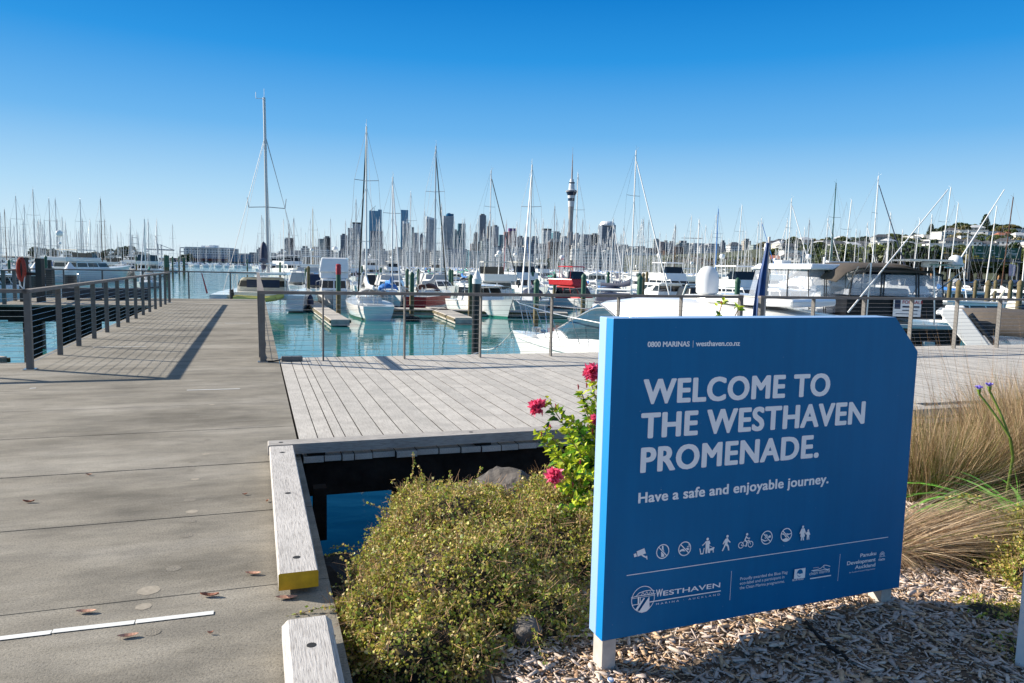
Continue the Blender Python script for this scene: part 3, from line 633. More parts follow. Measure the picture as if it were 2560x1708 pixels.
def thicket(name,label,lobes,nleaf,ntwig,size=.0062,seed=1,sprigs=(),nl=0,nsp=0):
    """sprawling small-leaved shrub; lobes = (x,y,zc,rx,ry,rz)"""
    global rnd
    rnd=np.random.RandomState(seed)
    c=lobes[0]; t=empty(name,(c[0],c[1],gz(c[0],c[1])),0,label,'shrub'); off=np.array(t.location)
    lobes=list(lobes)
    for l in list(lobes):
        for _ in range(nl):
            d=rvec(1)[0]; d[2]=abs(d[2]); s=.16+.16*rnd.rand(); lobes.append((l[0]+d[0]*l[3]*.86,l[1]+d[1]*l[4]*.86,l[2]+d[2]*l[5]*.86,s*.42,s*.42,s*.30))
    vol=np.array([l[3]*l[4]+l[3]*l[5] for l in lobes]); pr=vol/vol.sum()
    def samp(n,lo=.80,hi=1.07,low=-.25):
        k=rnd.choice(len(lobes),n,p=pr); L=np.array(lobes)[k]; d=rvec(n); d[:,2]=np.abs(d[:,2])*1.0-(rnd.rand(n)<.3)*.5*rnd.rand(n)
        d=unit(d); r=lo+(hi-lo)*rnd.rand(n)**.8
        ph=L[:,0]*7; bump=1+.07*np.sin(9*d[:,0]+ph)*np.cos(8*d[:,1]+ph)+.05*np.sin(21*d[:,0]+ph)*np.sin(19*d[:,2]+ph)
        p=L[:,:3]+d*L[:,3:]*(r*bump)[:,None]
        # keep only points not deep inside another lobe
        keep=np.ones(n,bool)
        for l in lobes:
            q=(p-np.array(l[:3]))/np.array(l[3:]); keep&=(np.sum(q*q,1)>.62)
        w_=np.sin(31*p[:,0]+2*np.sin(9*p[:,1]))*np.sin(29*p[:,1]+3*np.sin(8*p[:,2]))*np.sin(34*p[:,2]+2*np.sin(11*p[:,0])); keep&=(w_>-.16)|(r<lo+.35*(hi-lo))|(rnd.rand(n)<.12)
        g=np.array([gz(a,b_) for a,b_ in p[:,:2]]); keep&=p[:,2]>g-.02
        return p[keep]-off,d[keep]
    p,d=samp(nleaf); n=len(p)
    # clustering along little sprays
    kk=n//5; idx=rnd.randint(0,kk,n); p=np.where((rnd.rand(n)<.6)[:,None],p[idx]+rnd.normal(size=(n,3))*.014,p)
    a,bb=frames(n); s=size*(.6+.9*rnd.rand(n))[:,None]
    mi=rnd.choice(4,n,p=[.38,.29,.22,.11])
    quads('foliage',p,a*s,bb*s*.8,[LOLIVE,LTAN,LGREEN,LPALE],mi,t)
    q,dq=samp(ntwig,.72,1.06); n=len(q); e=unit(rvec(n)+dq*.8)*(.03+.07*rnd.rand(n))[:,None]; w=unit(np.cross(e,rvec(n)))*.0014
    v=np.empty((n,4,3)); v[:,0]=q-w; v[:,1]=q+w; v[:,2]=q+e+w*.6; v[:,3]=q+e-w*.6
    rawmesh('twigs',v.reshape(-1,3),np.arange(4*n).reshape(n,4),[TWIG],np.zeros(n),t)
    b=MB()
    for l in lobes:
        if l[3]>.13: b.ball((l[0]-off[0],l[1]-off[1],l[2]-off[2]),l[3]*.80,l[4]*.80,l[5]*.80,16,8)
    b.build('shaded_core',MOUNDM,t,smooth=True)  # solid dark cores; the shade between the leaves is put into their colour
    # long escaping sprigs
    pl=[];ax=[];ay=[]; b=MB(); sprigs=list(sprigs)
    sp,sd2=samp(nsp*4) if nsp else ([],[])
    for i in range(min(nsp,len(sp))):
        q=sp[i]+off; dd=sd2[i]+rnd.normal(size=3)*.5; dd[2]=abs(dd[2])*.8; sprigs.append((*q,*dd,.05+.13*rnd.rand()))
    for (x,y,z,dx,dy,dz,L) in sprigs:
        p0=np.array([x,y,z])-off; dr=np.array([dx,dy,dz],float); dr/=np.linalg.norm(dr); pts=[p0]
        for i in range(int(L/.02)):
            dr=dr+rnd.normal(size=3)*.10+np.array([0,0,-.012]); dr/=np.linalg.norm(dr); pts.append(pts[-1]+dr*.02)
        b.path(pts,.0016,4)
        for q in pts:
            for _ in range(3):
                pl.append(q+rnd.normal(size=3)*.006)
    if pl:
        b.build('sprigs',TWIG,t); pl=np.array(pl); n=len(pl); a,bb=frames(n); s=size*(.7+.8*rnd.rand(n))[:,None]
        quads('sprig_leaves',pl,a*s,bb*s*.8,[LOLIVE,LTAN,LGREEN,LPALE],rnd.choice(4,n,p=[.3,.3,.25,.15]),t)
    return t
lob=[(-.18,3.42,-.06,.52,.52,.30),(-.50,3.75,-.12,.31,.42,.30),(-.30,4.10,-.02,.42,.42,.30),(-.50,4.22,-.10,.24,.26,.22),(.12,3.85,-.06,.50,.55,.30),(.42,4.30,-.02,.44,.46,.36),(.62,3.95,-.04,.42,.46,.36),(-.28,3.02,-.12,.28,.36,.24),(-.52,3.30,-.16,.24,.40,.26),(.10,3.20,-.10,.30,.30,.20),(-.56,4.50,-.06,.09,.10,.27)]
spr=[(-.62,4.60,.20,.15,.0,1,.16),(-.55,4.62,.18,-.3,0,1,.10),(-.78,3.15,.02,-1,-.25,.1,.20),(-.75,3.4,.0,-1,0,.3,.12),(-.70,4.2,.1,-1,0,.5,.14),(-.2,4.5,.22,.1,0,1,.08),(.05,4.4,.2,.2,0,1,.1),(.35,4.7,.30,-.2,0,1,.14),(.42,4.6,.33,.1,0,1,.22),(.3,4.6,.3,-.4,0,1,.2),(.55,4.6,.32,.2,0,1,.25),(-.5,2.78,.0,-.6,-.5,-.4,.16),(-.1,2.86,.03,.1,-1,0,.14),(-.70,3.0,-.05,-.5,-.5,-.6,.2),(-.3,2.8,.0,0,-1,-.5,.2),(.1,2.95,.05,.5,-.9,.1,.2),(-.85,3.9,.0,-1,0,.2,.12),(-.80,3.7,.05,-1,0,.0,.14)]
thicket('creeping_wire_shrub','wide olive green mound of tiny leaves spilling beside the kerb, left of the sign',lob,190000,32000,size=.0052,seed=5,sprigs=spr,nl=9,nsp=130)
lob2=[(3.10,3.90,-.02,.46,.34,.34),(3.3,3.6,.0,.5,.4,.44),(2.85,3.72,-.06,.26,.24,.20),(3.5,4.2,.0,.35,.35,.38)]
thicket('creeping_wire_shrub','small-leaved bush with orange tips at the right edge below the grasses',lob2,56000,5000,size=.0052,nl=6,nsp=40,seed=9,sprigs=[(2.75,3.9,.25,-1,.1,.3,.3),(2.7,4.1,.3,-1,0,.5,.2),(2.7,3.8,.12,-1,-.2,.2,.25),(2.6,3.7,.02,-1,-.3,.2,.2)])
lob3=[(2.25,3.30,-.05,.16,.16,.09),(2.5,3.25,-.05,.2,.2,.1),(2.15,2.95,-.06,.18,.16,.08),(2.45,2.95,-.05,.22,.2,.1)]
thicket('low_creeping_plant','thin dark green creeping plant on the shaded wood chips at lower right',lob3,5200,700,size=.005,seed=19)
thicket('low_creeping_plant','low green creeper on the chips between the sign and the bush at right',[(2.35,4.35,-.05,.3,.2,.1),(2.62,4.1,-.05,.2,.25,.12)],4200,600,size=.005,seed=21)
# wood chips: nobody could count them
rnd=np.random.RandomState(3)
def chips(n,size,seed):
    r=np.random.RandomState(seed)
    s=r.rand(n,2); x=-1.0+5.3*s[:,0]; y=2.15+3.3*s[:,1]**1.25
    far=r.rand(n)<.14; x=np.where(far,4.0+4.5*r.rand(n),x); y=np.where(far,1.2+5*r.rand(n),y)
    ok=[]
    for i in range(n):
        u=x[i]*V1[0]+y[i]*V1[1]; v=x[i]*V2[0]+y[i]*V2[1]
        ok.append(v>.42 and u<3.9 and (v>.9 or u<2.6) or (far[i] and u<5.6 and v>4))
    ok=np.array(ok); x=x[ok];y=y[ok];n=len(x)
    z=np.array([gz(a,b_) for a,b_ in zip(x,y)])+.004+.016*r.rand(n)
    L=(size*(.35+1.3*r.rand(n)**1.6)); Wd=L*(.10+.26*r.rand(n)**1.3); Th=Wd*.10+.0005
    an=r.rand(n)*2*np.pi; ti=r.normal(size=n)*.22; ro=r.normal(size=n)*.35
    ex=np.stack([np.cos(an)*np.cos(ti),np.sin(an)*np.cos(ti),np.sin(ti)],1); sd_=np.stack([-np.sin(an),np.cos(an),np.zeros(n)],1); up=np.cross(ex,sd_)
    ey=sd_*np.cos(ro)[:,None]+up*np.sin(ro)[:,None]; ez=np.cross(ex,ey)
    c=np.stack([x,y,z],1)
    tp=[(-1,-.25),(-.75,-1),(.7,-.85),(1,-.35),(.85,.7),(-.8,.95)]
    v=np.empty((n,12,3))
    for k,(a,b_) in enumerate(tp):
        ja=a*(.8+.4*r.rand(n)); jb=b_*(.7+.6*r.rand(n))
        q=c+ex*(ja*L/2)[:,None]+ey*(jb*Wd/2)[:,None]
        v[:,k]=q-ez*Th[:,None]; v[:,6+k]=q+ez*Th[:,None]
    top=np.array([6,7,8,9,10,11]); me_f=[]; 
    f6=(np.arange(n)*12)[:,None]+top[None]
    side=[]
    for k in range(6): side.append((np.arange(n)*12)[:,None]+np.array([k,(k+1)%6,6+(k+1)%6,6+k])[None])
    return v.reshape(-1,3),f6,np.concatenate(side),r.choice(5,n,p=[.34,.2,.2,.16,.1])
CH=[mat('silvered_chip',(.58,.46,.39),.85,0,var=.3,scale=60),mat('fresh_chip',(.58,.39,.24),.85,0,var=.3,scale=60),mat('brown_chip',(.27,.165,.10),.9,0,var=.35,scale=60),mat('grey_chip',(.45,.37,.32),.85,0,var=.3,scale=60),mat('pale_chip',(.62,.52,.43),.85,0,var=.2,scale=60)]
def chipmesh(n,size,seed):
    v,f6,f4,mi=chips(n,size,seed)
    me=bpy.data.meshes.new('wood_chips'); nf=len(f6)+len(f4)
    me.vertices.add(len(v)); me.vertices.foreach_set('co',v.astype(np.float32).ravel())
    lp=np.concatenate([f6.ravel(),f4.ravel()]).astype(np.int32); me.loops.add(len(lp)); me.loops.foreach_set('vertex_index',lp)
    st=np.concatenate([np.arange(len(f6))*6,len(f6)*6+np.arange(len(f4))*4]).astype(np.int32); tt=np.concatenate([np.full(len(f6),6),np.full(len(f4),4)]).astype(np.int32)
    me.polygons.add(nf); me.polygons.foreach_set('loop_start',st); me.polygons.foreach_set('loop_total',tt)
    for m_ in CH: me.materials.append(m_)
    me.polygons.foreach_set('material_index',np.concatenate([mi,np.tile(mi,6)]).astype(np.int32)); me.update(calc_edges=True); me.validate()
    return me
m1=chipmesh(36000,.048,31); m2=chipmesh(66000,.021,32)
o=bpy.data.objects.new('wood_chips',m1); link(o); tag(o,'pale and brown wood chips spread over the garden bed around the sign','mulch',kind='stuff')
o=bpy.data.objects.new('wood_chip_litter',m2); link(o); tag(o,'fine splinters and bark bits lying between the larger wood chips','mulch',kind='stuff')
# rocks
def rock(name,c,r,seed,mm,label,sq=(1,1,1)):
    import bmesh
    bm=bmesh.new(); bmesh.ops.create_icosphere(bm,subdivisions=4,radius=1); rs=np.random.RandomState(seed); pl=[(rvec(1)[0],.62+.3*rs.rand()) for _ in range(14)]
    for v in bm.verts:
        p=np.array(v.co); 
        for d,h in pl:
            k=p@d
            if k>h: p=p-d*(k-h)*.93
        p=p*(1+.02*math.sin(13*p[0]+seed)*math.cos(11*p[1])+.015*math.sin(31*p[2]+7*p[0])); v.co=Vector(tuple(p*np.array(sq)*r))
    me=bpy.data.meshes.new(name); bm.to_mesh(me); bm.free(); me.materials.append(mm)
    o=bpy.data.objects.new(name,me); o.location=c; o.rotation_euler=(rs.rand(),rs.rand(),rs.rand()*6); link(o); return tag(o,label,'rock')
rnd=np.random.RandomState(8)
rock('rock',(-.02,5.25,-.22),.34,4,ROCK,'grey brown boulder under the deck edge behind the leafy mound',(1.15,.8,.9))
rock('rock',(-.38,5.5,-.42),.22,6,ROCK,'small grey rock left of the boulder under the deck edge',(1.2,.9,.8))
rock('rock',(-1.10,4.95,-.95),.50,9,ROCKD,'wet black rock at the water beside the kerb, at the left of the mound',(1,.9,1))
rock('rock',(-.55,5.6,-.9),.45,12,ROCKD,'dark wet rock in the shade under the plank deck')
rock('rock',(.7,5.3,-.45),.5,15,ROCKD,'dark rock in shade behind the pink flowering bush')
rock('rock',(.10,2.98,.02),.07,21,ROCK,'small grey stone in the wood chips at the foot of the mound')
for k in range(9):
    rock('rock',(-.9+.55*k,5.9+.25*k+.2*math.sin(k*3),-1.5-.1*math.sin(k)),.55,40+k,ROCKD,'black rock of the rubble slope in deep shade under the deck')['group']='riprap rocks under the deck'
# ------------------------------------------------------------------ hibiscus
def leafmesh(name,cen,dirs,nor,L,Wd,mats,mi,parent,fold=.25):
    """pointed leaves of six faces: base, two shoulders, tip, midrib"""
    n=len(cen); sd_=unit(np.cross(dirs,nor)); nn=np.cross(sd_,dirs)
    v=np.empty((n,7,3)); L=L[:,None]; Wd=Wd[:,None]
    v[:,0]=cen; v[:,1]=cen+dirs*L*.33-sd_*Wd*.5+nn*Wd*fold; v[:,2]=cen+dirs*L*.36+nn*0; v[:,3]=cen+dirs*L*.33+sd_*Wd*.5+nn*Wd*fold
    v[:,4]=cen+dirs*L*.72-sd_*Wd*.3+nn*Wd*fold*.3-nn*L*.04; v[:,5]=cen+dirs*L*.72+sd_*Wd*.3+nn*Wd*fold*.3-nn*L*.04; v[:,6]=cen+dirs*L-nn*L*.14
    base=(np.arange(n)*7)[:,None]
    f3=np.concatenate([base+np.array(t)[None] for t in ((0,1,2),(0,2,3),(2,1,4),(2,4,6),(2,6,5),(2,5,3))]); return rawmesh(name,v.reshape(-1,3),f3,mats,np.tile(mi,6),parent)
def hibiscus():
    global rnd
    rnd=np.random.RandomState(23)
    root=np.array([.78,4.30,gz(.78,4.30)]); t=empty('hibiscus_bush',tuple(root),0,'green bush with frilly pink flowers behind the left edge of the sign','flowering shrub')
    tips=[gp2(x,y,D)-root for x,y,D in [(1375,1010,4.5),(1365,1075,4.35),(1478,960,4.6),(1455,985,4.5),(1400,1030,4.4),(1385,1130,4.2),(1430,1100,4.2),(1470,1060,4.3),(1420,1080,4.3),(1460,1015,4.45),(1480,1190,4.1),(1410,1215,4.0),(1465,1270,3.9),(1440,1150,4.15),(1485,1090,4.3),(1400,1170,4.1),(1450,1180,4.0),(1478,1240,3.9),(1440,1250,3.9),(1480,1300,3.85),(1405,1275,3.85),(1452,1320,3.8),(1350,1090,4.4),(1490,1140,4.2),(1480,1010,4.5),(1600,900,4.6),(1700,830,4.7),(1805,760,4.8),(1845,775,4.8),(1600,1000,4.5),(1700,1100,4.4),(1500,1200,4.1),(1430,1050,4.35),(1460,1130,4.2)]]
    b=MB(); pos=[];dr=[];ag=[]
    for e in tips:
        st=np.array([rnd.normal()*.05,rnd.normal()*.05,.0]); mid=(st+e)/2+np.array([.03*rnd.normal(),.03,.0]); N=16; pts=[]
        for k in range(N+1):
            s=k/N; pts.append((1-s)**2*st+2*s*(1-s)*mid+s*s*e)
        b.path(pts,.0035,5)
        for k in range(4,N+1):
            d=unit((pts[k]-pts[k-1])[None])[0]
            for _ in range(5 if k<N-1 else 9):
                a=rnd.rand()*6.283; h=rvec(1)[0]; q=unit(np.cross(d,h)[None])[0]; dd=unit((q*(.9)+d*(.35+.4*rnd.rand()))[None])[0]
                pos.append(pts[k]+rnd.normal(size=3)*.012); dr.append(dd); ag.append(k/N)
    b.build('branches',TWIG,t)
    pos=np.array(pos);dr=np.array(dr);ag=np.array(ag);n=len(pos)
    nor=unit(np.array([0,-.2,1.])[None]+rvec(n)*.55); L=.040+.038*rnd.rand(n); L*=np.where(ag>.9,.75,1.1)
    mi=np.where(rnd.rand(n)<np.clip((ag-.62)*2.2,.05,.75),1,np.where(rnd.rand(n)<.38,2,0))
    leafmesh('leaves',pos,dr,nor,L,L*.62,[HIBL,HIBY,HIBD],mi,t)
    PINK=leafmat('pink_petal',(.98,.13,.27),.4); BUD=mat('dark_red_bud',(.30,.02,.03),.5,0,var=.3)
    for i,(x,y,D,r) in enumerate([(1345,1018,4.5,.052),(1483,930,4.55,.056),(1388,1190,4.05,.048),(1488,1050,4.3,.034),(1376,1067,4.35,.014)]):
        c=gp2(x,y,D)-root; rs=np.random.RandomState(50+i); n=int(70*max(.4,r/.036)); d=rs.normal(size=(n,3)); d=unit(d+np.array([-.4,-.5,.2])*1.1); nrm=unit(rs.normal(size=(n,3)))
        ln=r*(.8+.5*rs.rand(n)); leafmesh('flower',np.tile(c,(n,1))+rs.normal(size=(n,3))*r*.15,d,nrm,ln,ln*.55,[PINK],np.zeros(n,int),t,fold=.5)
    for (x,y,D) in [(1446,966,4.5),(1467,962,4.5),(1354,1083,4.35),(1451,1153,4.1),(1432,1210,4.0),(1390,1015,4.45),(1804,757,4.8),(1482,1076,4.3)]:
        c=gp2(x,y,D)-root; b=MB(); b.tube(c-np.array([0,0,.02]),c,.003,.006,6); b.tube(c,c+np.array([-.004,0,.014]),.0065,.002,6); b.build('bud',BUD,t)
    return t
def gp2(x,y,D): return at(x,y,D)
hibiscus()
# ------------------------------------------------------------------ grasses on the right
def blades(name,roots,dirs,L,w,droop,mats,mi,parent,seg=6,lean=None):
    n=len(roots); d=unit(dirs.copy()); p=roots.copy(); side=unit(np.cross(d,rvec(n)));V=np.empty((n,(seg+1)*2,3))
    for k in range(seg+1):
        ww=(w*(1-.85*k/seg))[:,None]; V[:,2*k]=p-side*ww; V[:,2*k+1]=p+side*ww
        d=unit(d+np.stack([np.zeros(n),np.zeros(n),-droop/seg],1)+rnd.normal(size=(n,3))*.03); p=p+d*(L/seg)[:,None]
    base=(np.arange(n)*(seg+1)*2)[:,None]; f=np.concatenate([base+np.array([2*k,2*k+1,2*k+3,2*k+2])[None] for k in range(seg)])
    return rawmesh(name,V.reshape(-1,3),f,mats,np.tile(mi,seg),parent)
def tussock(label,c,r,n,L,spread,droop,bias,seed,pm=(.5,.35,.15),w=.0016,name='tussock_grass',zl=None):
    global rnd
    rnd=np.random.RandomState(seed); z=gz(c[0],c[1]) if zl is None else zl; t=empty(name,(c[0],c[1],z),0,label,'grass')
    a=rnd.rand(n)*6.283; q=r*np.sqrt(rnd.rand(n)); roots=np.stack([q*np.cos(a),q*np.sin(a)*.7,np.zeros(n)],1)
    d=np.stack([np.cos(a)*spread*rnd.rand(n)+bias[0],np.sin(a)*spread*rnd.rand(n)+bias[1],np.full(n,bias[2])],1)+rnd.normal(size=(n,3))*.1
    blades('blades',roots,d,L*(.55+.5*rnd.rand(n)),w*(.6+.7*rnd.rand(n)),droop*(.5+rnd.rand(n)),[STRAW,STRAW2,STRAW3],rnd.choice(3,n,p=pm),t)
    return t
tussock('upright tan and olive grass clump behind the right end of the sign',(3.15,5.25),.42,7000,.70,.55,.5,(0,0,1),61,(.40,.28,.32))
tussock('tall tan grass clump rising at the right edge in front of the deck',(3.95,5.15),.5,7500,.86,.5,.4,(0,0,1),62,(.38,.38,.24))
tussock('thin tall seed stalks standing above the tan grass at right',(3.75,5.5),.5,130,1.25,.35,.1,(-.05,0,1),63,(.2,.7,.1),w=.002)
tussock('brown bare grass clump in the background by the deck edge at right',(4.6,6.0),.5,5000,.9,.6,.5,(0,0,1),65,(.3,.55,.15))
tussock('pale straw blades swept flat to the right beside the sign',(2.10,4.05),.16,1500,1.15,.22,.62,(1.0,.05,.55),64,(.85,.12,.03),w=.0019)
tussock('dry brown skirt of grass at the foot of the swept straw blades',(2.12,4.12),.2,1500,.45,1.0,1.6,(.1,-.3,.7),66,(.3,.55,.15))
# agapanthus
def agap():
    global rnd
    rnd=np.random.RandomState(77)
    c=(3.25,4.75,gz(3.25,4.75)); t=empty('agapanthus',c,0,'green strap-leaved plant with two opening violet flower heads at right','plant'); c=np.array(c)
    n=95; a=rnd.rand(n)*6.283; roots=np.stack([.06*np.cos(a),.06*np.sin(a),np.zeros(n)],1); d=np.stack([np.cos(a)*.9,np.sin(a)*.9-.2,np.full(n,.8)],1)
    blades('strap_leaves',roots,d,.45+.35*rnd.rand(n),np.full(n,.016),1.3+rnd.rand(n),[STRAP],np.zeros(n,int),t,seg=9)
    n=90; a=rnd.rand(n)*6.283; d=np.stack([np.cos(a),np.sin(a)-.1,.35+.9*rnd.rand(n)],1); roots=np.tile(np.array([[-.12,-.42,.05]]),(n,1))+rnd.normal(size=(n,3))*.04
    blades('lower_strap_leaves',roots,d,.4+.35*rnd.rand(n),np.full(n,.013),.6+.6*rnd.rand(n),[STRAP],np.zeros(n,int),t,seg=9)
    b=MB(); VI=mat('violet_bud',(.16,.12,.50),.5,0,var=.2); SG=mat('agapanthus_stem',(.16,.24,.04),.5,0,var=.2)
    base=at(2525,1095,4.6)-c
    for (x,y,D) in [(2448,985,4.6),(2474,978,4.6)]:
        e=at(x,y,D)-c; m_=(base+e)/2+np.array([.015,0,0]); pts=[(1-s)**2*base+2*s*(1-s)*m_+s*s*e for s in [k/8 for k in range(9)]]; b=MB(); b.path(pts,.007,7); b.path([base,base+np.array([.03,.0,-.12]),base+np.array([.02,.02,-.45])],.009,7); b.build('flower_stem',SG,t)
        b=MB(); b.tube(e,e+np.array([-.004,0,.03]),.007,.014,8,0); 
        for k in range(14):
            q=rvec(1)[0]*np.array([1,1,.3]); s0=e+np.array([-.004,0,.03]); b.tube(s0,s0+q*.022+np.array([0,0,.018]),.003,.0045,5,1)
        b.build('flower_head',[SG,VI],t)
agap()
# fallen leaves on the pier
LF=mat('fallen_leaf_pink',(.55,.30,.20),.7,0,var=.3,scale=80); LFD=mat('fallen_leaf_dark',(.30,.11,.06),.7,0,var=.3,scale=80)
for i,(x,y,L,an,dk,lb) in enumerate([(72,1257,.07,.1,1,'reddish brown fallen leaf far left on the pale slab'),(215,1533,.085,.1,0,'pinkish dry leaf lying above the painted white line at left'),(524,1492,.085,.05,1,'dark red curled leaf beside the slab joint'),(320,1594,.08,.3,0,'pink dry leaf lying just below the painted white line'),(632,1437,.08,-.02,0,'pale tan leaf lying left of the yellow kerb end'),(668,1255,.03,1.3,0,'small pink leaf scrap close to the kerb timber'),(222,1189,.045,0,0,'tiny tan leaf on the wide dark slab joint'),(612,1238,.035,.5,0,'thin tan leaf scrap on the slab left of the kerb'),(526,1586,.025,.2,0,'tiny brown scrap at the right of the white line'),(716,1498,.10,.1,0,'brown dry leaf under the yellow kerb end')]):
    c=gp(x,y,.0); b=MB(); ca,sa=math.cos(an),math.sin(an); nseg=6; up=[];lo=[]
    for k in range(nseg+1):
        s=k/nseg-.5; w=.16*L*math.sqrt(max(0,1-4*s*s))+.001; h=.004+.006*(s*2)**2*(.5+dk)
        q=np.array([s*L*ca,s*L*sa,h]); r=np.array([-sa*w,ca*w,.008]); up.append(q+r); lo.append(q-np.array([-sa*w,ca*w,-.008])); 
    mid=[np.array([(k/nseg-.5)*L*ca,(k/nseg-.5)*L*sa,.003+.01*((k/nseg-.5)*2)**2]) for k in range(nseg+1)]
    vs=up+mid+lo; N=nseg+1; fs=[(k,k+1,N+k+1,N+k) for k in range(nseg)]+[(N+k,N+k+1,2*N+k+1,2*N+k) for k in range(nseg)]
    b.add(vs,fs); o=b.build('fallen_leaf',LFD if dk else LF); o.location=tuple(c); tag(o,lb,'leaf')
# bottle cap and black hose in the chips
c=gp(1527,1683,0); b=MB(); b.lathe([(.012,0),(.0135,.004),(.0125,.007),(.008,.0085)],(0,0,0),18,[1,1,0]); o=b.build('bottle_cap',[mat('blue_cap_print',(.12,.28,.62),.4,0,var=.2,scale=300),WCAP],smooth=True); o.location=(c[0],c[1],gz(c[0],c[1])+.02); o.rotation_euler=(.15,.1,0); tag(o,'blue and white bottle cap in the chips in front of the sign post','bottle cap')
pts=[]
for k in range(13):
    s=k/12; x=2015+105*s; y=1565+95*s+8*math.sin(s*5); q=gp(x,y,0); pts.append((q[0],q[1],gz(q[0],q[1])+.017+.004*math.sin(s*6)))
b=MB(); b.path(pts,.008,8); tag(b.build('irrigation_hose',TYREK,smooth=True),'short black irrigation hose half buried in the shaded wood chips','hose')
# ================================================================== BOATS (local frame: bow +y, waterline z=0)
rnd=np.random.RandomState(41)
def hull(b,L,B,fb,sw=.78,rake=.10,up=.30,full=2.3,m=(0,1,2,3),N=16,flare=.90,boot=.14,trans=0.):
    rows=[]
    for i in range(N+1):
        t=i/N
        if t<.42: w=sw+(1-sw)*math.sin(t/.42*math.pi/2)
        else: w=1-((t-.42)/.58)**full
        w=max(w,.012)*B/2; z=fb*(1+up*t*t); y=-L/2+L*t; bow=t**3
        r=[]
        for (kx,kz,sh) in [(0,-.45,0),(.62,-.30,0),(.80+.06*(flare-.9),.0,.02),(.84,boot,.10),(.95,boot+(z-boot)*.5,.5),(1,z,1)]:
            r.append((w*(kx if kz<z*.98 else 1)*(1 if kx in(0,1) else (1-.35*bow*(1-kx))), y+rake*L*bow*sh-(trans*kz/fb*(1-t)**8 if kz>0 else 0), kz if kz<0 else kz))
        rows.append(r)
    vs=[];K=6
    for r in rows:
        vs+=[(-x,y,z) for x,y,z in r[::-1]]+[(x,y,z) for x,y,z in r[1:]]
    n=2*K-1; fs=[];ms=[]
    mm=[m[0],m[0],m[1],m[2],m[2],m[2],m[2],m[1],m[0],m[0]]
    for i in range(N):
        for k in range(n-1): fs.append((i*n+k,(i+1)*n+k,(i+1)*n+k+1,i*n+k+1)); ms.append(mm[k])
        fs.append((i*n,i*n+n-1,(i+1)*n+n-1,(i+1)*n)); ms.append(m[3])
    fs.append(tuple(range(n))); ms.append(m[0])
    b.add(vs,fs,ms); return b
def fru(b,y0,y1,w0,w1,z0,z1,rf=.5,rb=.1,ins=.12,m=0):
    return b.hexa([(-w0/2,y0,z0),(w0/2,y0,z0),(w1/2,y1,z0),(-w1/2,y1,z0),(-w0/2+ins,y0+rb,z1),(w0/2-ins,y0+rb,z1),(w1/2-ins,y1-rf,z1),(-w1/2+ins,y1-rf,z1)],m)
def band(b,y0,y1,w0,w1,z0,z1,rf,rb,ins,a,c,m,seg=3,gap=.06,sides='LRFB',pr=.012):
    """window panes lying on the sides of the same frustum between height fractions a and c"""
    A0=np.array([(-w0/2,y0,z0),(w0/2,y0,z0),(w1/2,y1,z0),(-w1/2,y1,z0)]);A1=np.array([(-w0/2+ins,y0+rb,z1),(w0/2-ins,y0+rb,z1),(w1/2-ins,y1-rf,z1),(-w1/2+ins,y1-rf,z1)])
    lo=A0+(A1-A0)*a; hi=A0+(A1-A0)*c
    for s,(i,j) in {'B':(0,1),'R':(1,2),'F':(2,3),'L':(3,0)}.items():
        if s not in sides: continue
        k=seg if s in 'LR' else max(2,seg-1)
        nrm=np.cross(lo[j]-lo[i],hi[i]-lo[i]); nrm=nrm/np.linalg.norm(nrm)*pr
        for q in range(k):
            f0=(q+gap)/k; f1=(q+1-gap)/k
            p=[lo[i]+(lo[j]-lo[i])*f0,lo[i]+(lo[j]-lo[i])*f1,hi[i]+(hi[j]-hi[i])*f1,hi[i]+(hi[j]-hi[i])*f0]
            b.add([v-nrm*.5 for v in p]+[v+nrm for v in p],[(4,5,6,7),(0,1,5,4),(1,2,6,5),(2,3,7,6),(3,0,4,7)],m)
    return b
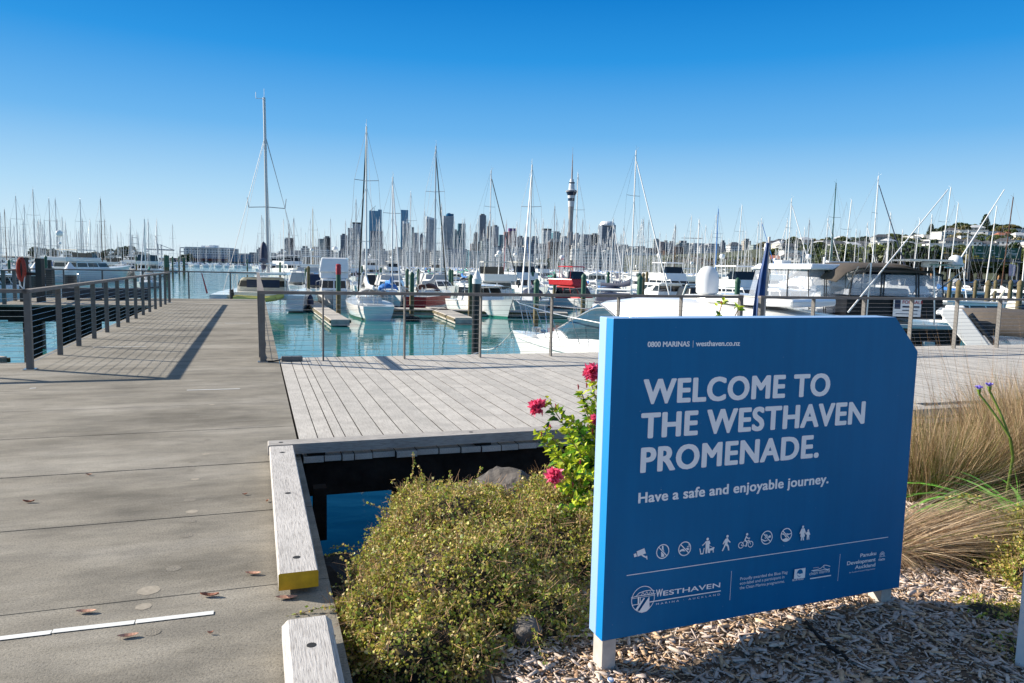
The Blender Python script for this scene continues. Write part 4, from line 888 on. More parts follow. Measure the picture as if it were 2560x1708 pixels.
def sail_yacht(name,label,L=10,B=3.1,H=14,hm=None,boot=None,spar=None,cover=None,furl=None,detail=True,hullc=None,dodger=None,spr=2,group=None,lean=0,cockpit=True):
    spar=spar or WSPAR; t=empty(name,(0,0,0),0,label,'sailing boat',group)
    fb=.095*L; b=MB(); hull(b,L,B,fb,sw=.66,rake=.06,m=(0,1,2,3),trans=.25); b.build('hull',[hullc or WHITE,boot or NAVY,ANTIF,PALEG],t,smooth=True)
    zd=fb*1.05; my=.08*L
    b=MB(); a=(-.18*L,.22*L,B*.56,B*.36,zd-.05,zd+.42,.9,.12,.16); fru(b,*a,m=0); c=b.build('cabin',[WHITE],t,bevel=.04 if detail else 0)
    b=MB(); band(b,*a,.35,.75,0,seg=3,gap=.12,sides='LR'); b.build('windows',BLACKG,t)
    b=MB(); b.tube((0,my,zd+.2),(0,my-lean,H),.085 if detail else .08,.06,7); 
    b.tube((0,my-lean,H),(0,my-lean+.35,H+.25),.012,n=4); b.tube((0,my-lean,H),(0,my-lean,H+.5),.01,n=4)
    b.build('mast',spar,t)
    b=MB(); 
    for k in range(spr):
        z=zd+(H-zd)*(k+1)/(spr+1)*1.04; w=B*(.36-.08*k); b.tube((-w,my-.15,z+.05),(0,my,z),.022,n=4); b.tube((w,my-.15,z+.05),(0,my,z),.022,n=4)
        b.path([(-B*.46,my-.2,zd),(-w,my-.15,z+.05),(0,my,min(H-.2,z+(H-zd)/(spr+1)*.96))],.011,4); b.path([(B*.46,my-.2,zd),(w,my-.15,z+.05),(0,my,min(H-.2,z+(H-zd)/(spr+1)*.96))],.011,4)
    b.tube((0,my-lean,H),(0,-L*.48,zd),.011,n=4)
    if not furl: b.tube((0,my,H*.97),(0,L*.5,fb*1.3),.012,n=4)
    b.build('rigging',WIRE if detail else spar,t)
    if furl:
        b=MB(); b.tube((0,my+.12,H*.93),(0,L*.52,fb*1.32),.05,.075,6); b.build('furled_headsail',furl,t)
    b=MB(); zb=zd+1.0; b.tube((0,my-.1,zb),(0,my-.36*L,zb+.05),.06,n=6); bo=b.build('boom',spar,t)
    if cover:
        b=MB(); N=8; pr=[]
        for k in range(N+1):
            s=k/N; r=.20*(1-.55*s)+.03*math.sin(9*s); pr.append((my-.02-.37*L*s,zb+.10+(.35*(1-s)**6),r,.17+.25*(1-s)**5))
        vs=[]
        for (y,z,r,rz) in pr:
            for q in range(8): a_=2*math.pi*q/8; vs.append((r*.8*math.cos(a_),y,z+rz*math.sin(a_)))
        fs=[(i*8+q,i*8+(q+1)%8,(i+1)*8+(q+1)%8,(i+1)*8+q) for i in range(N) for q in range(8)]+[tuple(range(8)),tuple(range(N*8+7,N*8-1,-1))]
        b.add(vs,fs); b.build('sail_cover',cover,bo,smooth=True)
    if dodger:
        b=MB(); vs=[];K=8
        for y,zz in ((-.20*L,.95),(-.13*L,1.05),(-.05*L,.55)):
            for q in range(K+1): a_=math.pi*q/K; vs.append((-math.cos(a_)*B*.30,y,zd+.35+(zz-.35)*math.sin(a_)**.6))
        b.add(vs,[(i*(K+1)+q,i*(K+1)+q+1,(i+1)*(K+1)+q+1,(i+1)*(K+1)+q) for i in range(2) for q in range(K)]); o=b.build('spray_dodger',dodger,t,smooth=True); sm=o.modifiers.new('s','SOLIDIFY'); sm.thickness=.03
    if detail:
        b=MB(); zr=fb+.6
        for s in (-1,1):
            pts=[(s*B*.33,-L*.48,zr),(s*B*.46,-L*.2,zr),(s*B*.47,0,zr+.03),(s*B*.38,L*.25,zr+.12),(s*.1,L*.47,zr+.3)]; b.path(pts,.012,4)
            for p in pts: b.tube((p[0],p[1],fb*.98),p,.012,n=4)
        b.path([(-B*.33,-L*.48,zr),(B*.33,-L*.48,zr)],.014,4); b.build('guard_rail',STAIN,t)
        if cockpit:
            b=MB(); b.box(-B*.20,B*.20,-.42*L,-.2*L,fb*.9,fb+.04); b.tube((0,-.30*L,fb),(0,-.30*L,fb+.75),.05,n=6); b.path([(.38*math.cos(a_),-.31*L,fb+.75+.38*math.sin(a_)) for a_ in [k*math.pi/6 for k in range(13)]],.018,4); b.build('cockpit_and_wheel',PALEG,t)
    return t
def motor_boat(name,label,L=11,B=3.6,kind='fly',hullc=None,top=None,win=None,cover=None,group=None,detail=True,boot=None,cat='motor boat'):
    t=empty(name,(0,0,0),0,label,cat,group); top=top or WHITE; win=win or BLACKG
    fb=.105*L; b=MB(); hull(b,L,B,fb,sw=.86,rake=.09,up=.42,full=2.6,m=(0,1,2,3)); b.build('hull',[hullc or WHITE,boot or NAVY,ANTIF,PALEG],t,smooth=True)
    zd=fb*1.02
    if kind=='express':
        a=(-.05*L,.30*L,B*.86,B*.5,zd,zd+.95,2.0,.1,.28); b=MB(); fru(b,*a); b.build('cabin',top,t,bevel=.1 if detail else 0)
        b=MB(); band(b,*a,.25,.82,0,seg=2,gap=.05,sides='LRF'); b.build('windows',win,t)
        b=MB(); b.path([(-B*.42,-.2*L,zd),(-B*.34,-.12*L,zd+1.7),(B*.34,-.12*L,zd+1.7),(B*.42,-.2*L,zd)],.08,6); b.build('radar_arch',top,t)
        if cover: b=MB(); fru(b,-.36*L,-.02*L,B*.84,B*.8,zd+.3,zd+1.5,.5,.5,.3); b.build('cockpit_cover',cover,t,bevel=.12 if detail else 0)
    else:
        a=(-.22*L,.22*L,B*.84,B*.66,zd-.05,zd+1.25,1.0,.05,.14); b=MB(); fru(b,*a); b.build('cabin',top,t,bevel=.06 if detail else 0)
        b=MB(); band(b,*a,.38,.86,0,seg=3,gap=.05); b.build('windows',win,t)
        if kind=='fly':
            c=(-.34*L,.10*L,B*.86,B*.7,zd+1.26,zd+1.9,.35,-.1,-.02); b=MB(); fru(b,*c); fl=b.build('flybridge',top,t,bevel=.08 if detail else 0)
            b=MB(); fru(b,-.20*L,.05*L,B*.74,B*.62,zd+3.0,zd+3.1,.2,.1,.1)
            for x in (-1,1):
                for y in (-.18*L,.02*L): b.tube((x*B*.33,y,zd+1.85),(x*B*.31,y,zd+3.02),.03,n=5)
            b.build('bimini_top',cover or top,t)
            if detail or cover:
                b=MB(); fru(b,-.02*L,.06*L,B*.70,B*.6,zd+1.9,zd+2.6,.3,0,.08); b.build('windscreen',win,fl)
            b=MB(); b.tube((0,-.26*L,zd+1.9),(0,-.28*L,zd+4.0),.05,.03,5); b.ball((0,-.27*L,zd+3.9),.25,.25,.26,8,5); b.build('radar_mast',WHITE,t,smooth=True)
        if kind=='cab':
            b=MB(); fru(b,-.26*L,.20*L,B*.8,B*.62,zd+1.25,zd+1.33,.8,0,.02); b.tube((0,-.05*L,zd+1.3),(0,-.1*L,zd+3.6),.04,.02,5); b.build('roof',top,t)
            if cover: b=MB(); fru(b,-.45*L,-.23*L,B*.8,B*.8,zd+.2,zd+1.28,0,.25,.08); b.build('cockpit_cover',cover,t)
    if detail:
        b=MB(); zr=fb+1.0
        for s in (-1,1):
            pts=[(s*B*.47,-L*.05,zr-.15),(s*B*.45,L*.12,zr),(s*B*.34,L*.28,zr+.15),(s*B*.12,L*.46,zr+.32)]; b.path(pts,.018,5)
            for p in pts: b.tube((p[0],p[1],fb),p,.014,n=4)
        b.tube((-B*.12,L*.46,zr+.32),(B*.12,L*.46,zr+.32),.018,n=5); b.build('bow_rail',STAIN,t)
    return t
def put(t,px,D,rz,dz=0):
    q=at(px,700,D); t.location=(q[0],q[1],ZW+dz); t.rotation_euler=(0,0,rz); return t
AW=-HD; TO=-HD+math.pi
occ=[]  # (u,v,halfwidth,halflength)
def occupy(t,hw=2.6,hl=7):
    x,y=t.location[0],t.location[1]; occ.append((x*V1[0]+y*V1[1],x*V2[0]+y*V2[1],hw,hl)); return t
def masted(px,ytop,Hm,label,rz=AW,**k):
    """a yacht whose masthead shows at (px,ytop) for a mast of height Hm above the water"""
    zt=Hm+ZW; D=(zt-HC)*F/(hor(px)-ytop); q=at(px,ytop,D)
    L=k.pop('L',max(7.5,Hm*.72)); t=sail_yacht('sailing_yacht',label,L=L,B=L*.31,H=Hm,**k)
    my=.08*L-k.get('lean',0); t.rotation_euler=(0,0,rz); t.location=(q[0]+math.sin(rz)*my,q[1]-math.cos(rz)*my,ZW); return occupy(t)
masted(916,326,13.6,'white sailing yacht moored stern-on with red and green stripes at the waterline',AW,L=10,boot=GREENP,cover=WHITE,furl=BLACKS,dodger=GREYC)
masted(982,447,11.6,'white sailing yacht with a bright blue sail cover, bow towards the deck',TO,L=9.5,cover=BLUEC,furl=WSPAR,dodger=BLUEC)
masted(1090,373,14.8,'red-hulled sailing yacht with a maroon bimini and a black furled headsail',AW-.5,L=10.5,hullc=REDH,boot=WHITE,spar=ALUM,furl=BLACKS,cover=GREYC,dodger=MAROON)
masted(1228,431,15.0,'white yacht with a bare white mast and a long black furled headsail running right',TO+.5,furl=BLACKS,cover=BLACKS)
masted(1330,418,12.2,'white-masted yacht whose thick white furled headsail slopes down to the left',TO-.5,L=9.6,furl=WSPAR,cover=WHITE,hullc=PALEG,dodger=NAVY)
masted(1590,384,15.2,'tallest white-masted yacht right of the round city tower, furled headsail sloping right',TO+.35,furl=WSPAR,cover=NAVY,dodger=NAVY)
masted(1445,440,15.0,'yacht with a plain white mast just right of the tall needle tower',AW,cover=BLUEC)
masted(1387,518,12.0,'grey-masted yacht left of the tall needle tower',AW,spar=ALUM,cover=NAVY)
masted(1266,552,14.0,'yacht with a long red furled headsail',TO-.4,furl=REDP,cover=WHITE)
masted(1314,564,13.0,'yacht with a bright blue furled sail beside the white masts',TO,furl=BLUEC,cover=WHITE)
masted(890,502,12.5,'yacht with a thin silver mast left of the blue glass tower',AW,spar=ALUM,cover=NAVY)
masted(782,525,13.5,'yacht with a pale yellowish mast near the left city blocks',AW,spar=mat('cream_spar',(.55,.42,.26),.4,0,var=.1),cover=NAVY)
masted(1027,485,14,'yacht with a white mast between the two blue glass towers',AW,cover=WHITE)
masted(1104,513,13,'yacht with a white mast in front of the blue domed tower',TO,cover=BLUEC,furl=WSPAR)
masted(1062,530,13,'yacht with a white mast at the left of the grid-fronted tower',AW,cover=WHITE)
masted(735,547,13,'silver-masted yacht right of the catamaran mast',AW,spar=ALUM,cover=NAVY)
masted(654,540,13,'thin silver-masted yacht left of the catamaran mast',AW,spar=ALUM,cover=NAVY)
masted(722,558,12.5,'dark-masted yacht between the catamaran and the dark slab towers',AW,spar=BROWNS,cover=NAVY)
masted(1176,561,14,'white-masted yacht with a white furled sail by the small blue tower',TO,furl=WSPAR,cover=WHITE)
masted(1650,582,12.5,'white-masted yacht left of the radar dome',AW,cover=WHITE)
masted(1689,566,13,'yacht with a dark brown leaning mast above the big radar dome',AW-.9,spar=BROWNS,cover=NAVY,lean=.5)
masted(1729,542,14,'ketch with a cluttered white mast right of the radar dome',AW,cover=WHITE,lean=.4,spr=3)
masted(1765,566,13,'white-masted yacht between the radar dome and the blue mast',AW,cover=WHITE)
masted(1796,526,13.5,'yacht with a bright blue mast',AW,spar=BLUEC,cover=BLUEC)
masted(1791,540,13,'white-masted yacht just left of the blue mast',TO,cover=WHITE,lean=.4)
masted(1855,517,14,'white-masted yacht with a raked mast left of the furled blue flag',AW,cover=BLUEC,lean=.5)
masted(1896,559,13.5,'white-masted yacht close behind the furled blue flag',AW,cover=WHITE)
masted(1904,548,13.5,'yacht whose blue furled headsail slopes right from behind the flag pole',TO+.5,furl=BLUEC,cover=WHITE)
masted(1979,500,13.5,'tall white-masted yacht behind the launch with the white hardtop',TO+.4,furl=WSPAR,cover=WHITE)
masted(1992,576,12.5,'short white-masted yacht behind the white hardtop',AW,cover=WHITE)
masted(2012,571,12.5,'white-masted yacht above the middle of the white hardtop',AW,cover=WHITE)
masted(2070,548,13,'white-masted yacht left of the dark green mast',TO+.4,furl=WSPAR,cover=WHITE)
masted(2084,548,13,'yacht with a white mast raked towards the dark green mast',AW,cover=WHITE,lean=.6)
masted(2090,463,15.5,'yacht with a tall dark green mast',AW,spar=mat('dark_green_spar',(.02,.07,.06),.35,0,var=.2),cover=GREYC)
masted(2129,504,14,'yacht with a strongly raked white mast right of the dark green mast',AW,cover=WHITE,lean=.9)
masted(2141,576,12.5,'short white-masted yacht in front of the hillside houses',AW,cover=WHITE)
masted(2169,560,13,'white-masted yacht with a bent masthead in front of the white terraces',TO,furl=WSPAR,cover=WHITE)
masted(2196,446,16,'tallest white-masted yacht on the right with a dark blue furled headsail',TO+.45,furl=NAVY,cover=WHITE)
masted(2227,535,13.5,'white-masted yacht just right of the dark blue furled headsail',AW,cover=WHITE)
masted(2257,578,12,'short white-masted yacht above the brown canvas top',AW,cover=WHITE)
masted(2300,550,13,'raked white-masted yacht above the brown canvas top',AW,cover=WHITE,lean=.6)
masted(2330,540,13,'white-masted yacht crossed by the long slanting fishing pole',AW,cover=WHITE)
masted(2377,474,15,'tall raked white-masted yacht by the tip of the slanting fishing pole',AW,cover=BLUEC,lean=.8)
masted(2396,512,14,'raked white-masted yacht above the white radar domes on the right',AW,cover=WHITE,lean=.6)
masted(2421,578,12,'short white-masted yacht left of the green road sign',AW,cover=WHITE)
masted(2492,519,13,'raked white-masted yacht in front of the green road sign',AW,cover=WHITE,lean=.7)
masted(2533,497,14,'yacht with a brown mast at the far right in front of the green road sign',AW,spar=BROWNS,cover=WHITE,lean=.6)
for i,(x,y,sp,lb) in enumerate([(0,533,ALUM,'silver-masted yacht cut by the left edge of the picture'),(11,526,BROWNS,'dark-masted yacht, second mast from the left edge'),(39,493,ALUM,'tall silver-masted yacht third from the left edge'),(60,515,ALUM,'silver-masted yacht left of the tallest mast of the left group'),(82,477,ALUM,'yacht with the tallest mast of the left group'),(122,499,ALUM,'thick grey-masted yacht left of the white cone caps'),(138,500,ALUM,'thin silver-masted yacht above the white cone caps'),(155,543,ALUM,'short silver-masted yacht left of the big motor yacht'),(200,501,ALUM,'silver-masted yacht with wide spreaders behind the big motor yacht'),(251,500,BROWNS,'yacht with the dark brown mast of the left group'),(261,551,BROWNS,'shorter brown-masted yacht beside the tall brown mast'),(243,561,ALUM,'thin-masted yacht left of the brown mast'),(276,564,ALUM,'thin-masted yacht right of the brown masts'),(302,581,ALUM,'thin-masted yacht above the dark trees on the left'),(330,589,ALUM,'faint thin-masted yacht left of the harbour crane'),(377,586,ALUM,'thin-masted yacht in front of the harbour crane'),(431,563,ALUM,'lone thin-masted yacht right of the harbour crane'),(94,589,ALUM,'short-masted yacht in the left group below the tallest mast')]):
    masted(x,y,14.5 if y<520 else 13.5,lb,AW+.25*((i%3)-1),spar=sp,cover=[NAVY,WHITE,BLUEC][i%3])
# ---- catamaran
def catamaran():
    t=empty('catamaran',(0,0,0),0,'white sailing catamaran with stepped sterns, a cream cabin and a hanging yellow dinghy','catamaran')
    L=12.5
    for s in (-1,1):
        b=MB(); hull(b,L,1.75,1.2,sw=.75,rake=.03,up=.15,full=2.6,m=(0,1,2,0)); 
        b.v=[(x+s*2.75,y,z) for x,y,z in b.v]; b.build('hull',[WHITE,WHITE,NAVY],t,smooth=True)
        b=MB()
        for k in range(4): b.box(s*2.75-.62,s*2.75+.62,-L/2-1.5+.38*k,-L/2+.02,.12+.0,.32+.30*k)
        b.build('stern_steps',PALEG,t,bevel=.03)
    b=MB(); b.box(-2.2,2.2,-5.2,3.2,.8,1.38); b.build('bridge_deck',WHITE,t)
    a=(-2.9,2.6,4.2,3.2,1.25,2.45,1.5,.3,.35); b=MB(); fru(b,*a); b.build('cabin',CREAM,t,bevel=.25)
    b=MB(); band(b,*a,.40,.80,0,seg=3,gap=.08); b.build('windows',BLACKG,t)
    b=MB(); fru(b,-5.6,.4,4.3,4.0,2.72,2.87,.4,0,.15)
    for x in (-2,2):
        for y in (-5.2,-3): b.tube((x*.95,y,1.1),(x*.95,y,2.75),.04,n=5)
    b.build('hardtop',WHITE,t,bevel=.06)
    b=MB(); b.box(-.9,1.5,-5.3,-5.24,1.75,2.35); b.build('cockpit_blind',NAVY,t)
    b=MB(); b.tube((0,1.2,2.8),(-.15,.9,17.2),.15,.11,10); b.tube((-.15,.9,17.2),(-.15,.9,17.9),.015,n=4); b.tube((-.15,.9,17.1),(-.8,.9,17.1),.02,n=4); b.tube((-.8,.9,17.1),(-.8,.9,17.6),.02,n=4); b.build('mast',ALUM,t)
    b=MB()
    for s in (-1,1):
        b.tube((-.1,1,8.3),(s*1.45,.7,8.2),.035,n=5); b.tube((s*1.45,.7,8.2),(s*1.55,.65,9.0),.03,n=5)
        b.tube((s*3.3,-.8,1.3),(-.1,1,14.2),.02,n=4); b.tube((s*2.6,-.3,1.3),(s*1.45,.7,8.2),.012,n=4); b.tube((s*1.45,.7,8.2),(-.1,1,14.0),.012,n=4)
    b.tube((-.2,6.4,1.5),(-.1,1,14.3),.016,n=5); b.build('rigging',WIRE,t)
    b=MB(); b.tube((0,1.0,3.5),(0,-4.6,3.6),.09,n=6); b.build('boom',ALUM,t)
    b=MB(); b.ball((-.25,.2,4.2),.34,.9,1.2,10,6); b.ball((0,-2.4,3.75),.22,2.2,.28,10,6); b.build('sail_cover',NAVY,t,smooth=True)
    dg=empty('dinghy',(0,0,0),0,'small yellow inflatable dinghy hanging behind the catamaran','dinghy')
    b=MB()
    for s,pts in ((1,[(-1.7,-6.5,.95),(.3,-6.6,.85),(1.3,-6.45,1.0),(1.8,-6.2,1.2)]),(1,[(-1.7,-5.8,1.0),(.3,-5.7,.9),(1.3,-5.9,1.05),(1.8,-6.2,1.2)])): b.path(pts,.20,10)
    b.build('inflated_tube',YELR,dg,smooth=True); b=MB(); b.box(-1.5,1.5,-6.35,-5.8,.86,.92); b.build('floor',PALEG,dg)
    b=MB(); b.tube((-1.8,-6.2,.9),(-1.85,-6.3,1.6),.15,n=8); b.build('outboard_motor',TYREK,dg); b=MB(); b.tube((-3.5,-6.6,1.3),(-3.85,-6.6,2.8),.07,.03,6); b.build('rescue_pole',REDP,t)
    b=MB(); b.ball((3.75,-4.6,.65),.25,.25,.6,10,6); b.build('fender',NAVY,t,smooth=True)
    return t,dg
t,dg=catamaran(); occupy(put(t,667,61.5,AW-.12),4.5,8); put(dg,667,61.5,AW-.12)
# ---- launches near the finger pontoons
t=motor_boat('motor_launch','white launch with a tall white canvas flybridge enclosure behind the red-topped pile',L=10.5,B=3.4,kind='fly',cover=WHITE,boot=WHITE); 
b=MB(); fru(b,-.24*10.5,.10*10.5,2.9,2.6,2.95,4.15,.45,.15,.2); b.build('flybridge_cover',WHITE,t,bevel=.1)
occupy(put(t,836,66,TO-.12),3,7)
t=motor_boat('motor_launch','white planing launch with a blue-framed wheelhouse, bow to the right behind the black pile',L=9.5,B=3.2,kind='cab',boot=GREENC); occupy(put(t,1207,58,math.atan2(-3.8,-8)),3,6)
t=motor_boat('motor_launch','red and white launch with a red flying bridge behind the big cruiser',L=8,B=2.6,kind='fly',top=REDH,boot=REDH); occupy(put(t,1440,70,TO+.3),3,6)
t=motor_boat('motor_launch','white launch with a black canvas cockpit cover right of the tallest striped yacht',L=9,B=3.1,kind='express',cover=BLACKS); occupy(put(t,925,88,AW),3,6)
t=motor_boat('motor_launch','launch with a navy blue canopy left of the white canvas flybridge',L=9,B=3.1,kind='express',cover=NAVY,boot=NAVY); occupy(put(t,790,84,AW),3,6)
t=motor_boat('motor_launch','launch with a round-cornered clear cockpit cover between the catamaran and the yellow pile',L=9.5,B=3.3,kind='express',cover=GREYC,boot=NAVY); occupy(put(t,748,92,AW),3,6)
t=motor_boat('motor_yacht','tall white three-decked motor yacht behind the catamaran',L=19,B=5.2,kind='fly',boot=NAVY,cat='motor yacht'); occupy(put(t,728,150,TO+.2),5,11)
t=motor_boat('motor_yacht','white motor yacht left of the three-decked one behind the catamaran mast',L=17,B=4.8,kind='fly',boot=WHITE,cat='motor yacht'); occupy(put(t,694,165,TO),5,11)
t=motor_boat('motor_yacht','big white motor yacht with a cream flybridge canopy and blue stern stripes on the left',L=17,B=5.2,kind='fly',boot=WHITE,cover=CREAM,cat='motor yacht')
b=MB()
for s in (-1,1): b.box(s*1.9-.22,s*1.9+.22,-8.54,-8.50,.25,1.7)
b.build('stern_stripe',BLUEC,t); b=MB(); b.ball((-.3,-4.3,7.2),.5,.5,.55,12,8); b.tube((-.3,-4.3,4.6),(-.3,-4.3,6.8),.08,n=6); b.build('radar_dome',WHITE,t,smooth=True)
occupy(put(t,212,116,AW-.55),5,10)
t=motor_boat('motor_yacht','white sports cruiser with a low swept cabin right of the big motor yacht',L=14,B=4.4,kind='express',boot=WHITE,cat='motor yacht'); occupy(put(t,312,150,TO-.3),5,8)
t=motor_boat('motor_yacht','white launch with two rows of black windows near the end of the left row',L=13,B=4.6,kind='fly',boot=WHITE,cat='motor yacht'); b=MB(); fru(b,-3.4,1.0,3.8,3.4,3.3,4.5,.4,.1,.2); b.build('black_enclosure',BLACKG,t); occupy(put(t,376,150,AW),4,8)
t=motor_boat('motor_yacht','white flybridge launch with a tuna tower frame behind the sports cruiser',L=14,B=4.6,kind='fly',boot=WHITE,cat='motor yacht'); b=MB(); 
for x in (-.9,.9):
    for y in (-2.6,-1): b.tube((x,y,4.4),(x*.6,y+.2,9.3),.05,n=5)
b.box(-.7,.7,-2.4,-.8,7.2,7.3);b.box(-.5,.5,-2.2,-1,8.6,8.7); b.build('tuna_tower',ALUM,t); occupy(put(t,343,178,AW),4,8)
t=motor_boat('motor_launch','small white boat with a dark hardtop behind the cone-capped piles',L=9,B=3.1,kind='cab',cover=BLACKS,boot=WHITE); occupy(put(t,66,62,AW-.9),3,6)
t=motor_boat('motor_launch','white boat with an orange lifebuoy whose bow pokes in at the left edge',L=9,B=3.1,kind='cab',boot=WHITE); occupy(put(t,-8,60,TO+1.0),3,6)
t=motor_boat('motor_launch','white wheelhouse launch with three side windows moored behind the right railing',L=9,B=3.2,kind='cab',boot=NAVY); occupy(put(t,2440,46,TO+1.2),3,6)
t=motor_boat('motor_launch','white launch with a row of cabin windows farther back by the car park, right',L=10,B=3.4,kind='cab',boot=WHITE); occupy(put(t,2420,72,TO+1.2),3,6)
t=motor_boat('motor_launch','cream-topped white launch beyond the railing at the right edge',L=11,B=3.6,kind='express',top=CREAM,boot=WHITE); occupy(put(t,2555,52,TO+.9),3,6)
t=motor_boat('motor_launch','launch with a black canopy between the big radar dome and the flag',L=9.5,B=3.3,kind='express',cover=BLACKS,boot=WHITE); occupy(put(t,1768,55,TO-.2),3,6)
t=motor_boat('motor_launch','white launch with green-tinted cabin windows left of the furled flag',L=9.5,B=3.2,kind='cab',win=mat('green_tinted_window',(.10,.28,.27),.08,0,var=.1),boot=WHITE); occupy(put(t,1822,50,TO-.3),3,6)
t=motor_boat('motor_launch','white boat with a navy canvas bimini right behind the big cruiser',L=8.5,B=2.9,kind='express',cover=NAVY,boot=NAVY); occupy(put(t,1520,40,TO-.8),3,5)
# ---- the big white sports cruiser at the deck
def cruiser():
    t=empty('sports_cruiser',(0,0,0),0,'big glossy white sports cruiser with a raked tinted windscreen moored against the deck','motor yacht')
    L,B=13.0,4.2; b=MB(); hull(b,L,B,1.38,sw=.9,rake=.07,up=.10,full=2.35,m=(0,0,1,0),N=28,boot=.05); b.build('hull',[WHITE,ANTIF],t,smooth=True)
    # coach roof as a lofted shell
    b=MB(); st=[(-5.6,3.3,1.35,2.1),(-4.2,3.4,1.35,2.72),(-1.6,3.4,1.38,3.02),(.9,3.2,1.38,3.05),(2.4,2.9,1.40,2.85),(3.4,2.6,1.42,2.35),(4.5,1.9,1.44,1.80),(5.7,.9,1.46,1.55)]
    K=10; vs=[]
    for (y,w,z0,z1) in st:
        for q in range(K+1):
            a=math.pi*q/K; c=math.cos(a); s=math.sin(a); vs.append((-w/2*(abs(c)**.55)*(1 if c>0 else -1),y,z0+(z1-z0)*(s**.45 if s>0 else 0)))
    b.add(vs,[(i*(K+1)+q,(i+1)*(K+1)+q,(i+1)*(K+1)+q+1,i*(K+1)+q+1) for i in range(len(st)-1) for q in range(K)]+[tuple(range(K+1))]); b.build('coach_roof',WHITE,t,smooth=True)
    # tinted windscreen wrapping the front, following the shell
    def sh(y,a,pr=.02):
        for i in range(len(st)-1):
            if st[i][0]<=y<=st[i+1][0]:
                f=(y-st[i][0])/(st[i+1][0]-st[i][0]); w=st[i][1]+f*(st[i+1][1]-st[i][1]); z0=st[i][2]+f*(st[i+1][2]-st[i][2]); z1=st[i][3]+f*(st[i+1][3]-st[i][3]); break
        c=math.cos(a);s=math.sin(a); w+=2*pr; z1+=pr
        return (-w/2*(abs(c)**.55)*(1 if c>0 else -1),y,z0+(z1-z0)*(max(s,0)**.45))
    b=MB(); N1,N2=14,24; vs=[]
    for i in range(N1+1):
        for q in range(N2+1):
            a=math.pi*(.012+.976*q/N2); side=abs(q/N2-.5)*2
            ylo=4.75-1.3*side**2.5; yhi=2.55-2.9*max(0,side-.35)**1.1; lowcut=1-.0*side
            y=ylo+(yhi-ylo)*i/N1; vs.append(sh(y,a))
    b.add(vs,[(i*(N2+1)+q,i*(N2+1)+q+1,(i+1)*(N2+1)+q+1,(i+1)*(N2+1)+q) for i in range(N1) for q in range(N2)]); b.build('windscreen',mat('tinted_blue_glass',(.035,.075,.10),.06,0,var=.15,spec=.8,coat=.3),t,smooth=True)
    b=MB(); 
    for q in (5,12,19): b.path([tuple(np.array(vs[i*(N2+1)+q])+np.array([0,0,.012])) for i in range(N1+1)],.022,5)
    b.path([tuple(np.array(vs[q])+np.array([0,0,.01])) for q in range(N2+1)],.02,5); b.path([tuple(np.array(vs[N1*(N2+1)+q])+np.array([0,0,.01])) for q in range(N2+1)],.018,5); b.build('windscreen_frame',ALUM,t)
    b=MB(); b.box(-1.1,1.1,-3.6,-1.2,2.95,3.14); b.build('sliding_roof_frame',WHITE,t,bevel=.06)
    b=MB(); b.box(-.9,-.2,-3.3,-1.6,3.145,3.17); b.build('roof_hatch',CREAM,t,bevel=.01)
    # satellite dome on its mast
    b=MB(); b.lathe([(.13,2.9),(.13,3.12),(.25,3.15),(.30,3.2),(.305,3.52),(.28,3.70),(.20,3.84),(.10,3.90),(.01,3.92)],(.2,-.4,-.02),28,0); b.build('satellite_dome',WCAP,t,smooth=True)
    b=MB(); fru(b,-1.1,.2,1.2,.8,2.9,3.12,.2,.2,.1); b.build('radar_arch',WHITE,t,bevel=.06)
    b=MB(); zr=2.25
    def side(y): 
        tt=(y+L/2)/L; w=(1-((tt-.42)/.58)**2.35) if tt>.42 else 1; return B/2*max(.0,w)
    for s in (-1,1):
        ys=[-1.5,0,1.3,2.6,3.8,4.9,5.9,6.6]; top=[]
        for y in ys:
            x=s*max(.12,side(y-.25)-.10); zt=zr-.12+.045*(y+1.5); q=(x,y+.35,zt); top.append(q); b.tube((s*max(.12,side(y)-.12),y,1.48),q,.014,n=5)
        top.append((0,L/2+.75,zr+.32)); b.path(top,.022,6)
    b.build('bow_rail',STAIN,t)
    b=MB(); b.tube((0,6.2,1.55),(.0,6.2,1.72),.16,n=12); b.tube((-.12,5.9,1.6),(.12,5.9,1.6),.06,n=8); b.build('anchor_winch',STAIN,t)
    b=MB()
    for s in (-1,1):
        pts=[(s*side(y)*1.005,y+.07*L*((y+L/2)/L)**3*.9,1.2+.02*y) for y in [-6,-4,-2,0,2,3.5,5,6]]; b.path(pts,.03,6)
    b.build('rub_rail',PALEG,t); return t
t=cruiser(); 
bow=at(1283,823,26.0); dr=np.array([-.66,.75]); dr/=np.linalg.norm(dr); c=bow[:2]-dr*(13/2+.9); t.location=(c[0],c[1],ZW); t.rotation_euler=(0,0,math.atan2(-dr[0],dr[1])); occupy(t,4,9)
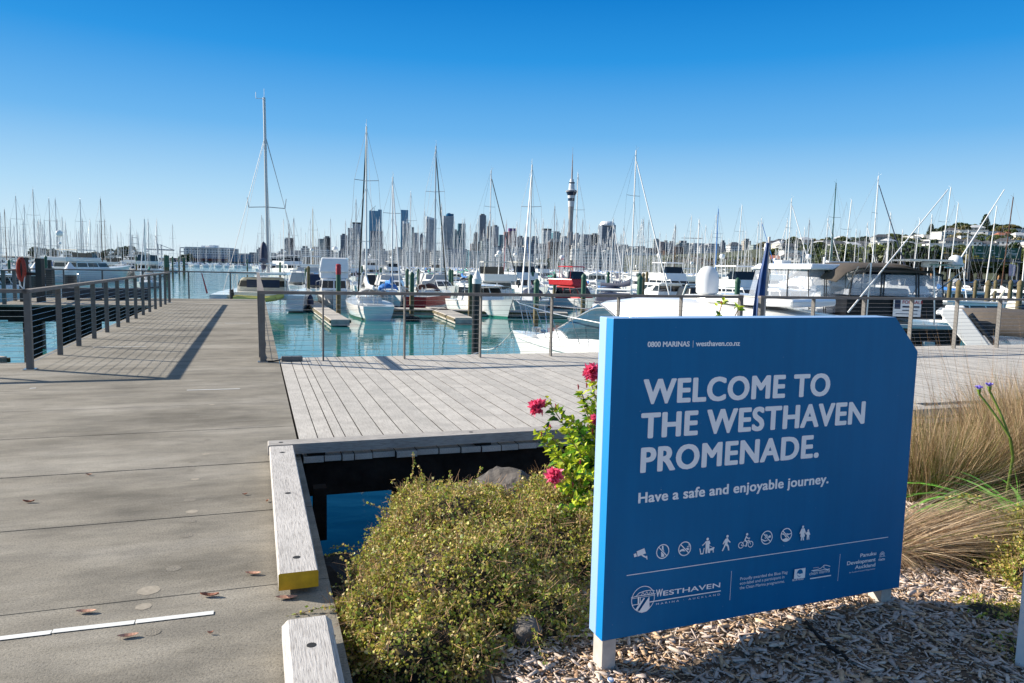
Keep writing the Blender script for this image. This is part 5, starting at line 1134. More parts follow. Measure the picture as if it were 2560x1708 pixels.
# ---- white hardtop sport fisher behind the sign
def hardtop_launch():
    t=empty('hardtop_launch',(0,0,0),0,'white launch with a white hardtop and clear vinyl curtains directly behind the sign','motor boat')
    L,B=10.5,3.7; b=MB(); hull(b,L,B,1.7,sw=.88,rake=.06,up=.25,m=(0,0,1,0)); b.build('hull',[WHITE,ANTIF],t,smooth=True)
    b=MB(); a=(-1.6,3.4,3.1,2.2,1.25,2.35,1.8,.1,.18); fru(b,*a); b.build('cabin',WHITE,t,bevel=.1)
    b=MB(); band(b,*a,.4,.85,0,seg=3); b.build('windows',BLACKG,t)
    b=MB(); fru(b,-4.7,-.7,4.0,3.7,3.92,4.16,.3,.1,.14); b.build('hardtop',WHITE,t,bevel=.07)
    b=MB(); b.box(-.9,-.4,-1.6,-1.1,4.16,4.32); b.tube((.2,-3,4.15),(.2,-3,4.48),.06,n=8); b.box(-.1,1.5,-3.6,-3.5,4.25,4.30); b.build('roof_fittings',WHITE,t,bevel=.01)
    b=MB()
    W0=1.66
    for s in (-1,1):
        b.add([(s*W0,-4.4,2.15),(s*W0,-.2,2.2),(s*1.7,-.9,3.93),(s*1.78,-4.3,3.93)],[(0,1,2,3)])
    b.add([(-W0,-4.45,2.15),(W0,-4.45,2.15),(1.78,-4.35,3.93),(-1.78,-4.35,3.93)],[(0,1,2,3)]); o=b.build('clear_curtain',CLEAR,t); sm=o.modifiers.new('s','SOLIDIFY'); sm.thickness=.006
    b=MB()
    for s in (-1,1):
        for y0,y1 in ((-4.4,-4.3),(-3.0,-3.1),(-1.6,-1.9)): b.tube((s*(W0+.01),y0,2.1),(s*1.77,y1,3.93),.022,n=5)
    for x in (-1.0,-.9,.1,1.0): b.tube((x,-4.47,2.1),(x*.96,-4.37,3.93),.02,n=5)
    b.box(-1.68,1.68,-4.5,-4.44,2.06,2.14); b.build('frame_tubes',BLACKS,t)
    b=MB(); b.box(-1.7,1.7,-4.42,-.4,1.95,2.06); b.build('coaming_trim',BROWNC,t)
    b=MB(); b.tube((.85,-4.82,3.80),(2.0,-4.82,3.72),.13,n=10); b.build('rolled_blind',NAVY,t,smooth=True)
    b=MB()
    for k in range(6): b.tube((-.8+.38*k,-4.9,1.3),(-.75+.38*k,-5.0,1.72),.026,n=6)
    b.build('rod_holder',STAIN,t)
    b=MB(); b.box(-.45,.45,-5.3,-5.28,1.1,1.5); fsb=b.build('for_sale_board',WHITE,t)
    b=MB(); b.box(-1.1,.4,-4.2,-3.7,1.6,2.3); b.build('helm_seat',PALEG,t,bevel=.08)
    txt3(fsb,'FOR SALE',(-.30,-5.305,1.38),.10,REDP)
    for s in (-1,1): pass
    return t
def txt3(parent,st,loc,h,mm,name='lettering',off=.02):
    c=bpy.data.curves.new('t','FONT'); c.body=st; c.size=h*1.4; c.offset=off*h; o=bpy.data.objects.new('t',c); link(o); bpy.context.view_layer.update()
    me=bpy.data.meshes.new_from_object(o.evaluated_get(bpy.context.evaluated_depsgraph_get())); bpy.data.objects.remove(o)
    for v in me.vertices: v.co=Vector((v.co.x,0,v.co.y))
    me.materials.append(mm); me.name=name; q=bpy.data.objects.new(name,me); link(q); q.location=loc; q.parent=parent; return q
t=hardtop_launch(); t.location=(12.3,34.9,ZW); t.rotation_euler=(0,0,AW); occupy(t,4,8)
# ---- brown-topped sport fisher with the black stern
def fisher():
    t=empty('flybridge_fisher',(0,0,0),0,'black-sterned game fishing launch with brown canvas, long slanting poles and a for sale board','motor boat')
    L,B=12.5,4.3; b=MB(); hull(b,L,B,1.85,sw=.92,rake=.05,up=.12,m=(0,0,1,2)); b.build('hull',[BLACKP,ANTIF,WHITE],t,smooth=True)
    b=MB(); a=(-2.4,4.0,3.7,2.4,1.8,3.2,1.9,.1,.2); fru(b,*a); b.build('cabin',WHITE,t,bevel=.1)
    b=MB(); band(b,*a,.42,.85,0,seg=3); b.build('windows',BLACKG,t)
    b=MB(); fru(b,-4.9,-2.4,3.7,3.6,2.05,2.9,0,.05,.03); b.build('black_stern_screen',BLACKP,t)
    b=MB(); b.box(-1.7,1.7,-6.42,-6.28,1.78,1.93); b.box(-.9,-.2,-6.46,-6.3,.8,1.2); b.box(.5,.9,-6.46,-6.3,.7,1.3); b.build('swim_platform',PALEG,t,bevel=.02)
    b=MB(); vs=[];K=10
    for y,w,z in ((-4.9,3.4,4.08),(-3.6,4.0,4.26),(-1.0,4.2,4.28),(1.2,3.8,4.05)):
        for q in range(K+1): s=q/K*2-1; vs.append((w*.56*s-.42,y,z-.62*abs(s)**4))
    b.add(vs,[(i*(K+1)+q,i*(K+1)+q+1,(i+1)*(K+1)+q+1,(i+1)*(K+1)+q) for i in range(3) for q in range(K)]); o=b.build('canvas_top',BROWNC,t,smooth=True); sm=o.modifiers.new('s','SOLIDIFY'); sm.thickness=.04
    b=MB(); b.add([(-1.78,-4.95,2.95),(1.78,-4.95,2.95),(1.68,-4.9,3.78),(-1.68,-4.9,3.78)],[(0,1,2,3)])
    for s in (-1,1): b.add([(s*1.8,-4.9,2.95),(s*1.7,.2,2.95),(s*1.5,-.3,3.7),(s*1.7,-4.8,3.76)],[(0,1,2,3)])
    o=b.build('clear_curtain',CLEAR,t); sm=o.modifiers.new('s','SOLIDIFY'); sm.thickness=.006
    b=MB()
    for x in (-1.78,-.6,-.5,.75,.85,1.78): b.tube((x,-4.98,2.9),(x*.95,-4.92,3.85),.028,n=5)
    b.path([(-1.72,-4.95,3.78),(-1.2,-4.98,3.92),(1.2,-4.98,3.92),(1.72,-4.95,3.78)],.05,6); b.build('canvas_frame',BLACKS,t)
    b=MB(); b.box(.15,1.75,-5.6,-4.0,4.33,4.40)
    for x in (-1.3,1.3):
        b.tube((x,-5.5,1.5),(x*.9,-5.3,4.22),.03,n=6); b.tube((x,-3.4,3.0),(x*.9,-5.2,4.2),.025,n=6); b.tube((x*1.3,-4,2.9),(x*1.5,-6.1,4.05),.025,n=6)
    b.tube((1.1,-6.3,4.1),(2.0,-5.2,4.1),.03,n=5); b.tube((1.0,-5.3,4.2),(2.1,-5.6,4.2),.03,n=6); b.build('rocket_launcher_frame',STAIN,t)
    b=MB(); b.lathe([(.28,4.10),(.31,4.14),(.30,4.30),(.26,4.34),(.02,4.37)],(1.25,-4.8,0),22); b.build('radar_scanner',WCAP,t,smooth=True)
    b=MB(); b.lathe([(.16,4.06),(.19,4.12),(.25,4.14),(.255,4.34),(.22,4.48),(.13,4.57),(.01,4.6)],(2.0,-5.2,0),22); b.lathe([(.22,4.15),(.22,4.28),(.02,4.32)],(2.4,-4.6,0),16); b.build('satellite_dome',WCAP,t,smooth=True)
    for (a_,c_) in (((-2.1,-5.8,2.3),(2.0,-4.2,7.2)),((2.2,-5.0,4.3),(4.5,-3.5,7.3))):
        b=MB(); b.tube(a_,c_,.035,.018,7); b.build('outrigger_pole',WSPAR,t)
    b=MB(); b.box(-.10,.95,-5.02,-4.985,2.15,2.85); fsb=b.build('for_sale_board',WHITE,t)
    txt3(fsb,'FOR SALE',(.22,-5.03,2.66),.13,REDP,off=.03)
    b=MB(); b.box(-.06,.16,-5.03,-5.025,2.45,2.8); b.box(.24,.88,-5.03,-5.025,2.5,2.57); b.box(.24,.82,-5.03,-5.025,2.38,2.41); b.box(.0,.82,-5.03,-5.025,2.25,2.27); b.build('board_print',NAVY,fsb)
    return t
t=fisher(); t.location=(15.5,34.0,ZW); t.rotation_euler=(0,0,-.08); occupy(t,4,8)
# ---- small white runabout with a brown folding canopy at the right edge
def runabout():
    t=empty('runabout',(0,0,0),0,'white sports boat with a slanted white arch and stretched brown canopy at the right edge','motor boat')
    L,B=8.5,3.0; b=MB(); hull(b,L,B,1.15,sw=.9,rake=.06,up=.2,m=(0,0,1,0)); b.build('hull',[WHITE,ANTIF],t,smooth=True)
    b=MB(); 
    for s in (-1,1):
        b.prism([(.50,1.15),(1.05,1.15),(-.2,2.85),(-.7,2.85),(-.72,2.65)],(s*1.42-.07,0,0),(0,1,0),(0,0,1),(.12,0,0))
    b.box(-1.4,1.4,-.85,-.3,2.66,2.78); b.build('targa_arch',WHITE,t,bevel=.03)
    b=MB(); vs=[];K=8
    for y,w,z in ((-.4,2.7,2.80),(.8,2.72,2.86),(2.2,2.72,2.80),(3.6,2.7,2.62),(4.6,2.3,2.3)):
        for q in range(K+1): s=math.sin((q/K*2-1)*math.pi/2); vs.append((w/2*s,y,z-.70*abs(s)**6))
    b.add(vs,[(i*(K+1)+q,i*(K+1)+q+1,(i+1)*(K+1)+q+1,(i+1)*(K+1)+q) for i in range(4) for q in range(K)]); o=b.build('canopy',BROWNC,t,smooth=True); sm=o.modifiers.new('s','SOLIDIFY'); sm.thickness=.03
    b=MB()
    for s in (-1,1): b.add([(s*1.30,.6,1.2),(s*1.30,3.6,1.2),(s*1.25,4.2,1.75),(s*1.28,3.6,2.2),(s*1.3,.0,2.3)],[(0,1,2,3,4)])
    o=b.build('clear_curtain',CLEAR,t); sm=o.modifiers.new('s','SOLIDIFY'); sm.thickness=.006
    b=MB(); b.path([(1.44,1.22,1.15),(1.44,.0,2.72)],.07,6); b.build('canopy_zip',BLACKS,t); b=MB(); b.path([(1.42,2.5,1.2),(1.40,3.6,2.3)],.06,6); b.build('canopy_zip',BLACKS,t)
    return t
t=runabout(); q=gp(2530,860,-1.0); t.location=(13.7,22.0,ZW); t.rotation_euler=(0,0,-2.13); occupy(t,4,6)
# ---- furled blue flag and pole on the boat behind the sign
p=at(1905,790,15.2); t=empty('furled_flag',(p[0],p[1],ZW),0,'furled dark blue flag hanging from a pale pole behind the railing','flag')
zt=at(1908,592,15.2)[2]-ZW; zb_=0.
b=MB(); b.tube((.0,0,0),(.06,0,zt),.034,.026,10); b.build('pole',SPOST,t,smooth=True)
b=MB(); N=26; K=14; vs=[]
FB=mat('blue_flag_cloth',(.008,.055,.20),.6,0,var=.3,scale=4)
for i in range(N+1):
    s=i/N; z=zt-.12-s*(zt-.12-1.55); wd=.045+.115*min(1,s*1.5)
    for q in range(K+1):
        a=q/K; x=.02-a*wd*2*(.8+.2*math.sin(5*s))-.0; y=.035*math.sin(a*14+s*3)*(.4+s); vs.append((x+.06*(z/zt)-.01,y-.03,z+.05*a*s))
b.add(vs,[(i*(K+1)+q,i*(K+1)+q+1,(i+1)*(K+1)+q+1,(i+1)*(K+1)+q) for i in range(N) for q in range(K)]); o=b.build('flag_cloth',FB,t,smooth=True); sm=o.modifiers.new('s','SOLIDIFY'); sm.thickness=.008
# ---- pontoons
def pontoon(pts,w,label,z=ZW+.42,h=.38,name='pontoon'):
    b=MB(); o0=np.array([pts[0][0],pts[0][1],0]); t=empty(name,(o0[0],o0[1],ZW),0,label,'pontoon'); b2=MB()
    for a,c in zip(pts[:-1],pts[1:]):
        a=np.array(a,float);c=np.array(c,float); a[2]=c[2]=0; d=c-a; L=np.linalg.norm(d); d/=L; q=np.array([-d[1],d[0],0]); n=max(1,int(L/3)); zb=np.array([0,0,z-ZW-h])
        for k in range(n): b.obox(a-o0+d*(L*k/n+.03)-q*w/2+zb,d*(L/n-.06),q*w,(0,0,h))
        for s in (-1,1): b2.obox(a-o0-q*.04+q*s*(w/2+.045)+zb+np.array([0,0,h*.45]),d*L,q*.08,(0,0,h*.4))
    b.build('deck_float',PONT,t,bevel=.02); b2.build('timber_waler',PILEB,t); return t
def W3(q): return (q[0],q[1],0)
pontoon([W3(gp(775,752,-1.8)),W3(gp(851,800,-1.8))],1.1,'narrow finger pontoon ending at the red-topped pile beside the catamaran')
pontoon([W3(gp(1085,768,-1.8)),W3(gp(1163,796,-1.8))],1.3,'narrow finger pontoon left of the thick black pile')
pontoon([W3(gp(880,768,-1.8)),W3(gp(1420,782,-1.8))],1.8,'long walkway pontoon behind the white and red yachts')
pontoon([P(27.5,-8.5),P(44,-30),P(60,-31)],2.2,'walkway pontoon leading away at the left edge')

a=gp(1204,874,ZW+.5); c=at(1283,826,26.0); t=empty('mooring_line',tuple(a),0,'slack white mooring line from the float collar to the cruiser bow','rope'); pts=[]
for k in range(9): q=a+(c-a)*k/8; pts.append((q[0]-a[0],q[1]-a[1],q[2]-a[2]-.25*math.sin(math.pi*k/8)))
b=MB(); b.path(pts,.022,5); b.build('rope',PALEG,t)
# ================================================================== MOORING PILES
def mk_pile(green=True,cap=GREENP,r=.16,H=3.4):
    t=empty('mooring_pile',(0,0,0)); b=MB(); b.lathe([(r,-2),(r,H*.52)],(0,0,0),10); b.build('weedy_foot',PILEB,t,smooth=True)
    b=MB(); b.lathe([(r*1.01,H*.52),(r*1.01,H-.32)],(0,0,0),10); b.build('painted_shaft',GREENP if green else PILEB,t,smooth=True)
    b=MB(); b.lathe([(r*1.12,H-.33),(r*1.15,H-.2),(r*.7,H-.06),(.02,H)],(0,0,0),10); b.build('cap',cap,t,smooth=True); return t
PG=mk_pile(); TG=tree_of(PG); PB=mk_pile(False,cap=PILEB); TB=tree_of(PB)
PR=mk_pile(True,cap=REDP); TR=tree_of(PR)
pl=[(771,665,'m',75,'tall weedy pile with a dark cap at the head of the narrow finger pontoon'),(765,669,'g',88,None),(1018,672,'g',70,'green-topped pile standing left of the pile with the rubber ring'),(1030,680,'g',50.5,'green-topped pile with a black rubber ring at the water, in front of the walkway'),(1046,672,'g',78,None),(1125,672,'g',84,None),(1131,674,'g',95,None),(1177,686,'g',52,'green-topped pile at the tip of the finger pontoon left of the thick black pile'),(952,668,'g',95,None),(1237,675,'g',80,None),(1332,679,'g',86,None),(1342,697,'g',44,'green-topped pile rising behind the rails of the big cruiser bow'),(1460,684,'g',50,'green-topped pile in front of the red launch'),(1438,679,'g',92,None),(1521,679,'g',85,None),(1599,683,'g',60,'dark green pile by the foot of the tall mast left of the big radar dome'),(1609,682,'m',75,None),(1618,679,'m',80,None),(1387,684,'g',75,None),(1270,669,'g',110,None),(1601,688,'g',48,None),(1845,694,'g',44,'green-topped pile just left of the furled blue flag'),(1793,684,'g',70,None),(1857,685,'m',80,None),(114,639,'g',95,'green pile between the two white cone caps on the left'),(22,649,'g',100,None),(340,639,'g',150,None),(412,636,'g',125,None),(416,637,'g',130,None),(420,638,'g',134,None),(431,641,'g',140,None),(447,641,'g',170,None),(458,642,'g',178,None),(461,643,'g',190,None),(618,648,'g',170,None),(700,655,'g',120,None),(905,664,'g',120,None),(1075,670,'g',130,None),(2398,700,'m',48,'tan timber pile beyond the railing behind the radar domes'),(2472,700,'m',48,'tan timber pile beyond the railing in front of the tall white mast'),(2552,700,'m',46,'tan timber pile close to the right edge'),(2376,695,'m',60,None),(2440,700,'m',70,None),(2490,700,'m',75,None),(2528,700,'m',62,None)]
for i,(x,y,k,D,lb) in enumerate(pl):
    q=at(x,y,D); H=q[2]-ZW; tr={'g':TG,'m':TB}[k]
    H=min(max(H,2.6),5)
    o=dup(tr,(q[0],q[1],ZW),0,label=lb or 'slim timber mooring pile standing among the berthed boats',scale=(1,1,H/3.4)); o['category']='pile'
    o['group']='mooring piles among the berths' if not lb else 'mooring piles in the marina'
q=at(846,660,49.5); PRr=dup(TR,(q[0],q[1],ZW),0,label='grey pile with a bright red top at the end of the finger pontoon',scale=(1,1,(q[2]-ZW)/3.4)); PRr['category']='pile'
for o in kids(PRr):
    if o.name.startswith('cap'): 
        b=MB(); b.lathe([(.175,2.75),(.175,3.35),(.10,3.4)],(0,0,0),12); n=b.build('red_top',REDP,PRr,smooth=True)
q=gp(1030,797,ZW+.1); b=MB(); 
for k in range(14):
    a=2*math.pi*k/14;c=2*math.pi*(k+1)/14; b.tube((.42*math.cos(a),.42*math.sin(a),0),(.42*math.cos(c),.42*math.sin(c),0),.13,n=8)
o=b.build('rubber_ring',TYREK,smooth=True); o.location=(q[0],q[1],ZW+.12); tag(o,'black rubber ring around the foot of the green-topped pile','pile guide')
# ================================================================== MORE BOATS in the berths (copied)
def keep_proto(t): return tree_of(t)
PS=[]
for i,(hc,bt,sp,cv,fu,sprd) in enumerate([(WHITE,NAVY,ALUM,WHITE,None,1),(WHITE,WHITE,WSPAR,BLUEC,WSPAR,2),(WHITE,REDP,WSPAR,NAVY,None,1),(PALEG,NAVY,WSPAR,WHITE,WSPAR,1),(WHITE,NAVY,ALUM,GREYC,None,2),(NAVY,WHITE,WSPAR,WHITE,None,1),(WHITE,GREENP,WSPAR,NAVY,WSPAR,2),(CREAM,WHITE,ALUM,GREENC,None,1)]):
    PS.append(tree_of(sail_yacht('sailing_yacht',None,L=9.5,B=3.0,H=13,hullc=hc,boot=bt,spar=sp,cover=cv,furl=fu,detail=False,spr=sprd,dodger=[None,NAVY,None,GREYC][i%4])))
PM=[tree_of(motor_boat('motor_boat',None,L=11,B=3.7,kind=k,top=tp,cover=cv,detail=False)) for k,tp,cv in (('fly',WHITE,None),('fly',WHITE,WHITE),('express',WHITE,None),('cab',WHITE,NAVY),('express',WHITE,GREYC),('cab',WHITE,None),('fly',WHITE,CREAM))]
rs=random.Random(99); cand=[]
def px_of(x,y,z):
    c=CM@(np.array([x,y,z])-np.array([0,0,HC])); return 1280+F*c[0]/c[2],854+F*c[1]/c[2]
for row in range(22):
    uc=62+row*27; half=14
    for side_ in (-1,1):
        v=-260
        while v<620:
            v+=rs.uniform(4.1,5.6); u=uc+side_*rs.uniform(7.2,8.3)
            x,y,_=P(u,v)
            if y<52: continue
            px,py=px_of(x,y,ZW+1)
            if px<-60 or px>2640: continue
            if 395<px<640 and u<420: continue             # open channel
            if 640<=px<700 and y<110: continue
            if px<=395 and (y<95 or y>420): continue
            if px>1880 and (rs.random()<.35 or y>150+(2560-px)*.25): continue
            if px>2280 and y>92: continue
            if 110<px<295 and y<125: continue
            if y>560 and px<760: continue
            if rs.random()<.10: continue
            if any(abs(u-a)<hl+1 and abs(v-c)<hw+.7 for a,c,hw,hl in occ): continue
            if px<640 and y<95: continue
            cand.append((y,x,u,v,px,side_))
cand.sort()
lab_s='small sailing yacht with a bare mast in the crowded middle rows of the marina'; lab_m='white cabin motor boat among the masts in the middle rows of the marina'
lab_sl='small sailing yacht with a bare mast in the row left of the open channel'; lab_ml='white cabin motor boat in the row left of the open channel'
ns=nm=0; far=[]
for (y,x,u,v,px,sd_) in cand:
    left=px<=395; motor=rs.random()<(.30 if left else .24)
    hmax=3.75+(hor(px)-548)*y/F
    if hmax<9: motor=True
    rz=(AW if sd_>0 else TO)+rs.uniform(-.06,.06)
    if motor and nm<95:
        s=rs.uniform(.8,1.15); dup(rs.choice(PM),(x,y,ZW),rz,label=lab_ml if left else lab_m,group='motor boats left of the channel' if left else 'motor boats in the middle rows',scale=(s,s,s))['category']='motor boat'; nm+=1
    elif ns<235:
        s=rs.uniform(.82,1.12); sz=min(s*rs.uniform(.86,1.16),hmax/13.2); dup(rs.choice(PS),(x,y,ZW),rz,label=lab_sl if left else lab_s,group='sailing yachts left of the channel' if left else 'sailing yachts in the middle rows',scale=(s,s,sz))['category']='sailing boat'; ns+=1
    else: far.append((x,y,rz))
print('boats',ns,nm,len(far))
for tr in PS+PM: rm(tr)
for tr in (TG,TB,TR): rm(tr)
b=MB(); rs=random.Random(5)
for (x,y,rz) in far:
    L=rs.uniform(8,12); H=rs.uniform(10,14.5); w=L*.15; c,s=math.cos(rz),math.sin(rz)
    def T(p): return (x+p[0]*c-p[1]*s,y+p[0]*s+p[1]*c,ZW+p[2])
    b.hexa([T((-w*.8,-L/2,0)),T((w*.8,-L/2,0)),T((.2,L/2,0)),T((-.2,L/2,0)),T((-w,-L/2,1.1)),T((w,-L/2,1.1)),T((.1,L/2+.4,1.4)),T((-.1,L/2+.4,1.4))],0)
    b.hexa([T((-w*.6,-L*.2,1.1)),T((w*.6,-L*.2,1.1)),T((w*.4,L*.2,1.2)),T((-w*.4,L*.2,1.2)),T((-w*.5,-L*.18,1.8)),T((w*.5,-L*.18,1.8)),T((w*.3,L*.12,1.7)),T((-w*.3,L*.12,1.7))],rs.choice([0,0,1]))
    if rs.random()<.45:
        b.tube(T((0,L*.05,1)),T((0,L*.05+rs.uniform(-.5,.1),H)),.065,.05,4,rs.choice([0,2,2])); b.tube(T((-1,L*.05,H*.55)),T((1,L*.05,H*.55)),.03,n=3,m=2); b.tube(T((0,L*.03,2.2)),T((0,-L*.33,2.3)),.16,n=5,m=rs.choice([0,1,3]))
tag(b.build('distant_boats',[WHITE,NAVY,ALUM,BLUEC]),'crowd of distant white boats and bare masts filling the far rows of the marina','boats',kind='stuff')
# ================================================================== CITY
def bx(name,x0,x1,yt,D,mm,label,roof=None,depth=None,yb=None,cat='building',rz=None,top=None,group=None):
    """a city block from its outline in the photo, standing at the distance D"""
    x0,x1=x0-(x1-x0)*.06*(D>1050),x1+(x1-x0)*.06*(D>1050); h=hor((x0+x1)/2); a=at(x0,h,D); c=at(x1,h,D); z=at((x0+x1)/2,yt,D)[2]; w=abs(c[0]-a[0]); dp=depth or min(max(w,14),40); yaw=0
    if rz is None and depth is None and D>1050: yaw=.24; dp=w*.6; w=w*.89
    t=empty(name,((a[0]+c[0])/2,D+dp/2,ZW),yaw,label,cat,group); H=z-ZW
    b=MB(); b.box(-w/2,w/2,-dp/2,dp/2,0,H); 
    b.build('tower_body',MT[mm],t)
    if top=='flat': b=MB(); b.box(-w*.3,w*.3,-dp*.3,dp*.3,H,H+4); b.build('plant_room',MT['roof_grey'],t)
    if top=='crown': 
        b=MB(); b.lathe([(w*.52,H-3),(w*.54,H+.5),(w*.50,H+5),(w*.40,H+9),(w*.1,H+10)],(0,0,0),16); b.build('white_crown',WCAP,t)
    if top=='dome': b=MB(); b.ball((w*.05,-dp*.2,H),w*.3,w*.3,w*.3,12,6,0,0); b.box(-w*.12,w*.48,-dp/2+.3,dp/2-.3,H,H+w*.22); b.build('blue_dome',MT['blue_glass_plain'],t)
    if top=='spire': b=MB(); b.lathe([(w*.25,H),(w*.2,H+w*.5),(.5,H+w*1.3)],(-w*.1,0,0),6); b.build('pointed_roof',MT['roof_grey'],t)
    if top=='hip':
        b=MB(); b.add([(-w*.54,-dp*.54,H),(w*.54,-dp*.54,H),(w*.54,dp*.54,H),(-w*.54,dp*.54,H),(-w*.2,0,H+w*.28),(w*.2,0,H+w*.28)],[(0,1,5,4),(2,3,4,5),(1,2,5),(3,0,4),(3,2,1,0)]); b.build('roof',MT['roof_grey'],t)
    if top=='wedge': b=MB(); b.prism([(-w/2,H),(w/2,H),(w/2,H+w*.10),(-w/2,H+w*.32)],(0,-dp*.4,0),(1,0,0),(0,0,1),(0,dp*.8,0)); b.build('slanted_crown',WCAP,t)
    if top=='cap': b=MB(); b.box(-w*.5-.4,w*.5+.4,-dp*.5-.4,dp*.5+.4,H,H+4.5); b.build('dark_roof_band',MT['roof_dark'],t)
    if top=='purple': b=MB(); b.box(-w*.5,w*.5,-dp*.5,dp*.5,H,H+8); b.build('purple_top',mat('purple_cladding',(.16,.06,.20),.5),t)
    return t
mat('roof_grey',(.16,.17,.18),.7,0,.2,.2); mat('roof_dark',(.05,.06,.07),.6,0,.2,.2)
facade('blue_glass_plain',(.02,.13,.25),(.01,.09,.19),4,4,.9,.8,.15)
facade('fac_bluetower',(.14,.32,.46),(.03,.18,.32),5,4,.75,.72,.2); facade('fac_darkglass',(.19,.215,.26),(.075,.10,.135),4,4,.7,.6,.3)
facade('fac_grid',(.52,.53,.54),(.09,.12,.16),4.5,4,.6,.55); facade('fac_stripe',(.55,.54,.50),(.07,.09,.12),400,4,1,.5); facade('fac_grey',(.44,.46,.48),(.12,.15,.19),3.6,3.8,.65,.5)
facade('fac_beige',(.42,.37,.30),(.12,.12,.12),4,4,.5,.5); facade('fac_brown',(.10,.065,.05),(.035,.03,.035),4,4,.5,.55); facade('fac_white',(.58,.58,.57),(.10,.12,.15),5,4,.62,.45)
facade('fac_greygreen',(.28,.33,.33),(.10,.14,.15),4.5,4,.7,.5); facade('fac_teal',(.09,.20,.25),(.03,.11,.15),4,4,.75,.7,.2); facade('fac_pink',(.42,.26,.24),(.15,.12,.13),4,4,.5,.5); facade('fac_darkbrown',(.075,.07,.07),(.03,.03,.035),5,4,.5,.6)
city=[(711,722,598,2000,'fac_darkglass','dark left half of the twin slab just right of the catamaran mast','flat'),(722,733,595,2030,'fac_brown','brown right half of the twin slab just right of the catamaran mast',None),
(795,809,597,1980,'fac_greygreen','grey left face of the broad dark residential slab',None),(808,826,594,2000,'fac_darkbrown','broad dark brown residential slab left of the white striped tower','flat'),
(850,867,588,2050,'fac_darkglass','narrow dark tower left of the white striped tower','flat'),(869,880,570,2100,'fac_stripe','slim white tower with dark horizontal stripes',None),(880,900,560,2120,'fac_grid','pale grid tower with a lighter top beside the striped one','cap'),
(921,944,527,2250,'fac_bluetower','tall blue glass tower with a diagonal mast on its roof','mast'),(944,953,524,2260,'fac_bluetower','lighter blue right wing of the tallest blue glass tower',None),(924,953,578,2100,'fac_darkglass','dark block covering the foot of the tallest blue glass tower',None),
(1000,1018,525,2300,'fac_bluetower','slender blue glass tower standing alone above grey blocks',None),(1006,1025,559,2200,'fac_grey','grey tower in front of the slender blue one','wedge'),(1028,1034,568,2180,'fac_greygreen','narrow grey green slab right of the grey wedge-topped tower',None),(1034,1046,582,2150,'fac_grey','low grey block right of the grey wedge-topped tower',None),(1049,1057,587,2100,'fac_darkglass','small dark tower left of the grid-fronted tower','flat'),
(1063,1088,549,2200,'fac_grid','wide tower with a white window grid and a slanted white crown','wedge'),(1105,1131,540,2250,'fac_grey','grey striped tower topped by a blue dome','dome'),(1133,1142,577,2150,'fac_greygreen','small pale block between the domed tower and the dark teal tower','flat'),(1143,1161,559,2150,'fac_teal','dark teal glass tower beside the domed one','wedgeless'),
(1183,1194,584,2100,'fac_brown','short brown tower left of the dark grey tower','flat'),(1196,1212,538,2250,'fac_darkglass','tall dark grey tower in the middle of the skyline','flat'),(1216,1228,566,2200,'fac_beige','beige tower with a pointed dark roof','spire'),(1228,1244,566,2230,'fac_grey','grey tower joined to the pointed beige one','flat'),
(1246,1256,587,2100,'fac_teal','small teal block right of the pointed tower',None),(1258,1269,580,2100,'fac_pink','narrow pinkish tower left of the purple-topped one',None),(1269,1289,578,2120,'fac_pink','grey pink tower with a purple top','purple'),(1291,1307,593,2050,'fac_darkglass','dark low block right of the purple-topped tower','flat'),(1310,1324,592,2080,'fac_grey','grey low block left of the pale domed block',None),
(1325,1344,594,2100,'fac_white','pale block with a stepped roof in the middle distance','flat'),(1355,1375,576,1900,'fac_grid','white and dark chequered tower with a dark roof band','cap'),(1378,1400,582,2050,'fac_teal','blue grey curved block left of the needle tower','flat'),(1401,1418,594,2000,'fac_white','pale block at the left foot of the needle tower','flat'),
(1432,1447,586,2000,'fac_grey','grey block just right of the needle tower','flat'),(1453,1474,586,1950,'fac_darkglass','dark wide block right of the needle tower, left half',None),(1474,1495,587,1960,'fac_darkbrown','dark wide block right of the needle tower, right half','flat'),(1498,1534,562,2000,'fac_darkglass','broad dark tower with a rounded white crown','crown'),
(1631,1645,600,1500,'fac_greygreen','block with a dark pyramid roof right of the tall striped mast','hip'),(1647,1656,604,1450,'fac_pink','brick red block beside the pyramid roof',None),(1656,1668,606,1450,'fac_darkglass','dark stepped block right of the brick red one','flat'),(1669,1683,608,1400,'fac_darkglass','dark apartment block above the olive trees','flat'),(1692,1719,607,1400,'fac_greygreen','grey green apartment block above the olive trees','flat'),(1726,1757,608,1400,'fac_white','white gridded office block above the olive trees',None),(1766,1794,609,1400,'fac_grey','dark blue grey office block behind the blue mast',None),(1799,1810,606,1450,'fac_darkglass','small dark tower right of the blue mast','flat'),(1819,1851,614,1300,'fac_white','white stepped block left of the round tower top','hip'),(1854,1873,602,1400,'fac_beige','pinkish round-topped tower left of the furled flag','flat'),(1876,1905,612,1250,'fac_greygreen','grey block behind the furled flag',None),(1908,1940,612,1200,'fac_white','pale apartment block right of the furled flag','flat'),(1945,1976,610,1150,'fac_white','white balconied apartment block on the ridge','flat'),(2016,2048,611,1150,'fac_stripe','long striped apartment block on the ridge',None)]
for (x0,x1,yt,D,mm,lb,tp) in city:
    t=bx('city_tower' if yt<600 else 'apartment_block',x0,x1,yt,D,mm,lb,top=tp)
    if tp=='mast':
        H=at(932,527,D)[2]-ZW; b=MB(); w=25; b.tube((-10,0,H),(6,0,H+16),1.2,.5,5); b.tube((2,0,H),(2,0,H+9),.6,n=4); b.build('diagonal_mast',MT['roof_grey'],t)
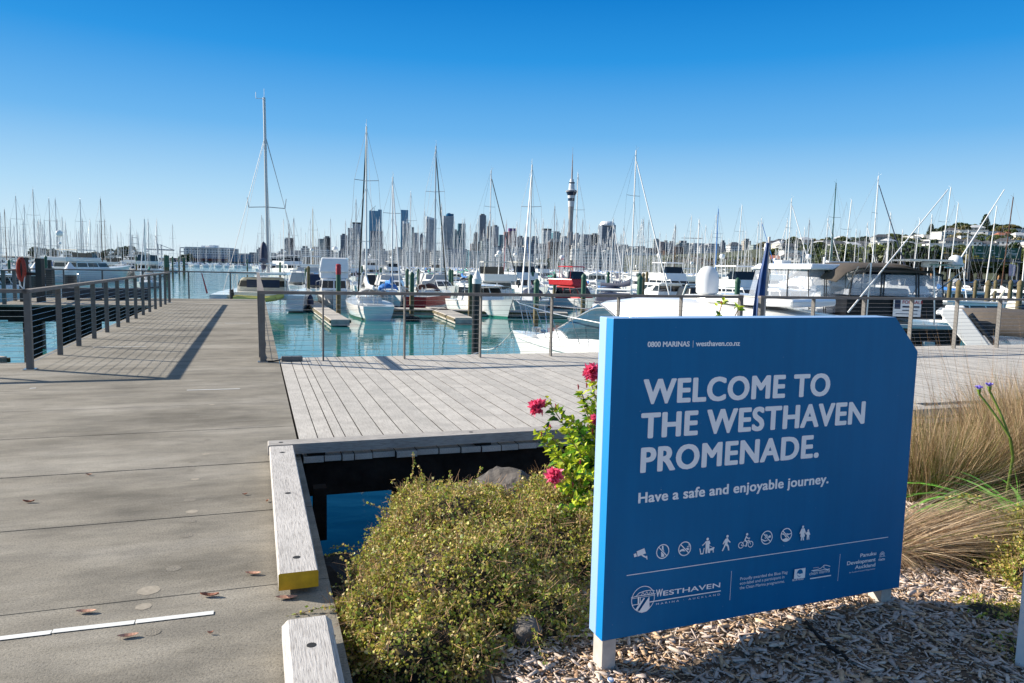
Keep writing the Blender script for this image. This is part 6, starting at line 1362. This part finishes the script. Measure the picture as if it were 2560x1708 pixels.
# low blocks in front of the towers
rs=random.Random(17); x=640; k=0
names=['grey','pale','dark','brown','white','blue grey']; ms=['fac_grey','fac_white','fac_darkglass','fac_brown','fac_stripe','fac_greygreen']
while x<1960:
    w=rs.uniform(12,34); i=rs.randrange(6); yt=rs.uniform(618,634) if x<1000 else rs.uniform(602,624)
    if x<1150: yt=rs.uniform(620,632)
    if x>1560: yt=rs.uniform(616,632)
    t=bx('low_block',x,x+w,yt,rs.uniform(1300,1700),ms[i],'low city block in the band of roofs behind the masts',top=rs.choice(['flat',None,'flat','hip'])); t['group']='low city blocks behind the masts'
    x+=w*rs.uniform(.8,1.1); k+=1
bx('shed',1129,1165,622,1050,'blue_glass_plain','deep blue warehouse behind the masts left of the dark tower')
bx('shed',1170,1200,627,1080,'fac_teal','long dark blue shed right of the deep blue warehouse')
bx('event_hall',1253,1362,634,1000,'roof_grey_blue' if 'roof_grey_blue' in MT else 'fac_grey','long low blue grey hall roof behind the masts at the centre')
t=bx('event_hall',1268,1288,637,980,'fac_white','white rounded hall end with a bulging wall'); 
for (x0,x1,yt,lb) in [(1429,1462,622,'white waterfront building right of the needle tower'),(1462,1510,631,'long white terrace building with horizontal bands'),(1512,1560,626,'white waterfront block left of the tallest striped mast'),(1562,1606,630,'white low waterfront building behind the tallest right mast'),(1606,1640,634,'pale low building left of the olive trees')]:
    bx('waterfront_building',x0,x1,yt,900,'fac_stripe' if x0==1462 else 'fac_white',lb,top='flat',depth=30)
# needle tower
def needle():
    D=2170; xb=1423.5; base=at(xb,660,D); t=empty('needle_tower',(base[0],D,ZW),0,'tall slender observation tower with a banded pod and spire rising over the city','tower')
    def Z(y): return at(1425,y,D)[2]-ZW
    k=D/F; S=mat('tower_concrete',(.36,.33,.31),.8,0,.12,.1)
    b=MB(); b.lathe([(13*k,0),(8.5*k,Z(625)),(6.2*k,Z(585)),(5.4*k,Z(555)),(6.2*k,Z(530)),(7.1*k,Z(517))],(0,0,0),20)
    for q in range(8):
        a=q*math.pi/4; b.tube((13.0*math.cos(a),13.0*math.sin(a),0),(7*math.cos(a),7*math.sin(a),Z(580)),1.6,1.3,5)
    b.build('shaft',S,t,smooth=True)
    b=MB(); WT=mat('tower_white',(.62,.64,.66),.4,0,.06,.1); DB=mat('tower_dark_glass',(.015,.035,.075),.15,0,.2,.1)
    b.lathe([(7.3*k,Z(517)),(8.2*k,Z(503)),(8.3*k,Z(502.9)),(8.5*k,Z(496)),(8.6*k,Z(495.9)),(9.2*k,Z(489)),(9.3*k,Z(488.9)),(11.5*k,Z(485)),(13*k,Z(481)),(14.5*k,Z(479.5)),(14.5*k,Z(478)),(12.2*k,Z(476)),(10.5*k,Z(475)),(7.6*k,Z(474.5)),(6.9*k,Z(462)),(6.0*k,Z(459)),(7.6*k,Z(458.5)),(7.6*k,Z(456)),(5.5*k,Z(455.5)),(4.4*k,Z(448)),(1.6*k,Z(447.5))],(0,0,0),28,[0,1,1,0,0,1,1,1,1,0,1,0,0,0,0,1,1,0,0,0,0]); b.build('pod',[WT,DB],t)
    b=MB(); b.lathe([(2.0*k,Z(447.6)),(1.7*k,Z(425)),(1.2*k,Z(415)),(1.15*k,Z(400)),(.8*k,Z(399)),(.7*k,Z(386)),(.35*k,Z(385)),(.25*k,Z(368))],(0,0,0),8); b.build('spire',mat('tower_spire',(.30,.25,.24),.6,0,.2,.1),t); return t
needle()
# cranes on the skyline
def crane(x,yt,D,arm,label,col=(.45,.42,.40)):
    p=at(x,655,D); t=empty('tower_crane',(p[0],D,ZW),0,label,'crane'); H=at(x,yt,D)[2]-ZW; k=D/F; m_=mat('crane_steel',col,.5)
    b=MB(); b.tube((0,0,0),(0,0,H),1.0,n=4); b.build('crane_mast',m_,t); b=MB(); b.tube((arm[0]*k,0,H+arm[1]*k),(0,0,H),.5,.8,4); b.tube((0,0,H),(-arm[0]*k*.25,0,H-.2*arm[1]*k),.9,n=4); b.build('jib',m_,t)
crane(1743,596,1500,(-42,0),'hammerhead crane above the white gridded office block'); crane(1945,606,1300,(14,10),'small crane left of the white balconied apartments'); 
p=at(1140,640,2000); t=empty('luffing_crane',(p[0],2000,ZW),0,'orange luffing crane jib rising right behind the domed tower','crane'); b=MB(); b.tube((0,0,10),(34*2000/F,0,10+70*2000/F-40),1.6,1.0,5); b.build('jib',mat('orange_crane',(.42,.22,.08),.6),t)
# harbour: wharf, hotel, gantry crane on the left
b=MB(); 
a=at(-500,650,1500); c=at(3000,650,1500)
b.add([(a[0]-800,1250,ZW+1.6),(a[0]+900,1190,ZW+1.6),(-330,1180,ZW+1.6),(-60,900,ZW+1.6),(200,820,ZW+1.6),(520,560,ZW+1.6),(1300,420,ZW+1.6),(2600,420,ZW+1.6),(6000,5000,ZW+1.6),(-6000,5000,ZW+1.6)],[tuple(range(10))])
b.add([(p_[0],p_[1],ZW-1) for p_ in b.v[:8]],[]); n=8
b.add([],[]); 
for i in range(7):
    b.f.append((i,10+i,10+i+1,i+1)); b.m.append(0)
tag(b.build('far_shore_ground',mat('shore_ground',(.075,.065,.05),.9,0,.4,.02)),kind='structure')
def B2(*a,**k): return bx(*a,**k)
t=bx('waterfront_hotel',466,569,620,1250,'fac_white','long white hotel with rows of balconies at the end of the wharf',top=None,depth=40); 
b=MB(); w=at(569,650,1250)[0]-at(466,650,1250)[0]; H=at(517,620,1250)[2]-ZW; b.box(-w*.52,w*.46,-22,20,H,H+1.2); b.box(-w*.2,-w*.1,-10,10,H+1.2,H+4); b.box(w*.0,w*.12,-10,10,H+1.2,H+5); b.build('flat_roof',WCAP,t)
facade('fac_containers',(.16,.035,.02),(.03,.06,.14),13,2.6,.5,.5,.7)
bx('wharf_shed',466,560,634,1200,'fac_grey','long grey wharf shed below the white hotel',depth=20); bx('container_stack',400,470,645,1190,'fac_containers','dark red container stack on the wharf, left of the shed',depth=20); bx('container_stack',470,575,646,1185,'fac_containers','low dark red container row in front of the wharf shed',depth=12)
bx('blue_warehouse',574,628,637,1180,'blue_glass_plain','blue warehouse on the wharf left of the catamaran mast',depth=20); bx('wharf_building',628,700,632,1250,'fac_darkglass','dark wharf building behind the catamaran',depth=30); bx('wharf_building',575,640,634,1300,'fac_white','white wharf building behind the blue warehouse',depth=30); bx('wharf_building',700,800,640,1200,'fac_darkbrown','low dark quay building behind the tall motor yachts',depth=30)
bx('quay_wall',398,640,653,1178,'fac_darkbrown','long dark timber quay wall along the far side of the channel',depth=6,cat='quay')
def gantry(x,D,label,up=True):
    p=at(x,650,D); t=empty('gantry_crane',(p[0],D,ZW),0,label,'crane'); k=D/F; m_=mat('gantry_blue',(.10,.16,.24),.5); b=MB()
    if up:
        for dx in (-4,4): b.tube((dx*k,0,0),(dx*k*.9,0,40*k),1.1,n=4)
        b.build('legs',m_,t); b=MB(); b.tube((-38*k,0,28*k),(36*k,0,27*k),1.4,n=4); b.tube((0,0,40*k),(36*k,0,27*k),.5,n=4); b.build('boom',m_,t)
        b=MB(); b.tube((-3*k,0,30*k),(-10*k,0,61*k),1.3,.9,4); b.tube((-10*k,0,61*k),(-6*k,0,28*k),.6,n=4); b.build('raised_boom',m_,t)
    else:
        for dx in (-6,6): b.tube((dx*k,0,0),(dx*k*.8,0,34*k),.8,n=4)
        b.tube((-5*k,0,34*k),(5*k,0,34*k),.9,n=4); b.tube((-7*k,0,24*k),(7*k,0,24*k),.8,n=4); b.build('frame',m_,t)
gantry(400,1600,'blue harbour gantry crane with its boom raised, left of the white hotel'); gantry(456,1500,'small straddle crane just left of the white hotel',False)
# ================================================================== HILL, HOUSES, TREES on the right
ridge=[(1600,640),(1800,632),(1900,622),(1960,617),(2040,614),(2120,611),(2180,606),(2230,602),(2300,604),(2340,594),(2370,582),(2400,582),(2440,583),(2465,592),(2485,582),(2530,583),(2560,592),(2700,590),(2900,600)]
def ry(px): 
    return float(np.interp(px,[r[0] for r in ridge],[r[1] for r in ridge]))
D0,D1=470.,860.
def hillz(px,s):
    zr=at(px,ry(px),D1)[2]; z=(ZW+2)+(zr-ZW-2)*(max(0,s)**.85)
    return z
def hp(px,s):
    D=D0+(D1-D0)*s; q=at(px,650,D); return np.array([q[0],D,hillz(px,s)])
b=MB(); nx,ny=70,16
for j in range(ny+3):
    s=min(1,j/ny)
    for i in range(nx+1):
        px=1560+(3000-1560)*i/nx; q=hp(px,s)
        if j>ny: q=q+np.array([q[0]*.2*(j-ny),160*(j-ny),-14*(j-ny)])
        b.v.append(tuple(q))
for j in range(ny+2):
    for i in range(nx): k=j*(nx+1)+i; b.f.append((k,k+1,k+nx+2,k+nx+1)); b.m.append(0)
tag(b.build('hillside',mat('hill_scrub',(.055,.065,.028),.95,0,.5,.05),smooth=True),kind='structure')
# trees: three crowns of leaf clumps, then copies
def treemesh(kind,seed,col):
    r=np.random.RandomState(seed); t=empty('tree',(0,0,0)); b=MB(); 
    if kind=='pine':
        b.tube((0,0,0),(0,0,11),.28,.05,6); b.build('trunk',TWIG,t); p=[];a_=[];b_=[]
        for k in range(13):
            z=2.5+8.2*k/13; R=3.0*(1-k/13.5)**.8
            for q in range(6):
                an=q*math.pi/3+k*.5
                for s in np.linspace(.2,1,9):
                    for _ in range(3): p.append((R*s*math.cos(an)+r.normal()*.1,R*s*math.sin(an)+r.normal()*.1,z+.28*s*s*R+r.normal()*.1))
        p=np.array(p)
    else:
        b.tube((0,0,-.5),(.1,0,2.6),.35,.22,6); 
        for k in range(5): an=k*1.26; b.tube((.1,0,2.2),(1.6*math.cos(an),1.6*math.sin(an),4.2),.14,.05,5)
        b.build('trunk',TWIG,t); L=[(r.normal()*1.3,r.normal()*1.3,3.4+1.9*r.rand(),1.2+1.0*r.rand()) for _ in range(11)]; p=[]
        for (x,y,z,R) in L:
            d=r.normal(size=(150,3)); d/=np.linalg.norm(d,axis=1,keepdims=True); d[:,2]*=.75; p.append(np.array([x,y,z])+d*R*(.75+.3*r.rand(150))[:,None])
        p=np.concatenate(p)
    n=len(p); a=r.normal(size=(n,3)); a/=np.linalg.norm(a,axis=1,keepdims=True); c=r.normal(size=(n,3)); bb=np.cross(a,c); bb/=np.linalg.norm(bb,axis=1,keepdims=True); s=(.16+.16*r.rand(n))[:,None]*(.8 if kind=='pine' else 1.25)
    quads('crown',p,a*s,bb*s,[col],np.zeros(n),t); return tree_of(t)
GD=leafmat('tree_dark_leaf',(.035,.06,.02),.2); GM=leafmat('tree_mid_leaf',(.085,.11,.03),.2); GO=leafmat('tree_olive_leaf',(.15,.13,.045),.2); GR=leafmat('tree_rust_leaf',(.14,.085,.04),.2)
TT=[treemesh('b',1,GD),treemesh('b',2,GM),treemesh('b',3,GO),treemesh('b',4,GD),treemesh('b',5,GM),treemesh('b',6,GR)]; TP=treemesh('pine',9,GD)
rs=random.Random(31); nt=0
def tree(px,D,z,s,tr,label,group,sz=1):
    global nt; q=at(px,650,D); o=dup(tr,(q[0],D,z),rs.uniform(0,6),label=label,group=group,scale=(s,s,s*sz)); o['category']='tree'; nt+=1; return o
for i in range(96):
    s=rs.random()**.8; px=rs.uniform(1880,2620)
    if px<2100 and s<.25: continue
    q=hp(px,s); tree(px,q[1],q[2]-.5,rs.uniform(1.1,1.9),rs.choice(TT[:5]),'bushy tree among the houses on the hillside','trees on the hillside')
for i in range(44):
    px=2330+i*5.4+rs.uniform(-3,3); q=hp(px,1.0); tree(px,q[1]+2,q[2]-1.5,rs.uniform(1.3,2.1),rs.choice(TT[:5]),'dark tree standing on the hill crest','trees on the hill crest',rs.uniform(.8,1.1))
for i in range(14):
    px=1960+i*28+rs.uniform(-8,8); q=hp(px,1.0); tree(px,q[1]-4,q[2]-1.5,rs.uniform(.9,1.5),rs.choice(TT),'dark tree standing on the hill crest','trees on the hill crest')
for i in range(62):
    px=2090+rs.random()*500; D=rs.uniform(300,430); tree(px,D,ZW+1.6+(D-300)*.02,rs.uniform(2.0,3.0),rs.choice(TT[:3]+TT[4:5]),'rounded green tree along the road at the foot of the hill','trees at the foot of the hill',.8)
for i in range(54):
    px=1640+rs.random()*330; D=rs.uniform(560,640); tree(px,D,ZW+1.6,rs.uniform(1.1,1.9),rs.choice([TT[2],TT[5],TT[1],TT[2],TT[4]]),'olive brown tree in the band behind the right-hand masts','olive trees behind the masts',1.25)
for i in range(18):
    px=1290+rs.random()*150; tree(px,rs.uniform(760,840),ZW+1.6,rs.uniform(1.0,1.7),rs.choice([TT[0],TT[2],TT[4],TT[1]]),'dark green tree behind the masts below the needle tower','trees below the needle tower',1.1)
for px,s in ((232,1.5),(238,1.3),(274,1.7),(282,1.9),(306,2.2),(316,2.4),(326,1.9),(352,1.6),(100,2.0),(92,1.7),(138,1.8),(180,1.5),(465,1.5),(360,1.6)):
    q=at(px,650,700); tree(px,700,ZW-.8,s,TT[0],'dark round tree on the spit beyond the left row of boats','trees beyond the left row')
q=hp(2455,1.); o=tree(2455,q[1],q[2],2.3,TP,'tall symmetrical pine on the hill crest','pines'); del o['group']; q=hp(2322,.9); o=tree(2322,q[1],q[2],1.8,TP,'smaller pine on the ridge left of the tall white masts','pines'); del o['group']
b=MB(); a=at(60,650,690);c=at(400,650,690); b.box(a[0],c[0],685,730,ZW-.5,ZW+.6); tag(b.build('spit_ground',mat('shore_ground',(.075,.065,.05))),kind='structure')
for tr in TT+[TP]:
    for c in tr[1]: bpy.data.objects.remove(c[0])
    bpy.data.objects.remove(tr[0])
# houses
def housep(w,d,h,wall,roofm,seed):
    t=empty('house',(0,0,0)); b=MB(); b.box(-w/2,w/2,-d/2,d/2,-4,h); b.build('wall',wall,t)
    b=MB(); e=.5; b.add([(-w/2-e,-d/2-e,h),(w/2+e,-d/2-e,h),(w/2+e,d/2+e,h),(-w/2-e,d/2+e,h),(-w*.22,0,h+d*.26),(w*.22,0,h+d*.26)],[(0,1,5,4),(2,3,4,5),(1,2,5),(3,0,4),(3,2,1,0)]) if seed%3 else b.box(-w/2-e,w/2+e,-d/2-e,d/2+e,h,h+.35)
    b.build('roof',roofm,t)
    for k in range(4):
        x=-w*.38+k*w*.25
        for z in ([1.0] if h<4 else [1.0,3.9]):
            if k==2 and z==1.0: b=MB(); b.box(x-.55,x+.55,-d/2-.04,-d/2+.02,-.0,2.2); b.build('door',MT['roof_dark'],t); continue
            b=MB(); b.box(x-.7,x+.7,-d/2-.04,-d/2+.02,z,z+1.3); b.build('window',BLACKG,t)
    if h>4: b=MB(); b.box(-w*.45,w*.45,-d/2-1.6,-d/2,2.7,2.85); b.box(-w*.45,w*.45,-d/2-1.6,-d/2-1.52,2.85,3.7); b.build('balcony',wall,t)
    return tree_of(t)
HW=mat('white_weatherboard',(.74,.73,.70),.6,0,.08,.4); HC2=mat('cream_weatherboard',(.58,.54,.46),.6,0,.08,.4); HGr=mat('grey_weatherboard',(.30,.31,.31),.6,0,.1,.4); RG=mat('grey_iron_roof',(.52,.53,.54),.5,0,.15,.5); RD=mat('slate_roof',(.09,.09,.095),.6,0,.2,.5); RR=mat('terracotta_roof',(.34,.13,.075),.7,0,.2,.5)
HP=[housep(14,9,3.2,HW,RG,1),housep(12,9,5.8,HW,RD,2),housep(16,10,6.2,HW,RG,3),housep(11,9,3.2,HC2,RR,4),housep(13,10,6.0,HC2,RG,5),housep(15,10,5.8,HGr,RD,7),housep(22,10,6.4,HW,RG,6)]
rs=random.Random(77); hs_=[]
for i in range(400):
    px=rs.uniform(1930,2600); s=rs.uniform(.12,.97)
    if s<.35 and px>2400: continue
    q=hp(px,s)
    if any(abs(q[0]-a)<11 and abs(q[1]-c)<16 for a,c in hs_): continue
    hs_.append((q[0],q[1])); o=dup(rs.choice(HP),(q[0],q[1],q[2]+.3),rs.uniform(-.5,.5),scale=(1.15,1.15,1.2),label='pale weatherboard house on the hillside above the marina',group='houses on the hillside'); o['category']='house'
    if len(hs_)>=72: break
for tr in HP:
    for c in tr[1]: bpy.data.objects.remove(c[0])
    bpy.data.objects.remove(tr[0])
# boat shed with a wide tan hip roof among the masts
p=at(1945,650,420); t=empty('boat_shed',(p[0],420,ZW),0,'shed with a wide tan hip roof behind the white hardtop','shed'); w=17; b=MB(); b.box(-w/2,w/2,-5,5,0,4.2); b.build('wall',HC2,t); b=MB(); b.add([(-w*.62,-7,4.2),(w*.62,-7,4.2),(w*.62,7,4.2),(-w*.62,7,4.2),(-3,0,7.6),(3,0,7.6)],[(0,1,5,4),(2,3,4,5),(1,2,5),(3,0,4),(3,2,1,0)]); b.build('roof',mat('tan_roof',(.33,.27,.20),.8,0,.1,.5),t)
# green motorway sign gantry
D=250; a=at(2433,630,D); c=at(2549,630,D); zt=at(2490,616,D)[2]-ZW; zb=at(2490,646,D)[2]-ZW; w=c[0]-a[0]
t=empty('road_sign_gantry',((a[0]+c[0])/2,D,ZW),0,'wide dark green motorway sign on a gantry at right','road sign'); GS=mat('road_sign_green',(.004,.075,.04),.45,0,.1,.5)
for k,(f0,f1) in enumerate(((0,.30),(.305,.64),(.645,1))):
    b=MB(); b.box(-w/2+w*f0,-w/2+w*f1,-.1,.1,zb+(0 if k<2 else -.0),zt-(0 if k<2 else .5)); b.build('sign_face',GS,t,bevel=.03)
b=MB(); b.box(-w/2-1,w/2+1,.3,1.1,zb-1.2,zb-.2); 
for x in (-w/2-.6,w/2+.6): b.box(x-.3,x+.3,.4,1,0,zt)
b.build('gantry_frame',MT['roof_dark'],t)
b=MB(); rs=random.Random(3)
for (fx,fz,fw) in [(.05,.38,.2),(.10,.62,.06),(.38,.62,.05),(.42,.40,.06),(.40,.12,.16),(.66,.62,.08),(.68,.74,.03),(.72,.45,.12),(.80,.62,.1),(.83,.42,.12),(.83,.3,.1)]:
    b.box(-w/2+w*fx,-w/2+w*(fx+fw),-.13,-.11,zb+(zt-zb)*fz,zb+(zt-zb)*(fz+.045))
for fx in (.55,.74,.92): 
    b.box(-w/2+w*fx,-w/2+w*fx+.12,-.13,-.11,zb+.5,zb+1.3); b.add([(-w/2+w*fx-.15,-.12,zb+1.3),(-w/2+w*fx+.27,-.12,zb+1.3),(-w/2+w*fx+.06,-.12,zb+1.6)],[(0,1,2)])
b.build('sign_legend',HW,t); b=MB(); b.box(-w/2+.2,-w/2+w*.13,-.13,-.11,zb+.25,zb+.75); b.box(-w/2+w*.41,-w/2+w*.48,-.13,-.11,zb+.3,zb+.7); b.build('yellow_plate',YELP,t)
# promotional banner flag near the road
p=at(2527,720,95); t=empty('banner_flag',(p[0],95,ZW),0,'white and pink banner flag by the car park at far right','banner'); b=MB(); b.tube((0,0,0),(0,0,6.2),.04,n=6); b.build('pole',ALUM,t); z0=at(2527,690,95)[2]-ZW; z1=at(2527,660,95)[2]-ZW; b=MB(); b.add([(-.42,-.02,z0),(.36,.03,z0),(.42,-.02,z1*.98),(-.45,.03,z1)],[(0,1,2,3)]); o=b.build('banner_cloth',mat('banner_print',(.60,.38,.46),.7,0,.35,4),t); sm=o.modifiers.new('s','SOLIDIFY'); sm.thickness=.02
# parked cars behind the right-hand berths
b=MB(); b.add([(at(2100,650,120)[0],118,ZW+2.0),(at(2900,650,118)[0],118,ZW+2.0),(at(2900,650,300)[0],320,ZW+1.8),(at(2050,650,300)[0],320,ZW+1.8)],[(0,1,2,3)]); b.box(at(2100,650,120)[0],at(2900,650,118)[0],117,118,ZW-1,ZW+1.99)
tag(b.build('car_park',mat('car_park_asphalt',(.06,.058,.055),.9,0,.2,1)),kind='structure')
def car(px,D,c,label):
    q=at(px,700,D); t=empty('parked_car',(q[0],D,ZW+2.0),rs.uniform(-.2,.2)+.1,label,'car'); b=MB()
    b.prism([(-2.1,.35),(2.1,.35),(2.15,.75),(1.5,.92),(.9,.98),(-1.7,1.0),(-2.15,.85)],(0,-.85,0),(1,0,0),(0,0,1),(0,1.7,0)); b.prism([(-1.75,.98),(1.0,.98),(.35,1.45),(-1.2,1.47)],(0,-.75,0),(1,0,0),(0,0,1),(0,1.5,0)); b.build('body',mat('car_'+c[0],c[1],.25,.3,.05,coat=.5),t,bevel=.06)
    b=MB(); b.prism([(-1.6,1.03),(.82,1.03),(.3,1.38),(-1.15,1.40)],(0,-.765,0),(1,0,0),(0,0,1),(0,1.53,0)); b.build('window',BLACKG,t)
    for x in (-1.35,1.35): b=MB(); b.tube((x,-.88,.33),(x,-.65,.33),.33,n=14); wh=b.build('wheel',TYREK,t); b=MB(); b.tube((x,-.89,.33),(x,-.88,.33),.2,n=12); b.build('rim',ALUM,wh)
for px,D,c,lb in ((2462,124,('dark',(.02,.022,.03)),'dark car parked behind the berths left of the tall white mast'),(2512,122,('black',(.012,.012,.014)),'black car parked left of the banner flag'),(2556,122,('navy',(.02,.03,.07)),'dark blue car parked at the right edge'),(2405,128,('silver',(.35,.36,.37)),'silver car parked behind the radar domes')): car(px,D,c,lb)
# white rail fence along the quay on the right
t=empty('quay_fence',(at(2360,700,112)[0],112,ZW+.8),0,'pale rail fence along the quay edge behind the right-hand berths','fence'); b=MB(); Lf=at(2700,700,112)[0]-at(2360,700,112)[0]
b.tube((0,0,1.9),(Lf,0,1.9),.03,n=5); b.tube((0,0,1.4),(Lf,0,1.4),.02,n=5); b.build('rails',ALUM,t); 
for k in range(int(Lf/1.6)+1): b=MB(); b.tube((k*1.6,0,.6),(k*1.6,0,1.9),.03,n=5); b.build('post',ALUM,t)
